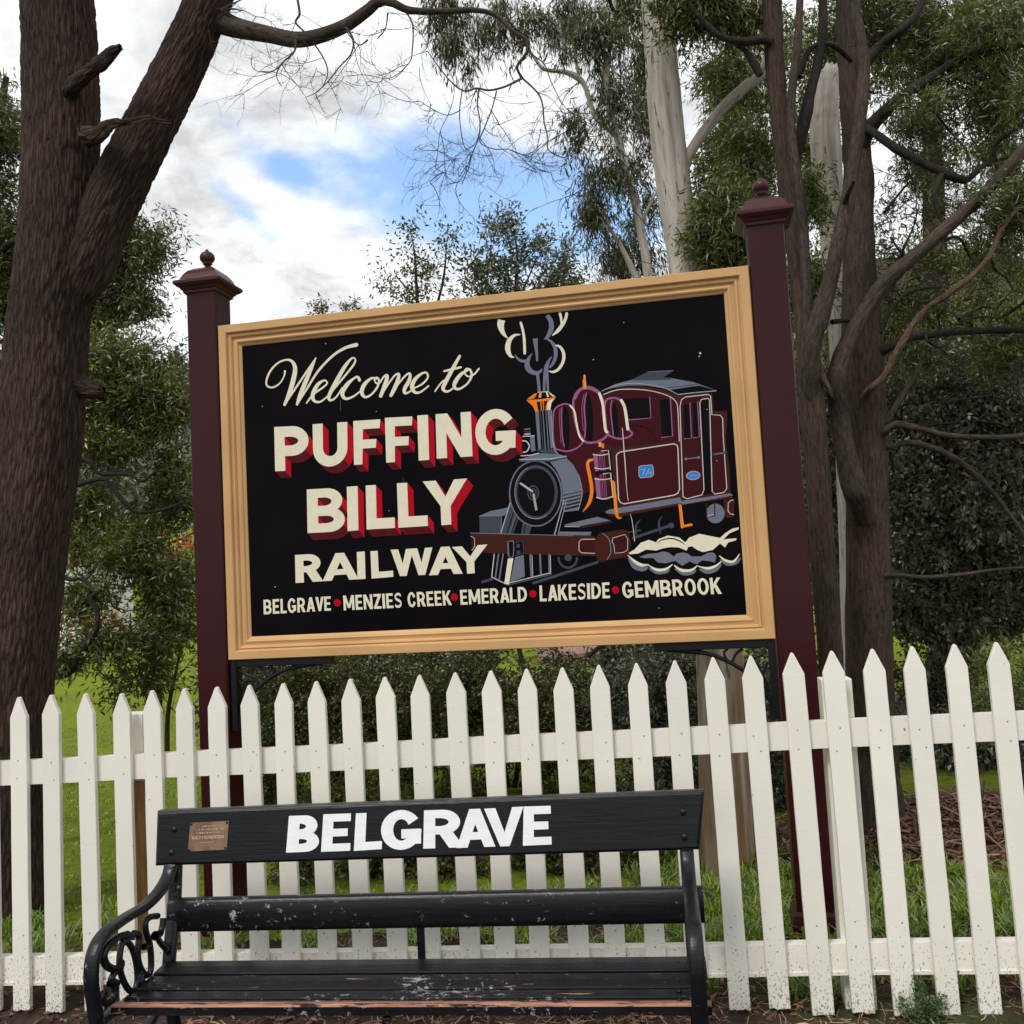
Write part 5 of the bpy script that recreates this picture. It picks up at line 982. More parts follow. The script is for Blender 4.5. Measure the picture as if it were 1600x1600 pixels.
# pump and pipes
c.poly('maroon', [(355, 785), (482, 768), (497, 925), (372, 942)]); c.poly('mauve', [(356, 800), (392, 796), (404, 938), (374, 942)]); c.poly('black', [(375, 942), (500, 928), (503, 958), (380, 972)]); c.poly('maroon', [(368, 975), (502, 955), (520, 1155), (450, 1172), (388, 1165)]); c.poly('mauve', [(370, 990), (410, 1000), (420, 1170), (388, 1165)])
for x in (405, 418, 432, 446): c.line('mauve', [(x, 785), (x + 12, 935)], 4, 1); c.line('mauve', [(x + 10, 965), (x + 24, 1168)], 4, 1)
c.line('pale', [(356, 800), (420, 808), (486, 795)], 8); c.line('pale', [(370, 912), (430, 922), (497, 912)], 8); c.line('pale', [(370, 1004), (440, 1010), (502, 1000)], 8); c.line('pale', [(386, 1158), (450, 1172), (518, 1150)], 9)
c.line('pale', [(425, 772), (484, 765), (500, 928)], 7, 1); c.line('pale', [(440, 962), (502, 954), (522, 1155)], 8, 1)
c.poly('peach', [(400, 700), (424, 696), (426, 735), (404, 738)]); c.poly('orange', [(426, 712), (446, 708), (448, 748), (430, 750)])
c.line('orange', [(356, 846, 18), (322, 854, 24), (310, 890, 26), (328, 980, 28), (345, 1100, 28), (325, 1200, 26), (272, 1276, 6)], cap=False); c.line('peach', [(356, 838), (318, 848), (304, 890)], 5)
c.line('orange', [(503, 1022, 14), (526, 1035, 22), (530, 1090, 24), (540, 1180, 26), (550, 1290, 26), (570, 1330, 18), (592, 1325, 8)]); c.line('peach', [(520, 1026), (536, 1040), (548, 1180), (560, 1280)], 4)
c.line('orange', [(1078, 1222), (1098, 1405)], 22, 1); c.line('orange', [(1096, 1402), (1175, 1386)], 20, 1); c.line('peach', [(1090, 1224), (1110, 1392), (1172, 1376)], 4, 1)
c.poly('brown', [(1446, 1182), (1532, 1170), (1530, 1325), (1450, 1325)]); c.line('pale', [(1525, 1180), (1505, 1182), (1482, 1205), (1480, 1270), (1498, 1296), (1528, 1300)], 6, 1)
c.ell('grey', 1375, 1292, 76, 82); c.line('brown', [(1300, 1210), (1302, 1330), (1370, 1312), (1368, 1205)], 12, 1); c.line('pale', [(1310, 1312), (1362, 1300)], 4, 1)
c.line('dgrey', [(690, 1498), (1000, 1392)], 22, 1); c.ell('dgrey', 1006, 1392, 26, 24); c.line('dgrey', [(755, 1340, 4), (720, 1380, 16), (712, 1430, 18), (718, 1480, 6)], cap=False); c.line('dgrey', [(935, 1312, 4), (908, 1350, 14), (905, 1400, 18), (920, 1460, 10)], cap=False); c.line('dgrey', [(640, 1450), (750, 1432)], 12, 1)
c.line('pale', [(600, 580, 6), (612, 740, 8), (628, 950, 8), (634, 1060, 5), (648, 1185, 5)], cap=False); c.line('pale', [(668, 1300, 3), (685, 1380, 5), (702, 1525, 6)], cap=False)
# smokebox and chimney
b3.poly('grey', [(870, 1035), (1055, 985), (1130, 1060), (1195, 1180), (1228, 1330), (1230, 1420), (1192, 1582), (1030, 1600), (1005, 1450), (1015, 1380), (990, 1230), (940, 1120)])
for y, w_ in ((1400, 9), (1440, 12), (1480, 14), (1520, 18), (1560, 20)): b3.line('black', [(1018, y + 12), (1226, y - 36)], w_, 1)
b3.line('lgrey', [(1195, 1180), (1230, 1330), (1230, 1430), (1190, 1580)], 6)
d.poly('dgrey', [(103, 95), (228, 92), (222, 192), (105, 190)]); d.poly('grey', [(103, 93), (165, 66), (275, 44), (242, 92)]); d.line('lgrey', [(103, 94), (228, 92), (222, 188)], 2, 1)
d.poly('dgrey', [(272, 30), (335, 70), (290, 195), (222, 195)]); d.line('black', [(300, 50), (256, 195)], 6, 1); d.line('grey', [(312, 70), (270, 195)], 3, 1); d.line('black', [(322, 75), (282, 195)], 5, 1); d.poly('dgrey', [(345, 130), (395, 150), (380, 195), (335, 195)]); d.line('black', [(362, 130), (350, 195)], 5, 1)
b3.ell('black', 705, 1390, 308, 382, -0.03); b3.ring('grey', 705, 1390, 296, 370, 15, -0.03); b3.ring('dgrey', 712, 1377, 228, 292, 34, -0.03); b3.ring('lgrey', 705, 1377, 236, 300, 5, -0.03, 60, 250); b3.ell('black', 705, 1377, 208, 272, -0.03)
b3.ring('dgrey', 678, 1382, 60, 78, 16); b3.ring('dgrey', 678, 1382, 32, 42, 14); b3.line('lgrey', [(535, 1276), (668, 1368)], 22, 1); b3.line('lgrey', [(682, 1400), (712, 1570)], 26, 1); b3.line('cream', [(540, 1272), (666, 1360)], 6, 1)
b3.poly('grey', [(528, 1002), (660, 958), (745, 932), (960, 940), (1062, 968), (1052, 990), (870, 1012), (540, 1016)]); b3.line('lgrey', [(522, 1004, 10), (700, 1000, 12), (860, 998, 14), (1056, 966, 10)], n=1); b3.line('dgrey', [(522, 1022), (860, 1022), (1060, 984)], 14, 1)
b3.poly('dgrey', [(712, 892), (765, 880), (905, 868), (968, 946), (860, 942), (770, 920)]); b3.poly('grey', [(712, 892), (740, 905), (850, 925), (762, 912)])
b3.poly('black', [(700, 450), (885, 438), (915, 880), (735, 890)]); b3.poly('grey', [(700, 455), (742, 452), (768, 885), (736, 890)]); b3.poly('dgrey', [(756, 450), (764, 450), (795, 885), (786, 885)]); b3.poly('grey', [(782, 448), (792, 448), (822, 885), (810, 885)]); b3.poly('grey', [(818, 446), (826, 446), (858, 880), (846, 880)]); b3.poly('grey', [(838, 442), (872, 440), (905, 872), (876, 876)])
b3.line('lgrey', [(880, 440, 8), (890, 600, 8), (903, 800, 9), (922, 890, 9), (962, 944, 8)])
b3.poly('black', [(728, 240), (850, 232), (905, 290), (700, 310)]); b3.poly('orange', [(598, 325), (702, 250), (722, 256), (690, 306), (640, 322)]); b3.poly('peach', [(748, 248), (775, 246), (765, 300), (738, 302)]); b3.poly('cream', [(822, 238), (838, 236), (856, 290), (836, 296)]); b3.poly('pale', [(852, 236), (862, 238), (936, 292), (906, 296), (872, 270)])
b3.line('cream', [(730, 240), (850, 232)], 7, 1)
b3.poly('orange', [(600, 330), (690, 322), (936, 294), (922, 312), (885, 358), (870, 440), (698, 456), (680, 405), (650, 375)]); b3.poly('black', [(716, 350), (756, 344), (768, 448), (736, 452)]); b3.poly('black', [(770, 342), (784, 340), (792, 446), (776, 448)]); b3.poly('brown', [(796, 338), (845, 334), (822, 400), (818, 444), (800, 446)]); b3.poly('cream', [(862, 332), (920, 314), (885, 360), (872, 440), (838, 440), (840, 370)]); b3.line('black', [(604, 324), (740, 318), (932, 292)], 6, 1)
# lamp
b3.poly('grey', [(640, 738), (690, 735), (704, 905), (655, 914)]); b3.poly('black', [(560, 750), (640, 742), (650, 912), (560, 925)]); b3.line('pale', [(560, 742), (690, 734)], 9, 1); b3.line('pale', [(560, 792), (600, 798), (634, 850), (608, 908), (566, 922)], 13); b3.line('grey', [(580, 662), (640, 654)], 14, 1); b3.line('dgrey', [(578, 688), (646, 682)], 10, 1); b3.line('lgrey', [(585, 718), (638, 712)], 22, 1); b3.line('pale', [(540, 962), (650, 955), (738, 932)], 10, 1)
# brace, beam, buffers
d.line('lgrey', [(274, 22), (222, 192)], 6, 1); d.line('lgrey', [(572, 8), (520, 200)], 6, 1); d.line('black', [(562, 30), (512, 195)], 5, 1); d.line('lgrey', [(586, 10), (540, 196)], 3, 1); d.poly('grey', [(550, 180), (726, 182), (716, 200), (545, 198)])
d.poly('brown', [(54, 190), (742, 204), (745, 316), (340, 306), (150, 300), (74, 282)]); d.line('grey', [(55, 188), (620, 203)], 4, 1)
d.poly('maroon', [(56, 206), (76, 216), (76, 280), (60, 284)]); d.line('pale', [(56, 206), (76, 216), (78, 262), (62, 284)], 3, 1)
d.poly('maroon', [(657, 236), (672, 223), (745, 222), (745, 300), (672, 298), (657, 285)]); d.line('pale', [(745, 222), (672, 223), (657, 236), (657, 285), (672, 298), (745, 301)], 4, 1)
d.poly('brown', [(765, 190), (900, 168), (932, 178), (946, 245), (932, 318), (780, 346)]); d.ell('brown', 785, 268, 44, 82); d.line('grey', [(788, 190), (824, 225), (834, 290), (812, 335)], 5); d.poly('maroon', [(845, 215), (912, 196), (928, 222), (926, 282), (902, 296), (856, 300), (840, 258)]); d.line('pale', [(845, 215), (912, 196), (928, 222), (926, 282), (902, 296), (856, 300), (850, 250), (840, 238), (845, 215)], 3, 1)
d.ring('dgrey', 595, 330, 50, 50, 12, 0, -10, 190); d.ell('dgrey', 597, 325, 20, 20); d.line('dgrey', [(405, 466), (760, 350)], 15, 1); d.line('dgrey', [(120, 460), (182, 440)], 14, 1)
# cowcatcher
d.poly('grey', [(302, 322), (350, 310), (356, 430), (274, 462)]); d.line('pale', [(186, 306), (172, 430)], 5, 1); d.line('grey', [(210, 306), (192, 436)], 8, 1); d.line('grey', [(235, 306), (214, 446)], 8, 1); d.poly('dgrey', [(185, 430), (250, 465), (500, 405), (510, 420), (260, 482), (172, 436)])
d.line('grey', [(386, 310), (392, 430)], 10, 1); d.line('grey', [(440, 310), (446, 420)], 10, 1); d.line('grey', [(492, 312), (494, 412)], 12, 1); d.line('pale', [(172, 432), (248, 470), (494, 410)], 4, 1); d.line('pale', [(396, 312), (400, 428)], 3, 1); d.line('pale', [(498, 312), (500, 410)], 3, 1); d.poly('cream', [(262, 330), (292, 328), (268, 474), (242, 470)])
d.poly('black', [(254, 236), (350, 228), (357, 305), (305, 322), (262, 318)]); d.line('grey', [(258, 238), (284, 232), (294, 246), (290, 318), (268, 320)], 5); d.line('grey', [(262, 246), (266, 316)], 8, 1); d.line('dgrey', [(304, 240), (346, 232), (352, 300), (306, 312)], 5, 1); d.poly('dgrey', [(308, 250), (328, 248), (328, 268), (310, 270)]); d.poly('dgrey', [(310, 286), (330, 284), (330, 302), (312, 306)])
# steam
d.line('grey', [(932, 325, 8), (965, 368, 34), (1010, 388, 26), (1042, 378, 8)], cap=False); d.line('grey', [(1048, 385, 8), (1090, 402, 28), (1140, 402, 20), (1162, 390, 6)], cap=False); d.line('grey', [(1190, 385, 8), (1235, 408, 28), (1285, 408, 20), (1308, 392, 6)], cap=False); d.line('grey', [(1325, 388, 8), (1370, 402, 26), (1420, 390, 18), (1448, 360, 6)], cap=False); d.line('grey', [(1440, 335, 6), (1480, 358, 22), (1530, 352, 18), (1555, 325, 6)], cap=False)
d.poly('cream', [(933, 298), (965, 280), (1000, 242), (1045, 226), (1085, 240), (1098, 222), (1150, 202), (1212, 212), (1248, 240), (1268, 214), (1325, 192), (1388, 205), (1440, 215), (1470, 188), (1508, 164), (1545, 156), (1543, 168), (1492, 190), (1458, 225), (1490, 220), (1532, 217), (1530, 228), (1486, 240), (1468, 268), (1440, 246), (1400, 282), (1345, 294), (1310, 280), (1286, 262), (1262, 266), (1255, 286), (1210, 268), (1165, 266), (1128, 272), (1085, 285), (1030, 280), (985, 302), (940, 306)])
d.line('black', [(1090, 246, 2), (1120, 226, 6), (1170, 218, 7), (1215, 232, 7), (1245, 252, 3)], cap=False)
d.poly('smoke', [(990, 320), (1040, 304), (1090, 300), (1125, 290), (1155, 296), (1182, 318), (1200, 302), (1232, 296), (1262, 302), (1282, 318), (1335, 318), (1372, 298), (1402, 296), (1420, 312), (1412, 352), (1380, 344), (1340, 340), (1312, 362), (1270, 346), (1230, 370), (1192, 342), (1140, 356), (1095, 352), (1068, 326), (1020, 328)])
d.line('cream', [(928, 310, 3), (965, 345, 15), (1005, 366, 17), (1045, 364, 5)], cap=False); d.line('cream', [(1044, 368, 4), (1090, 392, 15), (1140, 388, 13), (1176, 362, 4)], cap=False); d.line('cream', [(1184, 366, 4), (1225, 394, 15), (1280, 394, 13), (1316, 368, 4)], cap=False); d.line('cream', [(1318, 372, 4), (1370, 384, 14), (1415, 372, 13), (1448, 345, 4)], cap=False); d.line('cream', [(1436, 314, 4), (1470, 340, 13), (1515, 346, 13), (1550, 304, 4)], cap=False)
paint('engine_painting', ops, PY - 0.0012, panel, 'painting of a maroon and black steam engine numbered 7A with smoke and steam')

# ---- lettering
Z2 = lambda x, y: (340 + x / 3.2, 460 + y / 3.2)
def shade(name, ops, dvec, col_top, y_face, y_deep, label):
    o, V, Fc = paint(name, ops, y_face, panel, label)
    sv, sf, sm = [], [], []
    for a_, b_ in boundary(V, Fc):
        p, q = V[a_], V[b_]; ex, ey = q[0] - p[0], q[1] - p[1]; nx, ny = ey, -ex; L = math.hypot(nx, ny)
        if L < 1e-7: continue
        nx /= L; ny /= L
        if nx * dvec[0] + ny * dvec[1] <= 1e-4: continue
        k = len(sv); sv += [(p[0], y_face + 0.0004, p[1]), (q[0], y_face + 0.0004, q[1]), (q[0] + dvec[0], y_deep, q[1] + dvec[1]), (p[0] + dvec[0], y_deep, p[1] + dvec[1])]
        sf.append((k, k + 3, k + 2, k + 1)); sm.append(0 if (nx > 0.72 and abs(ny) < 0.62) else 1)
    me = pymesh('letter_shade', sv, sf); me.materials.append(PM['red']); me.materials.append(PM['wine']); me.polygons.foreach_set('material_index', sm)
    link('letter_shade', me, [], panel)['label'] = 'red and wine drop shade of ' + label.split()[0]
def word_quads(spec): return [(ch, [Z2(*p) for p in q], wx, wy) for ch, q, wx, wy in spec]
pf = word_quads([
 ('P', [(285, 664), (455, 655), (290, 885), (460, 876)], .30, .235), ('U', [(477, 650), (650, 638), (481, 868), (652, 854)], .29, .24), ('F', [(680, 634), (815, 625), (684, 853), (800, 846)], .36, .20), ('F', [(838, 618), (975, 611), (845, 842), (965, 834)], .36, .20),
 ('I', [(1000, 606), (1053, 603), (1007, 832), (1059, 828)], 1, 1), ('N', [(1091, 600), (1267, 587), (1097, 822), (1276, 810)], .29, .24), ('G', [(1288, 582), (1492, 570), (1292, 806), (1494, 796)], .25, .215)])
bl3 = word_quads([
 ('B', [(448, 976), (632, 965), (452, 1194), (640, 1184)], .29, .205), ('I', [(648, 962), (702, 959), (652, 1184), (706, 1180)], 1, 1), ('L', [(742, 956), (884, 948), (747, 1176), (888, 1168)], .36, .24), ('L', [(898, 945), (1045, 936), (906, 1167), (1053, 1158)], .35, .24), ('Y', [(1027, 936), (1248, 921), (1040, 1159), (1250, 1146)], .235, .2)])
rw = word_quads([
 ('R', [(388, 1303), (520, 1295), (391, 1443), (527, 1434)], .31, .22), ('A', [(524, 1298), (700, 1288), (526, 1434), (706, 1424)], .225, .23), ('I', [(697, 1288), (737, 1285), (701, 1425), (741, 1422)], 1, 1), ('L', [(765, 1284), (872, 1278), (771, 1421), (880, 1412)], .34, .23), ('W', [(866, 1277), (1075, 1265), (874, 1411), (1078, 1400)], .165, .2), ('A', [(1055, 1266), (1222, 1257), (1058, 1405), (1226, 1396)], .235, .23), ('Y', [(1172, 1263), (1350, 1250), (1182, 1401), (1352, 1390)], .225, .2)])
dv = S2(340 + 1064 / 3.2, 460 + 868 / 3.2); dv0 = S2(340 + 1040 / 3.2, 460 + 832 / 3.2); dvec = (dv[0] - dv0[0] + 0.006, dv[1] - dv0[1])
for nm, wd, in (('PUFFING', pf), ('BILLY', bl3)):
    for ch, q, wx, wy in wd: shade('letter', letter_ops(ch, q, wx, wy, 'cream', S2), dvec, None, PY - 0.0052, PY - 0.0021, ch + ' of the word ' + nm + ' in cream capitals')
for k_, (ch, q, wx, wy) in enumerate(rw): paint('letter', letter_ops(ch, q, wx, wy, 'cream', S2), PY - 0.0026 - 0.0003 * (k_ % 3), panel, ch + ' of the word RAILWAY in cream capitals')
RW = {'I': .30, 'E': .78, 'L': .72, 'F': .75, 'M': 1.25, 'N': 1.02, 'W': 1.4, 'B': .95, 'R': .95, 'K': .98, 'S': .85, 'Z': .85, 'C': .95, 'G': 1.0, 'O': 1.02, 'D': 1.0, 'A': 1.02, 'V': 1.0, ' ': .38}
def small_word(txt, q, name='lettering', col='cream', fn=S2, y=PY - 0.0026, par=panel, gap=.15, bold=.27):
    tot = sum(RW[c_] for c_ in txt) + gap * (len(txt) - 1); x = 0; f = quad_map(q); ops = []
    for c_ in txt:
        w_ = RW[c_]
        if c_ != ' ':
            qq = [f((x / tot, 1)), f(((x + w_) / tot, 1)), f((x / tot, 0)), f(((x + w_) / tot, 0))]; ops += letter_ops(c_, qq, min(1, bold / w_) if c_ != 'W' else .17, .165, col, fn)
        x += w_ + gap * (0.35 if c_ in 'AV' else 1)
    return paint(name, ops, y, par, txt + ' in cream capitals along the bottom of the sign')
Z1 = lambda x, y: (700 + x / 3.2, 460 + y / 3.2)
small_word('BELGRAVE', [Z2(230, 1527), Z2(574, 1509), Z2(232, 1600), Z2(576, 1580)]); small_word('MENZIES CREEK', [Z2(628, 1506), Z2(1166, 1480), Z2(632, 1580), Z2(1172, 1553)])
small_word('EMERALD', [Z2(1212, 1478), Z2(1550, 1461), Z2(1216, 1552), Z2(1553, 1535)]); small_word('LAKESIDE', [Z1(457, 1456), Z1(812, 1439), Z1(460, 1535), Z1(815, 1518)]); small_word('GEMBROOK', [Z1(868, 1438), Z1(1361, 1415), Z1(875, 1519), Z1(1369, 1497)])
for p in (Z2(600, 1542), Z2(1184, 1513), Z2(1577, 1497), Z1(838, 1478)):
    paint('dot', [('red', [S2(p[0] + 5.8 * math.cos(a_), p[1] + 5.8 * math.sin(a_)) for a_ in np.linspace(0, 2 * math.pi, 24, endpoint=False)])], PY - 0.0026, panel)
# script
sc = [
 [(262, 240, 13), (257, 272, 9), (228, 318, 9), (184, 342, 11), (150, 330, 11), (149, 290, 12), (176, 232, 12), (224, 186, 11), (278, 169, 12), (312, 186, 20), (326, 230, 27), (312, 305, 29), (286, 390, 26), (260, 450, 17)],
 [(260, 450, 12), (320, 360, 12), (400, 240, 12), (455, 158, 7)], [(455, 158, 8), (430, 215, 20), (392, 305, 27), (356, 395, 25), (338, 448, 15)],
 [(338, 448, 12), (400, 350, 12), (470, 240, 14), (560, 145, 15), (640, 95, 18), (708, 76, 24)],
 [(397, 440, 9), (440, 385, 12), (500, 342, 12), (526, 315, 10), (508, 298, 11), (468, 324, 22), (438, 380, 25), (442, 422, 19), (482, 432, 12), (540, 388, 9)],
 [(536, 392, 9), (620, 290, 12), (688, 205, 13), (702, 168, 10), (680, 160, 11), (634, 215, 22), (572, 325, 26), (538, 395, 22), (545, 422, 15), (580, 405, 11), (620, 345, 9)],
 [(728, 296, 20), (716, 276, 14), (690, 288, 14), (650, 325, 25), (621, 378, 25), (640, 412, 18), (690, 398, 12), (742, 358, 9)],
 [(838, 288, 12), (802, 285, 14), (758, 325, 24), (742, 372, 24), (762, 402, 16), (800, 388, 12), (838, 342, 13), (850, 302, 12), (838, 280, 11), (822, 292, 10), (836, 318, 10), (862, 306, 9)],
 [(852, 316, 9), (878, 278, 12), (900, 266, 17), (896, 300, 25), (876, 356, 25), (860, 396, 21)], [(864, 394, 9), (902, 330, 10), (948, 268, 11), (974, 260, 16), (964, 308, 25), (942, 358, 25), (924, 393, 19)],
 [(928, 390, 9), (970, 322, 10), (1020, 264, 12), (1044, 258, 15), (1038, 300, 23), (1010, 350, 23), (1012, 378, 16), (1042, 368, 10), (1072, 340, 8)],
 [(1068, 348, 9), (1120, 320, 12), (1154, 282, 11), (1148, 252, 12), (1120, 254, 13), (1076, 290, 23), (1056, 338, 25), (1074, 372, 18), (1110, 370, 12), (1160, 332, 9)],
 [(1200, 366, 9), (1234, 318, 10), (1258, 296, 9)], [(1354, 146, 16), (1312, 222, 23), (1262, 316, 25), (1250, 352, 21), (1274, 368, 14), (1308, 350, 10), (1338, 306, 9)], [(1258, 240, 13), (1310, 228, 14), (1360, 216, 13)],
 [(1404, 234, 12), (1362, 260, 21), (1326, 308, 25), (1322, 342, 20), (1350, 352, 14), (1400, 320, 12), (1428, 272, 14), (1420, 234, 14), (1396, 226, 11), (1384, 250, 10), (1408, 274, 10), (1446, 258, 11), (1474, 224, 11)]]
A4 = Art(380, 520, 4.0, [])
for q in sc: A4.line('cream', q, n=6)
paint('script_lettering', A4.ops, PY - 0.0026, panel, 'Welcome to in flowing cream script')
# a few runs and chips in the paint
A5 = Art(0, 0, 1.0, []); A5.line('dgrey', [(532, 625, .9), (532.3, 637, 1.3), (532, 642, 1)], n=2); A5.line('dgrey', [(630, 746, .8), (630.5, 754, .9)], n=2)
for p in ((1094, 552, 1.8), (1092.5, 557, 1.0), (927, 562, .8), (974.8, 504, .7), (410, 635, .7), (430, 917, .9), (429, 606, .7), (509, 537, .8), (588, 643, .7), (608, 798, .7), (1030, 950, .7), (905, 935, .6), (1105, 640, .7), (1120, 720, .7)):
    A5.poly('pale', [(p[0] + p[2] * math.cos(a_), p[1] + p[2] * math.sin(a_)) for a_ in np.linspace(0, 6.28, 7, endpoint=False)])
paint('paint_chips', A5.ops, PY - 0.0014, panel)[0]['kind'] = 'stuff'

# ---- posts
def sign_post(xc, name='post'):
    p = empty('post_assembly'); 
    return p
PW = 0.072
topz_cap = {}
for xc_px, side in (((289, 335, 457), -1), ((1172.5, 1231, 350), 1)):
    pa, pb = SL(xc_px[0], xc_px[2], -0.004), SL(xc_px[1], xc_px[2], -0.004)
    hw = (pb.x - pa.x) / 2; xc = xl - hw - 0.004 if side < 0 else xr + hw + 0.004; zc = (pa.z + pb.z) / 2; y0 = -0.006; yc = y0 + hw
    bm = bmesh.new(); ch = 0.010; pr_ = [(-hw + ch, -hw), (hw - ch, -hw), (hw - ch * .5, -hw + ch * .2), (hw, -hw + ch), (hw, hw - ch), (hw - ch, hw), (-hw + ch, hw), (-hw, hw - ch), (-hw, -hw + ch), (-hw + ch * .5, -hw + ch * .2)]
    ra = [bm.verts.new((xc + x, yc + y, -0.1)) for x, y in pr_]; rb = [bm.verts.new((xc + x, yc + y, zc + 0.02)) for x, y in pr_]
    for i in range(len(pr_)): bm.faces.new([ra[i], ra[(i + 1) % len(pr_)], rb[(i + 1) % len(pr_)], rb[i]])
    bm.faces.new(ra[::-1]); bm.faces.new(rb); po = bm_obj('post', bm, M['maroon'], sg)
    bm = bmesh.new(); k = hw / 0.072 * 0.95
    lathe_bm(bm, [(0.074 * k, 0.0), (0.076 * k, 0.004), (0.084 * k, 0.010), (0.086 * k, 0.022), (0.092 * k, 0.026), (0.098 * k, 0.036), (0.106 * k, 0.040), (0.118 * k, 0.052), (0.119 * k, 0.066), (0.110 * k, 0.072), (0.096 * k, 0.078), (0.093 * k, 0.086), (0.084 * k, 0.106), (0.068 * k, 0.128), (0.048 * k, 0.142), (0.040 * k, 0.146)], xc, yc, zc - 0.008, square=True)
    bm_obj('cap', bm, M['maroon_dark'], po, 0.0015)
    bm = bmesh.new(); lathe_bm(bm, [(0.020, 0.0), (0.021, 0.006), (0.013, 0.010), (0.012, 0.020), (0.017, 0.028), (0.022, 0.033), (0.024, 0.036), (0.021, 0.040), (0.030, 0.048), (0.036, 0.058), (0.0375, 0.068), (0.035, 0.080), (0.028, 0.090), (0.018, 0.097), (0.010, 0.099), (0.010, 0.104), (0.006, 0.110), (0.001, 0.113)], xc, yc, zc + 0.132, 28)
    bm_obj('finial', bm, M['maroon_dark'], po, 0, True)
    bm = bmesh.new(); w1 = hw + 0.022
    lathe_bm(bm, [(w1, -0.1), (w1, 0.10), (hw + 0.012, 0.14), (hw + 0.001, 0.155)], xc, yc, 0.0, square=True); bm_obj('plinth', bm, M['maroon'], po, 0.002)
# bracket ironwork beneath the frame
def bar(path, r, name, parent, flat=1.0, seg=8): 
    q = catmull([tuple(p) for p in path], 5); return tube_arrays([p[:3] for p in q], [r] * len(q) if not hasattr(r, '__len__') else np.interp(np.linspace(0, 1, len(q)), np.linspace(0, 1, len(r)), r), seg, flat=flat)
for side in (-1, 1):
    xc = xl if side < 0 else xr; sx_ = -side
    br = empty('bracket'); br.parent = sg; br['label'] = 'black scrolled iron bracket under the %s end of the sign' % ('left' if side < 0 else 'right')
    bm = bmesh.new(); box_bm(bm, *( (xc + 0.004, 0.012, zb - 0.34, xc + 0.034, 0.052, zb - 0.002) if side < 0 else (xc - 0.034, 0.012, zb - 0.34, xc - 0.004, 0.052, zb - 0.002))); bm_obj('upright_bar', bm, M['iron'], br, 0.003)
    bm = bmesh.new(); box_bm(bm, *((xc + 0.036, 0.012, zb - 0.036, xc + 0.52, 0.052, zb - 0.002) if side < 0 else (xc - 0.52, 0.012, zb - 0.036, xc - 0.036, 0.052, zb - 0.002))); bm_obj('top_bar', bm, M['iron'], br, 0.003)
    f = lambda pts, r: bar([(xc + sx_ * x, 0.03, zb + z) for x, z in pts], r, '', br)
    arcs = [f([(0.03, -0.33), (0.045, -0.25), (0.10, -0.17), (0.19, -0.10), (0.29, -0.055), (0.42, -0.035), (0.50, -0.03)], [0.012, .010, .009, .009, .010, .012, .006]),
            f([(0.04, -0.05), (0.07, -0.07), (0.11, -0.085), (0.135, -0.11), (0.125, -0.145), (0.09, -0.15), (0.075, -0.12), (0.095, -0.10), (0.11, -0.115)], [.007, .006, .006, .007, .006, .005]),
            f([(0.14, -0.04), (0.17, -0.06), (0.19, -0.10)], .006), f([(0.20, -0.035), (0.22, -0.055), (0.205, -0.09)], .005),
            f([(0.04, -0.10), (0.06, -0.15), (0.05, -0.20), (0.04, -0.23)], .006), f([(0.06, -0.16), (0.08, -0.19), (0.10, -0.175)], .005)]
    tubes_obj('scroll', arcs, M['iron'], br)
# ------------------------------------------------------------------ the bench
bn = tag(empty('garden_bench', bench.O, bench.rz), 'black slatted bench with cast iron scroll ends and BELGRAVE in white on its back', 'bench')
BY = 0.44
TLb, TRb, BLb, BRb = bench.loc(244, 1268, BY), bench.loc(1101, 1236, BY), bench.loc(246, 1351, BY), bench.loc(1093, 1326, BY)

xa, xb = (TLb.x + BLb.x) / 2, (TRb.x + BRb.x) / 2
def plank_front(bm, c4, y, th, ch):
    """plank from four front corners TL,TR,BR,BL (local x,z) with a chamfered front face"""
    o = [(p.x, p.z) for p in c4]; cx = sum(p[0] for p in o) / 4; cz = sum(p[1] for p in o) / 4
    ins = [(x + (ch if x < cx else -ch), z + (ch if z < cz else -ch)) for x, z in o]; tl = 0.12
    yz = lambda z: y + (z - cz) * tl
    def sub(c):  # subdivide the long edges
        out = []
        for k in range(4):
            a, b_ = c[k], c[(k + 1) % 4]; n_ = 24 if k in (0, 2) else 1
            for i in range(n_): out.append((a[0] + (b_[0] - a[0]) * i / n_, a[1] + (b_[1] - a[1]) * i / n_))
        return out
    F_ = [bm.verts.new((x, yz(z), z)) for x, z in sub(ins)]; E_ = [bm.verts.new((x, yz(z) + ch * .8, z)) for x, z in sub(o)]; Bk = [bm.verts.new((x, yz(z) + th, z)) for x, z in sub(o)]
    n_ = len(F_)
    for i in range(n_): bm.faces.new([F_[i], F_[(i + 1) % n_], E_[(i + 1) % n_], E_[i]]); bm.faces.new([E_[i], E_[(i + 1) % n_], Bk[(i + 1) % n_], Bk[i]])
    bm.faces.new(F_[::-1]); bm.faces.new(Bk)
    return yz
bm = bmesh.new(); yz = plank_front(bm, (TLb, TRb, BRb, BLb), BY - 0.008, 0.034, 0.010); tp = bm_obj('back_board', bm, M['bench'], bn, 0.0012)
def onb(px, py, off=0.0012):
    p = bench.loc(px, py, BY); p = bench.loc(px, py, yz(p.z)); return p
def LB(px, py): p = onb(px, py); return (p.x, p.z)
Z8 = lambda x, y: (400 + x / 3.2, 1230 + y / 3.2)
cz0 = (TLb.z + TRb.z + BRb.z + BLb.z) / 4
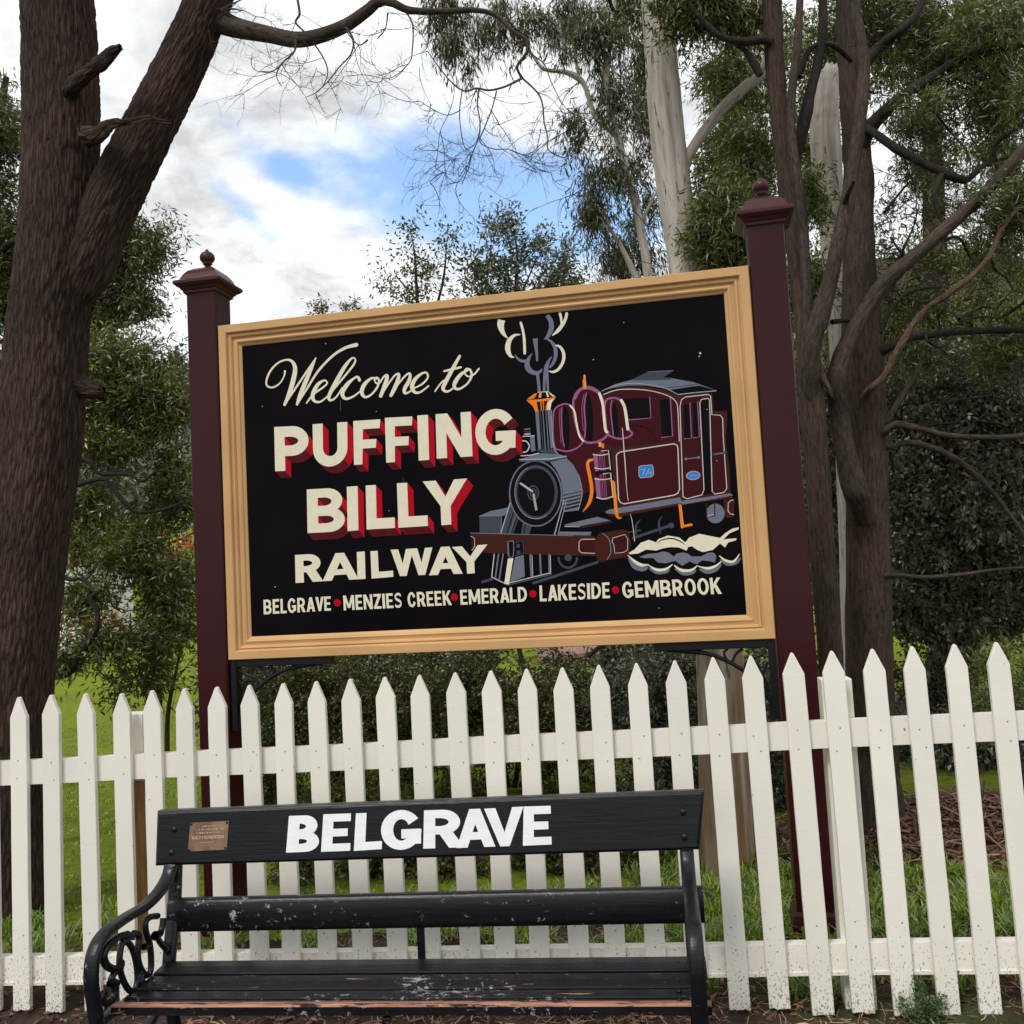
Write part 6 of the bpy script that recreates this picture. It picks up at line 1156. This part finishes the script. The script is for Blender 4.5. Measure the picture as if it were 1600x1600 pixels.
spec = [('B', [(163, 143), (318, 138), (148, 327), (318, 320)], .37, .225), ('E', [(335, 135), (478, 130), (323, 323), (474, 317)], .38, .205), ('L', [(498, 130), (636, 124), (487, 318), (632, 309)], .40, .22), ('G', [(622, 118), (830, 112), (624, 316), (832, 306)], .30, .235),
        ('R', [(838, 115), (1030, 109), (834, 307), (1040, 300)], .30, .215), ('A', [(992, 111), (1196, 104), (1000, 304), (1200, 296)], .25, .22), ('V', [(1138, 107), (1340, 96), (1148, 299), (1342, 291)], .25, .2), ('E', [(1336, 96), (1476, 92), (1332, 292), (1481, 286)], .38, .205)]
for k_, (ch, q, wx, wy) in enumerate(spec):
    o, V, Fc = paint('letter', letter_ops(ch, [Z8(p[0] + (2.5, -2.5, 2.5, -2.5)[i], p[1]) for i, p in enumerate(q)], wx, wy, 'letter_white', LB), 0.0, tp, ch + ' of BELGRAVE in bold white on the back board')
    for v_ in o.data.vertices: v_.co.y = yz(v_.co.z) - 0.0014 - 0.0003 * (k_ % 3)
# bolts
def dome(bm, p, r, h):
    rings = []
    for i in range(5):
        a_ = i / 5 * math.pi / 2; rings.append([bm.verts.new((p[0] + r * math.cos(a_) * math.cos(t_), p[1] - h * math.sin(a_), p[2] + r * math.cos(a_) * math.sin(t_))) for t_ in np.linspace(0, 2 * math.pi, 14, endpoint=False)])
    for A_, B_ in zip(rings, rings[1:]):
        for k in range(14): bm.faces.new([A_[k], A_[(k + 1) % 14], B_[(k + 1) % 14], B_[k]])
    bm.faces.new(rings[-1])
for px, py, r in ((272.5, 1296, .0115), (268, 1332, .0115), (1067.5, 1269, .0115), (1069.5, 1308, .0115)):
    p = onb(px, py); bm = bmesh.new(); dome(bm, (p.x, p.y + 0.0005, p.z), r, .008); bm_obj('bolt', bm, M['bench_iron'], tp, 0, True)
# plaque
q = [onb(*p) for p in ((298, 1285.5), (358, 1282.5), (355, 1327), (294, 1330))]
bm = bmesh.new(); fv = [bm.verts.new((p.x, p.y - 0.003, p.z)) for p in q]; bv = [bm.verts.new((p.x, p.y - 0.0002, p.z)) for p in q]
bm.faces.new(fv); 
for i in range(4): bm.faces.new([fv[i], fv[(i + 1) % 4], bv[(i + 1) % 4], bv[i]])
pq = bm_obj('plaque', bm, M['brass'], tp); pq['label'] = 'small aged brass plaque engraved RACV FOUNDATION'
pm = quad_map([(298, 1285.5), (358, 1282.5), (294, 1330), (355, 1327)])
PM['plaq'] = mat('plaque_engraving', lin(205, 180, 150), 0.5, 0.4, 0.2)
RW.update({'U': 1.0, 'T': .9, 'P': .9, 'Y': .95}); 
_g = glyph
def glyph(ch, wx, wy):
    if ch == 'T': return [(1, [(0, 1 - wy), (1, 1 - wy), (1, 1), (0, 1)]), (1, [(.5 - wx / 2, 0), (.5 + wx / 2, 0), (.5 + wx / 2, 1 - wy * .5), (.5 - wx / 2, 1 - wy * .5)])]
    return _g(ch, wx, wy)
o, V, Fc = small_word('RACV FOUNDATION', [pm((.08, .52)), pm((.92, .52)), pm((.08, .41)), pm((.92, .41))], 'engraving', 'plaq', LB, 0, pq, .25, .2)
o['label'] = 'engraved words RACV FOUNDATION'
for v_ in o.data.vertices: v_.co.y = yz(v_.co.z) - 0.0034
A6 = Art(0, 0, 1, []); A6.t = lambda p: LB(*pm(p)); pr = random.Random(3)
for yy, x0, x1 in ((.86, .32, .70), (.75, .18, .88), (.63, .18, .76), (.29, .30, .62), (.14, .12, .84)):
    x = x0
    while x < x1:
        w_ = pr.uniform(.012, .03); h_ = pr.uniform(.015, .035); A6.poly('plaq', [(x, yy - h_), (x + w_, yy - h_ + .01), (x + w_, yy + h_), (x, yy + h_ - .01)]); x += w_ + pr.uniform(.012, .05)
o, V, Fc = paint('engraving', A6.ops, 0, pq, 'worn illegible engraved lines'); o['kind'] = 'stuff'
for v_ in o.data.vertices: v_.co.y = yz(v_.co.z) - 0.0034
for u_, v0 in ((.03, .95), (.96, .95), (.03, .04), (.96, .06)):
    p = onb(*pm((u_, v0))); bm = bmesh.new(); dome(bm, (p.x, p.y - 0.003, p.z), .0045, .003); bm_obj('screw', bm, M['bench_iron'], pq, 0, True)
# lower back rail: half-round board
RY = 0.405
a1, a2, a3, a4 = bench.loc(262, 1406, RY), bench.loc(1098, 1387, RY), bench.loc(262, 1458, RY), bench.loc(1098, 1444, RY)
def halfround(name, xA, xB, zA, zB, hA, hB, y, depth, m0, cut=0.02):
    bm = bmesh.new(); prev = None; n_ = 40; prof_ = [(math.cos(t_), math.sin(t_)) for t_ in np.linspace(math.pi / 2, -math.pi / 2, 13)]
    for i in range(n_ + 1):
        f_ = i / n_; x = xA + (xB - xA) * f_; z = zA + (zB - zA) * f_; h_ = (hA + (hB - hA) * f_) / 2
        ring = [bm.verts.new((x, y - depth * c_ ** 0.8 if c_ > 0 else y, z + h_ * s_)) for c_, s_ in [(max(c, 0), s) for c, s in prof_]] + [bm.verts.new((x, y + 0.012, z - h_)), bm.verts.new((x, y + 0.012, z + h_))]
        if prev:
            m2 = len(ring)
            for j in range(m2): bm.faces.new([prev[j], prev[(j + 1) % m2], ring[(j + 1) % m2], ring[j]])
        else: bm.faces.new(ring[::-1])
        prev = ring
    bm.faces.new(prev); return bm_obj(name, bm, m0, bn, 0, True)
lr = halfround('back_rail', a1.x, a2.x, (a1.z + a3.z) / 2, (a2.z + a4.z) / 2, a1.z - a3.z, a2.z - a4.z, RY + 0.012, 0.022, M['bench_chip'])
md = lr.modifiers.new('edge', 'EDGE_SPLIT'); md.split_angle = math.radians(40)
p = bench.loc(653.5, 1426, RY - .011); bm = bmesh.new(); dome(bm, (p.x, p.y, p.z), .006, .004); bm_obj('screw', bm, M['bench_iron'], lr, 0, True)
# seat slats: (y0,y1, z0,z1 of the top surface)
sxl = bench.loc(158, 1572, 0.0); sxr = bench.loc(1112, 1568, 0.0)
zf = (bench.loc(675, 1570, 0.0)).z
H = lambda py, y: bench.loc(675, py, y).z
sl_ = [(0.004, 0.066, H(1570, .004), H(1560.5, .066)), (0.076, 0.142, H(1557.5, .076), H(1546, .142)), (0.152, 0.242, H(1542.5, .152), H(1521, .242)), (0.252, 0.345, H(1516.5, .252), H(1496.5, .345))]
grade = (bench.loc(1112, 1568, 0.0).z - bench.loc(186, 1570, 0.0).z) / (bench.loc(1112, 1568, 0).x - bench.loc(186, 1570, 0).x)

cxm = bench.loc(675, 1570, 0).x
sxL = bench.loc(186, 1572, 0.0).x - 0.03; sxR = bench.loc(1112, 1568, 0).x
for k, (y0, y1, z0, z1) in enumerate(sl_):
    bm = bmesh.new(); th = 0.032 if k else 0.030; n_ = 50; prev = None; rnd = 0.005 if k else 0.006
    for i in range(n_ + 1):
        x = sxL + (sxR - sxL) * i / n_; dz = grade * (x - cxm)
        pts = [(y0, z0 - rnd), (y0 + rnd * .3, z0 - rnd * .3), (y0 + rnd, z0), ((y0 + y1) / 2, (z0 + z1) / 2 + 0.0012), (y1 - rnd, z1), (y1 - rnd * .3, z1 - rnd * .3), (y1, z1 - rnd), (y1, z1 - th), (y0, z0 - th)]
        ring = [bm.verts.new((x, yy, zz_ + dz)) for yy, zz_ in pts]
        if prev:
            for j in range(9): bm.faces.new([prev[j], prev[(j + 1) % 9], ring[(j + 1) % 9], ring[j]])
        else: bm.faces.new(ring[::-1])
        prev = ring
    bm.faces.new(prev); so_ = bm_obj('seat_slat', bm, M[('bench_worn', 'bench_worn', 'bench_worn', 'bench')[k]], bn)
    if k == 0: # bare nosing where the paint has gone
        so_.data.materials.append(M['bench_edge'])
        for pl in so_.data.polygons:
            c_ = pl.center; n__ = pl.normal
            if c_.y < y0 + rnd * 1.2 and n__.z > 0.1 or (n__.z > 0.8 and c_.y < y0 + 0.02): pl.material_index = 1
# centre support bar
cs = bench.loc(657, 1450, RY + .03); bm = bmesh.new(); box_bm(bm, cs.x - .013, RY + .026, H(1505, .36) - .02, cs.x + .013, RY + .036, a1.z - .01); bm_obj('centre_strut', bm, M['bench_iron'], bn, 0.002)
bm = bmesh.new(); box_bm(bm, cs.x - .013, .01, H(1570, 0) - .055, cs.x + .013, .37, H(1570, 0) - .043); bm_obj('centre_strut', bm, M['bench_iron'], bn, 0.002)
# cast iron ends
XL = bench.loc(273, 1353, .43).x; XR = bench.loc(1073, 1330, .425).x

O8 = lambda x, y: (120 + x / 5.926, 1330 + y / 5.926)
def sidepts(pts, x=None, Z=O8): return [bench.side(*Z(*p), XL) for p in pts]
arm = [(870, 130), (845, 230), (780, 350), (690, 455), (600, 530), (480, 600), (360, 680), (260, 760), (190, 860), (150, 980), (135, 1110), (135, 1230), (150, 1350), (165, 1450), (180, 1560), (200, 1700)]
ap = sidepts(arm); print('arm', [(round(p.y, 3), round(p.z, 3)) for p in ap])
def sweep(path, wx, th, name, parent, m0, taper=None, seg=None, smooth=True):
    """bar of rounded rectangular section (width wx along the bench, thickness th in the plane of the end) swept along a path lying in a plane of constant x"""
    q = np.array([tuple(p)[:3] for p in catmull([tuple(p) for p in path], 6)]); Tn = np.gradient(q, axis=0); Tn /= np.linalg.norm(Tn, axis=1)[:, None]
    X_ = np.array([1.0, 0, 0]); Nn = np.cross(Tn, X_); m_ = len(q); tp_ = np.ones(m_) if taper is None else np.interp(np.linspace(0, 1, m_), np.linspace(0, 1, len(taper)), taper)
    sec = [(-.5, -.25), (-.42, -.42), (-.25, -.5), (.25, -.5), (.42, -.42), (.5, -.25), (.5, .25), (.42, .42), (.25, .5), (-.25, .5), (-.42, .42), (-.5, .25)]
    V = np.stack([q + X_ * (a_ * wx) * (0.6 + 0.4 * tp_[:, None]) + Nn * (b_ * th * tp_[:, None]) for a_, b_ in sec], 1).reshape(-1, 3); k = len(sec)
    i = np.arange(m_ - 1)[:, None]; j = np.arange(k)[None, :]; Q = np.stack([i * k + j, (i + 1) * k + j, (i + 1) * k + (j + 1) % k, i * k + (j + 1) % k], -1).reshape(-1, 4)
    return V, Q, np.zeros((len(V), 3))
def round_sweep(pts, r, taper=None):
    q = np.array([tuple(p)[:3] for p in catmull([tuple(p) for p in pts], 5)]); rr = np.full(len(q), r) if taper is None else r * np.interp(np.linspace(0, 1, len(q)), np.linspace(0, 1, len(taper)), taper)
    return tube_arrays(q, rr, 9, flat=1.0)
scr = [([(470, 770), (400, 790), (330, 835), (270, 900), (246, 980), (275, 1055), (340, 1092), (405, 1070), (415, 1035), (395, 1012)], .0115, [1, 1, 1.1, 1.1, 1, .9, .8]),
       ([(420, 850), (400, 950), (398, 1080), (435, 1210), (490, 1290), (535, 1285), (562, 1170), (540, 990), (495, 870), (445, 832), (420, 850)], .0100, None),
       ([(505, 820), (525, 760), (575, 790), (566, 900), (566, 1000), (592, 1090), (640, 1148), (682, 1110), (688, 990), (672, 850), (640, 750), (634, 660), (680, 610), (750, 600)], .0105, None),
       ([(410, 1080), (355, 1120), (322, 1180), (345, 1225), (350, 1300), (325, 1375), (270, 1405), (228, 1370), (235, 1320), (270, 1310)], .0105, [1, 1, 1.2, 1, 1, 1, .8]),
       ([(612, 1130), (592, 1200), (592, 1310)], .011, [1, 1.4, 1]), ([(410, 880), (440, 830), (500, 790)], .010, None),
       ([(725, 785), (770, 760), (790, 700), (800, 620)], .0105, [1.5, 1, 1]), ([(745, 800), (775, 850), (820, 890), (850, 940)], .010, [1, 1, 1.3, 1]),
       ([(300, 1225), (335, 1215), (378, 1225)], .013, [.8, 1, .8]), ([(680, 860), (640, 880), (615, 885)], .010, None)]
def seat_z(y): return np.interp(y, [0, .1, .2, .35], [sl_[0][2], sl_[1][2], sl_[2][2], sl_[3][3]]) - .034
for xe, lab in ((XL, 'left'), (XR, 'right')):
    en = empty('end_frame'); en.parent = bn; en['label'] = '%s cast iron end of the bench with scrolled arm' % lab
    dz = grade * (xe - cxm) - grade * (XL - cxm) if lab == 'right' else 0.0; mv = lambda p: Vector((xe, p[1], p[2] + dz))
    # shift so that each end frame is centred on its own line
    A_ = [mv(p) for p in ap if p.z > 0.33]; gz = -0.03
    low = [Vector((xe, -0.035, 0.30 + dz)), Vector((xe, -0.01, 0.20 + dz)), Vector((xe, 0.0, 0.12 + dz)), Vector((xe, -0.02, 0.05 + dz)), Vector((xe, -0.06, 0.01 + dz)), Vector((xe, -0.09, -0.03))]
    V = sweep(A_[::1] + low, 0.043, 0.027, '', en, None, [1.0, 1.0, .95, .9, .95, 1, 1, 1, 1, .9, .9, .9]); tubes_obj('arm', [V], M['bench_iron'], en)
    up_ = [Vector((xe, .452, a1.z + .26 + dz)), Vector((xe, .440, a1.z + .12 + dz)), Vector((xe, .425, a1.z + dz)), Vector((xe, .405, a1.z - .08 + dz)), Vector((xe, .375, seat_z(.35) - .0 + dz)), Vector((xe, .38, .28 + dz)), Vector((xe, .40, .15 + dz)), Vector((xe, .44, .05 + dz)), Vector((xe, .47, -.03))]
    tubes_obj('back_leg', [sweep(up_, 0.044, 0.026, '', en, None)], M['bench_iron'], en)
    sr = [Vector((xe, -0.045, float(seat_z(0)) - .012 + dz)), Vector((xe, .05, float(seat_z(.05)) - .008 + dz)), Vector((xe, .15, float(seat_z(.15)) - .008 + dz)), Vector((xe, .26, float(seat_z(.26)) - .008 + dz)), Vector((xe, .375, float(seat_z(.35)) - .008 + dz))]
    tubes_obj('seat_bearer', [sweep(sr, 0.040, 0.018, '', en, None)], M['bench_iron'], en)
    und = [Vector((xe, -0.04, .34 + dz)), Vector((xe, .06, .26 + dz)), Vector((xe, .18, .21 + dz)), Vector((xe, .30, .25 + dz)), Vector((xe, .375, .33 + dz))]
    tubes_obj('brace', [sweep(und, 0.03, 0.016, '', en, None)], M['bench_iron'], en)
    tubes_obj('scroll', [round_sweep([mv(p) for p in sidepts(pts)], r, tp_) for pts, r, tp_ in scr], M['bench_iron'], en)
# hex nuts on the slat ends at the right
for px, py in ((1058, 1500), (1060, 1527), (1061, 1543), (1062, 1558), (166, 1560)):
    yy = {1500: .30, 1527: .20, 1543: .11, 1558: .035, 1560: .03}[py]; p = bench.loc(px, py, yy); zt_ = np.interp(yy, [0, .1, .2, .35], [sl_[0][2], sl_[1][2], sl_[2][2], sl_[3][3]]) + grade * (p.x - cxm)
    bm = bmesh.new(); lathe_bm(bm, [(.008, -.002), (.009, .002), (.006, .005)], p.x, yy, zt_, 10); bm_obj('bolt', bm, M['bench_iron'], bn, 0, True)

# ------------------------------------------------------------------ ground cover
def blades(name, spots, n, hgt, wid, material, seed, label, cat, lay=0.0, curl=0.6, cl=14):
    """spots: (x0,x1,y0,y1,weight). curved three-segment blades"""
    rg = np.random.default_rng(seed); W_ = np.array([s[4] for s in spots], float); W_ /= W_.sum(); idx = rg.choice(len(spots), n, p=W_); S_ = np.array([s[:4] for s in spots])[idx]
    # tuft structure
    x = rg.uniform(S_[:, 0], S_[:, 1]); y = rg.uniform(S_[:, 2], S_[:, 3]); tuft = rg.integers(0, max(1, n // cl), n); 
    cx_ = x[tuft % n]; cy_ = y[tuft % n]; x = cx_ + rg.normal(size=n) * 0.028; y = cy_ + rg.normal(size=n) * 0.028
    z = 0.02 + 0.013 * x + 0.018
    an = rg.uniform(0, 2 * math.pi, n); L = hgt * rg.uniform(0.4, 1.3, n); le = rg.uniform(0.15, 1.0, n) * curl + lay
    d = np.stack([np.cos(an), np.sin(an)], 1); sd_ = np.stack([-np.sin(an), np.cos(an)], 1); V = []
    for k, (f, wf) in enumerate(((0, .8), (.4, 1), (.75, .65), (1, .05))):
        out = L * f * np.sin(le * (0.5 + f)); upz = L * f * np.cos(np.minimum(le * (0.4 + f), 1.9))
        c_ = np.stack([x + d[:, 0] * out, y + d[:, 1] * out, z + upz], 1); o_ = np.stack([sd_[:, 0], sd_[:, 1], np.zeros(n)], 1) * (wid * wf * 0.5)
        V += [c_ - o_, c_ + o_]
    V = np.stack(V, 1).reshape(-1, 3); b0 = np.arange(n)[:, None] * 8
    Q = np.concatenate([b0 + np.array([[0, 1, 3, 2]]), b0 + np.array([[2, 3, 5, 4]]), b0 + np.array([[4, 5, 7, 6]])], 1).reshape(-1, 4)
    me = npmesh(name, V, Q); at = me.attributes.new('tint', 'FLOAT', 'FACE'); at.data.foreach_set('value', np.repeat(np.clip(rg.normal(0.5, 0.2, n), 0, 1), 3).astype(np.float32))
    return tag(link(name, me, material), label, cat, None, 'stuff')
blades('grass', [(.35, 2.2, 3.95, 4.7, 6), (-1.1, .6, 4.0, 4.9, 3), (-2.6, -1.1, 4.3, 4.8, .8), (.8, 2.6, 3.5, 4.0, 1.4), (.5, 1.6, 4.7, 5.3, 2), (1.5, 3.2, 4.7, 5.7, 2.2), (2.2, 3.5, 3.6, 5, 1), (-4, -2.2, 4.3, 5, 1)], 28000, 0.080, 0.0070, M['grass'], 60, 'bright green tufted grass growing behind the picket fence', 'grass', curl=1.15, cl=34)
blades('grass', [(.2, 2.6, 3.45, 3.7, 1)], 420, 0.12, 0.008, M['grass'], 61, 'sparse grass tufts along the foot of the picket fence', 'grass')
blades('grass', [(-6, -.8, 4.8, 9, 4), (-9, 1, 9, 14, 3)], 42000, 0.022, 0.006, M['grass'], 62, 'short mown grass of the lawn beyond the fence at left', 'grass', curl=.8)
def litter(name, n, bounds, pile, L, W, material, seed, label, cat):
    rg = np.random.default_rng(seed); x = rg.uniform(bounds[0], bounds[1], n); y = rg.uniform(bounds[2], bounds[3], n)
    if pile: cx_, cy_, sx_, sy_, hh = pile; x = cx_ + rg.normal(size=n) * sx_; y = cy_ + rg.normal(size=n) * sy_; zz_ = hh * np.exp(-((x - cx_) / sx_) ** 2 / 2 - ((y - cy_) / sy_) ** 2 / 2) * rg.uniform(.55, 1, n)
    else: zz_ = rg.uniform(0, .02, n)
    z = 0.02 + 0.013 * x + 0.02 + zz_
    a_ = rg.uniform(0, 2 * math.pi, n); t_ = rg.normal(size=n) * .22; d = np.stack([np.cos(a_) * np.cos(t_), np.sin(a_) * np.cos(t_), np.sin(t_)], 1); s_ = np.cross(d, rg.normal(size=(n, 3)) * .4 + np.array([0, 0, 1.])); s_ /= np.linalg.norm(s_, axis=1)[:, None]; u_ = np.cross(s_, d)
    l_ = L * rg.uniform(.3, 1.3, n)[:, None]; w_ = W * rg.uniform(.4, 1.3, n)[:, None]; c_ = np.stack([x, y, z], 1); V = []
    for f in (-.5, 0, .5):
        cu = u_ * (l_ * .12 * (1 - 4 * f * f) * rg.normal(size=(n, 1)))
        for g2, up2 in ((-1, .0), (0, .35), (1, .0)): V.append(c_ + d * l_ * f + s_ * w_ * .5 * g2 * (1 if f == 0 else .6) + u_ * w_ * up2 + cu)
    V = np.stack(V, 1).reshape(-1, 3); b0 = np.arange(n)[:, None] * 9; Q = np.concatenate([b0 + np.array([q]) for q in ([0, 1, 4, 3], [1, 2, 5, 4], [3, 4, 7, 6], [4, 5, 8, 7])], 1).reshape(-1, 4)
    me = npmesh(name, V, Q); at = me.attributes.new('tint', 'FLOAT', 'FACE'); at.data.foreach_set('value', np.repeat(np.clip(rg.normal(.5, .25, n), 0, 1), 4).astype(np.float32))
    return tag(link(name, me, material), label, cat, None, 'stuff')
litter('bark_litter', 5200, None or (0, 0, 0, 0), (2.45, 5.35, .48, .22, .20), .24, .017, M['litter'], 70, 'heap of curled brown bark and dead leaves behind the fence at right', 'bark heap')
litter('bark_litter', 5200, (-4, 4, 3.36, 4.6), None, .055, .012, M['litter'], 71, 'brown fallen leaves and bark scattered along the foot of the fence', 'leaf litter')
litter('straw_litter', 2600, (-3, 3, 3.2, 3.62), None, .06, .004, M['straw'], 72, 'pale straw and twigs strewn on the dark ground before the fence', 'leaf litter')
# small ferny weed at the fence foot
t = tree('weed', 'small blue green feathery weed growing through the fence foot at right', 'plant')
st_ = []; lf = []
for k in range(11):
    p = fence.world(fence.loc(1445, 1588, -0.03)); p = Vector((p.x + pr.uniform(-.05, .05), p.y + pr.uniform(-.02, .03), 0.03)); d = Vector((pr.uniform(-.6, .6), pr.uniform(-.35, .2), 1)).normalized(); L = pr.uniform(.09, .19)
    q = [p + d * L * f + Vector((0, 0, -0.05 * f * f)) for f in (0, .33, .66, 1)]; st_.append(tube_arrays(q, [.0016, .0014, .001, .0006], 5))
    for f in (.3, .5, .7, .85, 1.0): lf.append((p + d * L * f, (.02, .02, .014), 3))
tubes_obj('stem', st_, M['bark_dark'], t); leaves('leaflet', lf, .016, .0075, M['leaf_fern'], t, 0, seed=80, per=9, sub=1, spread=.022, shell=0)['kind'] = 'stuff'; settle(t)
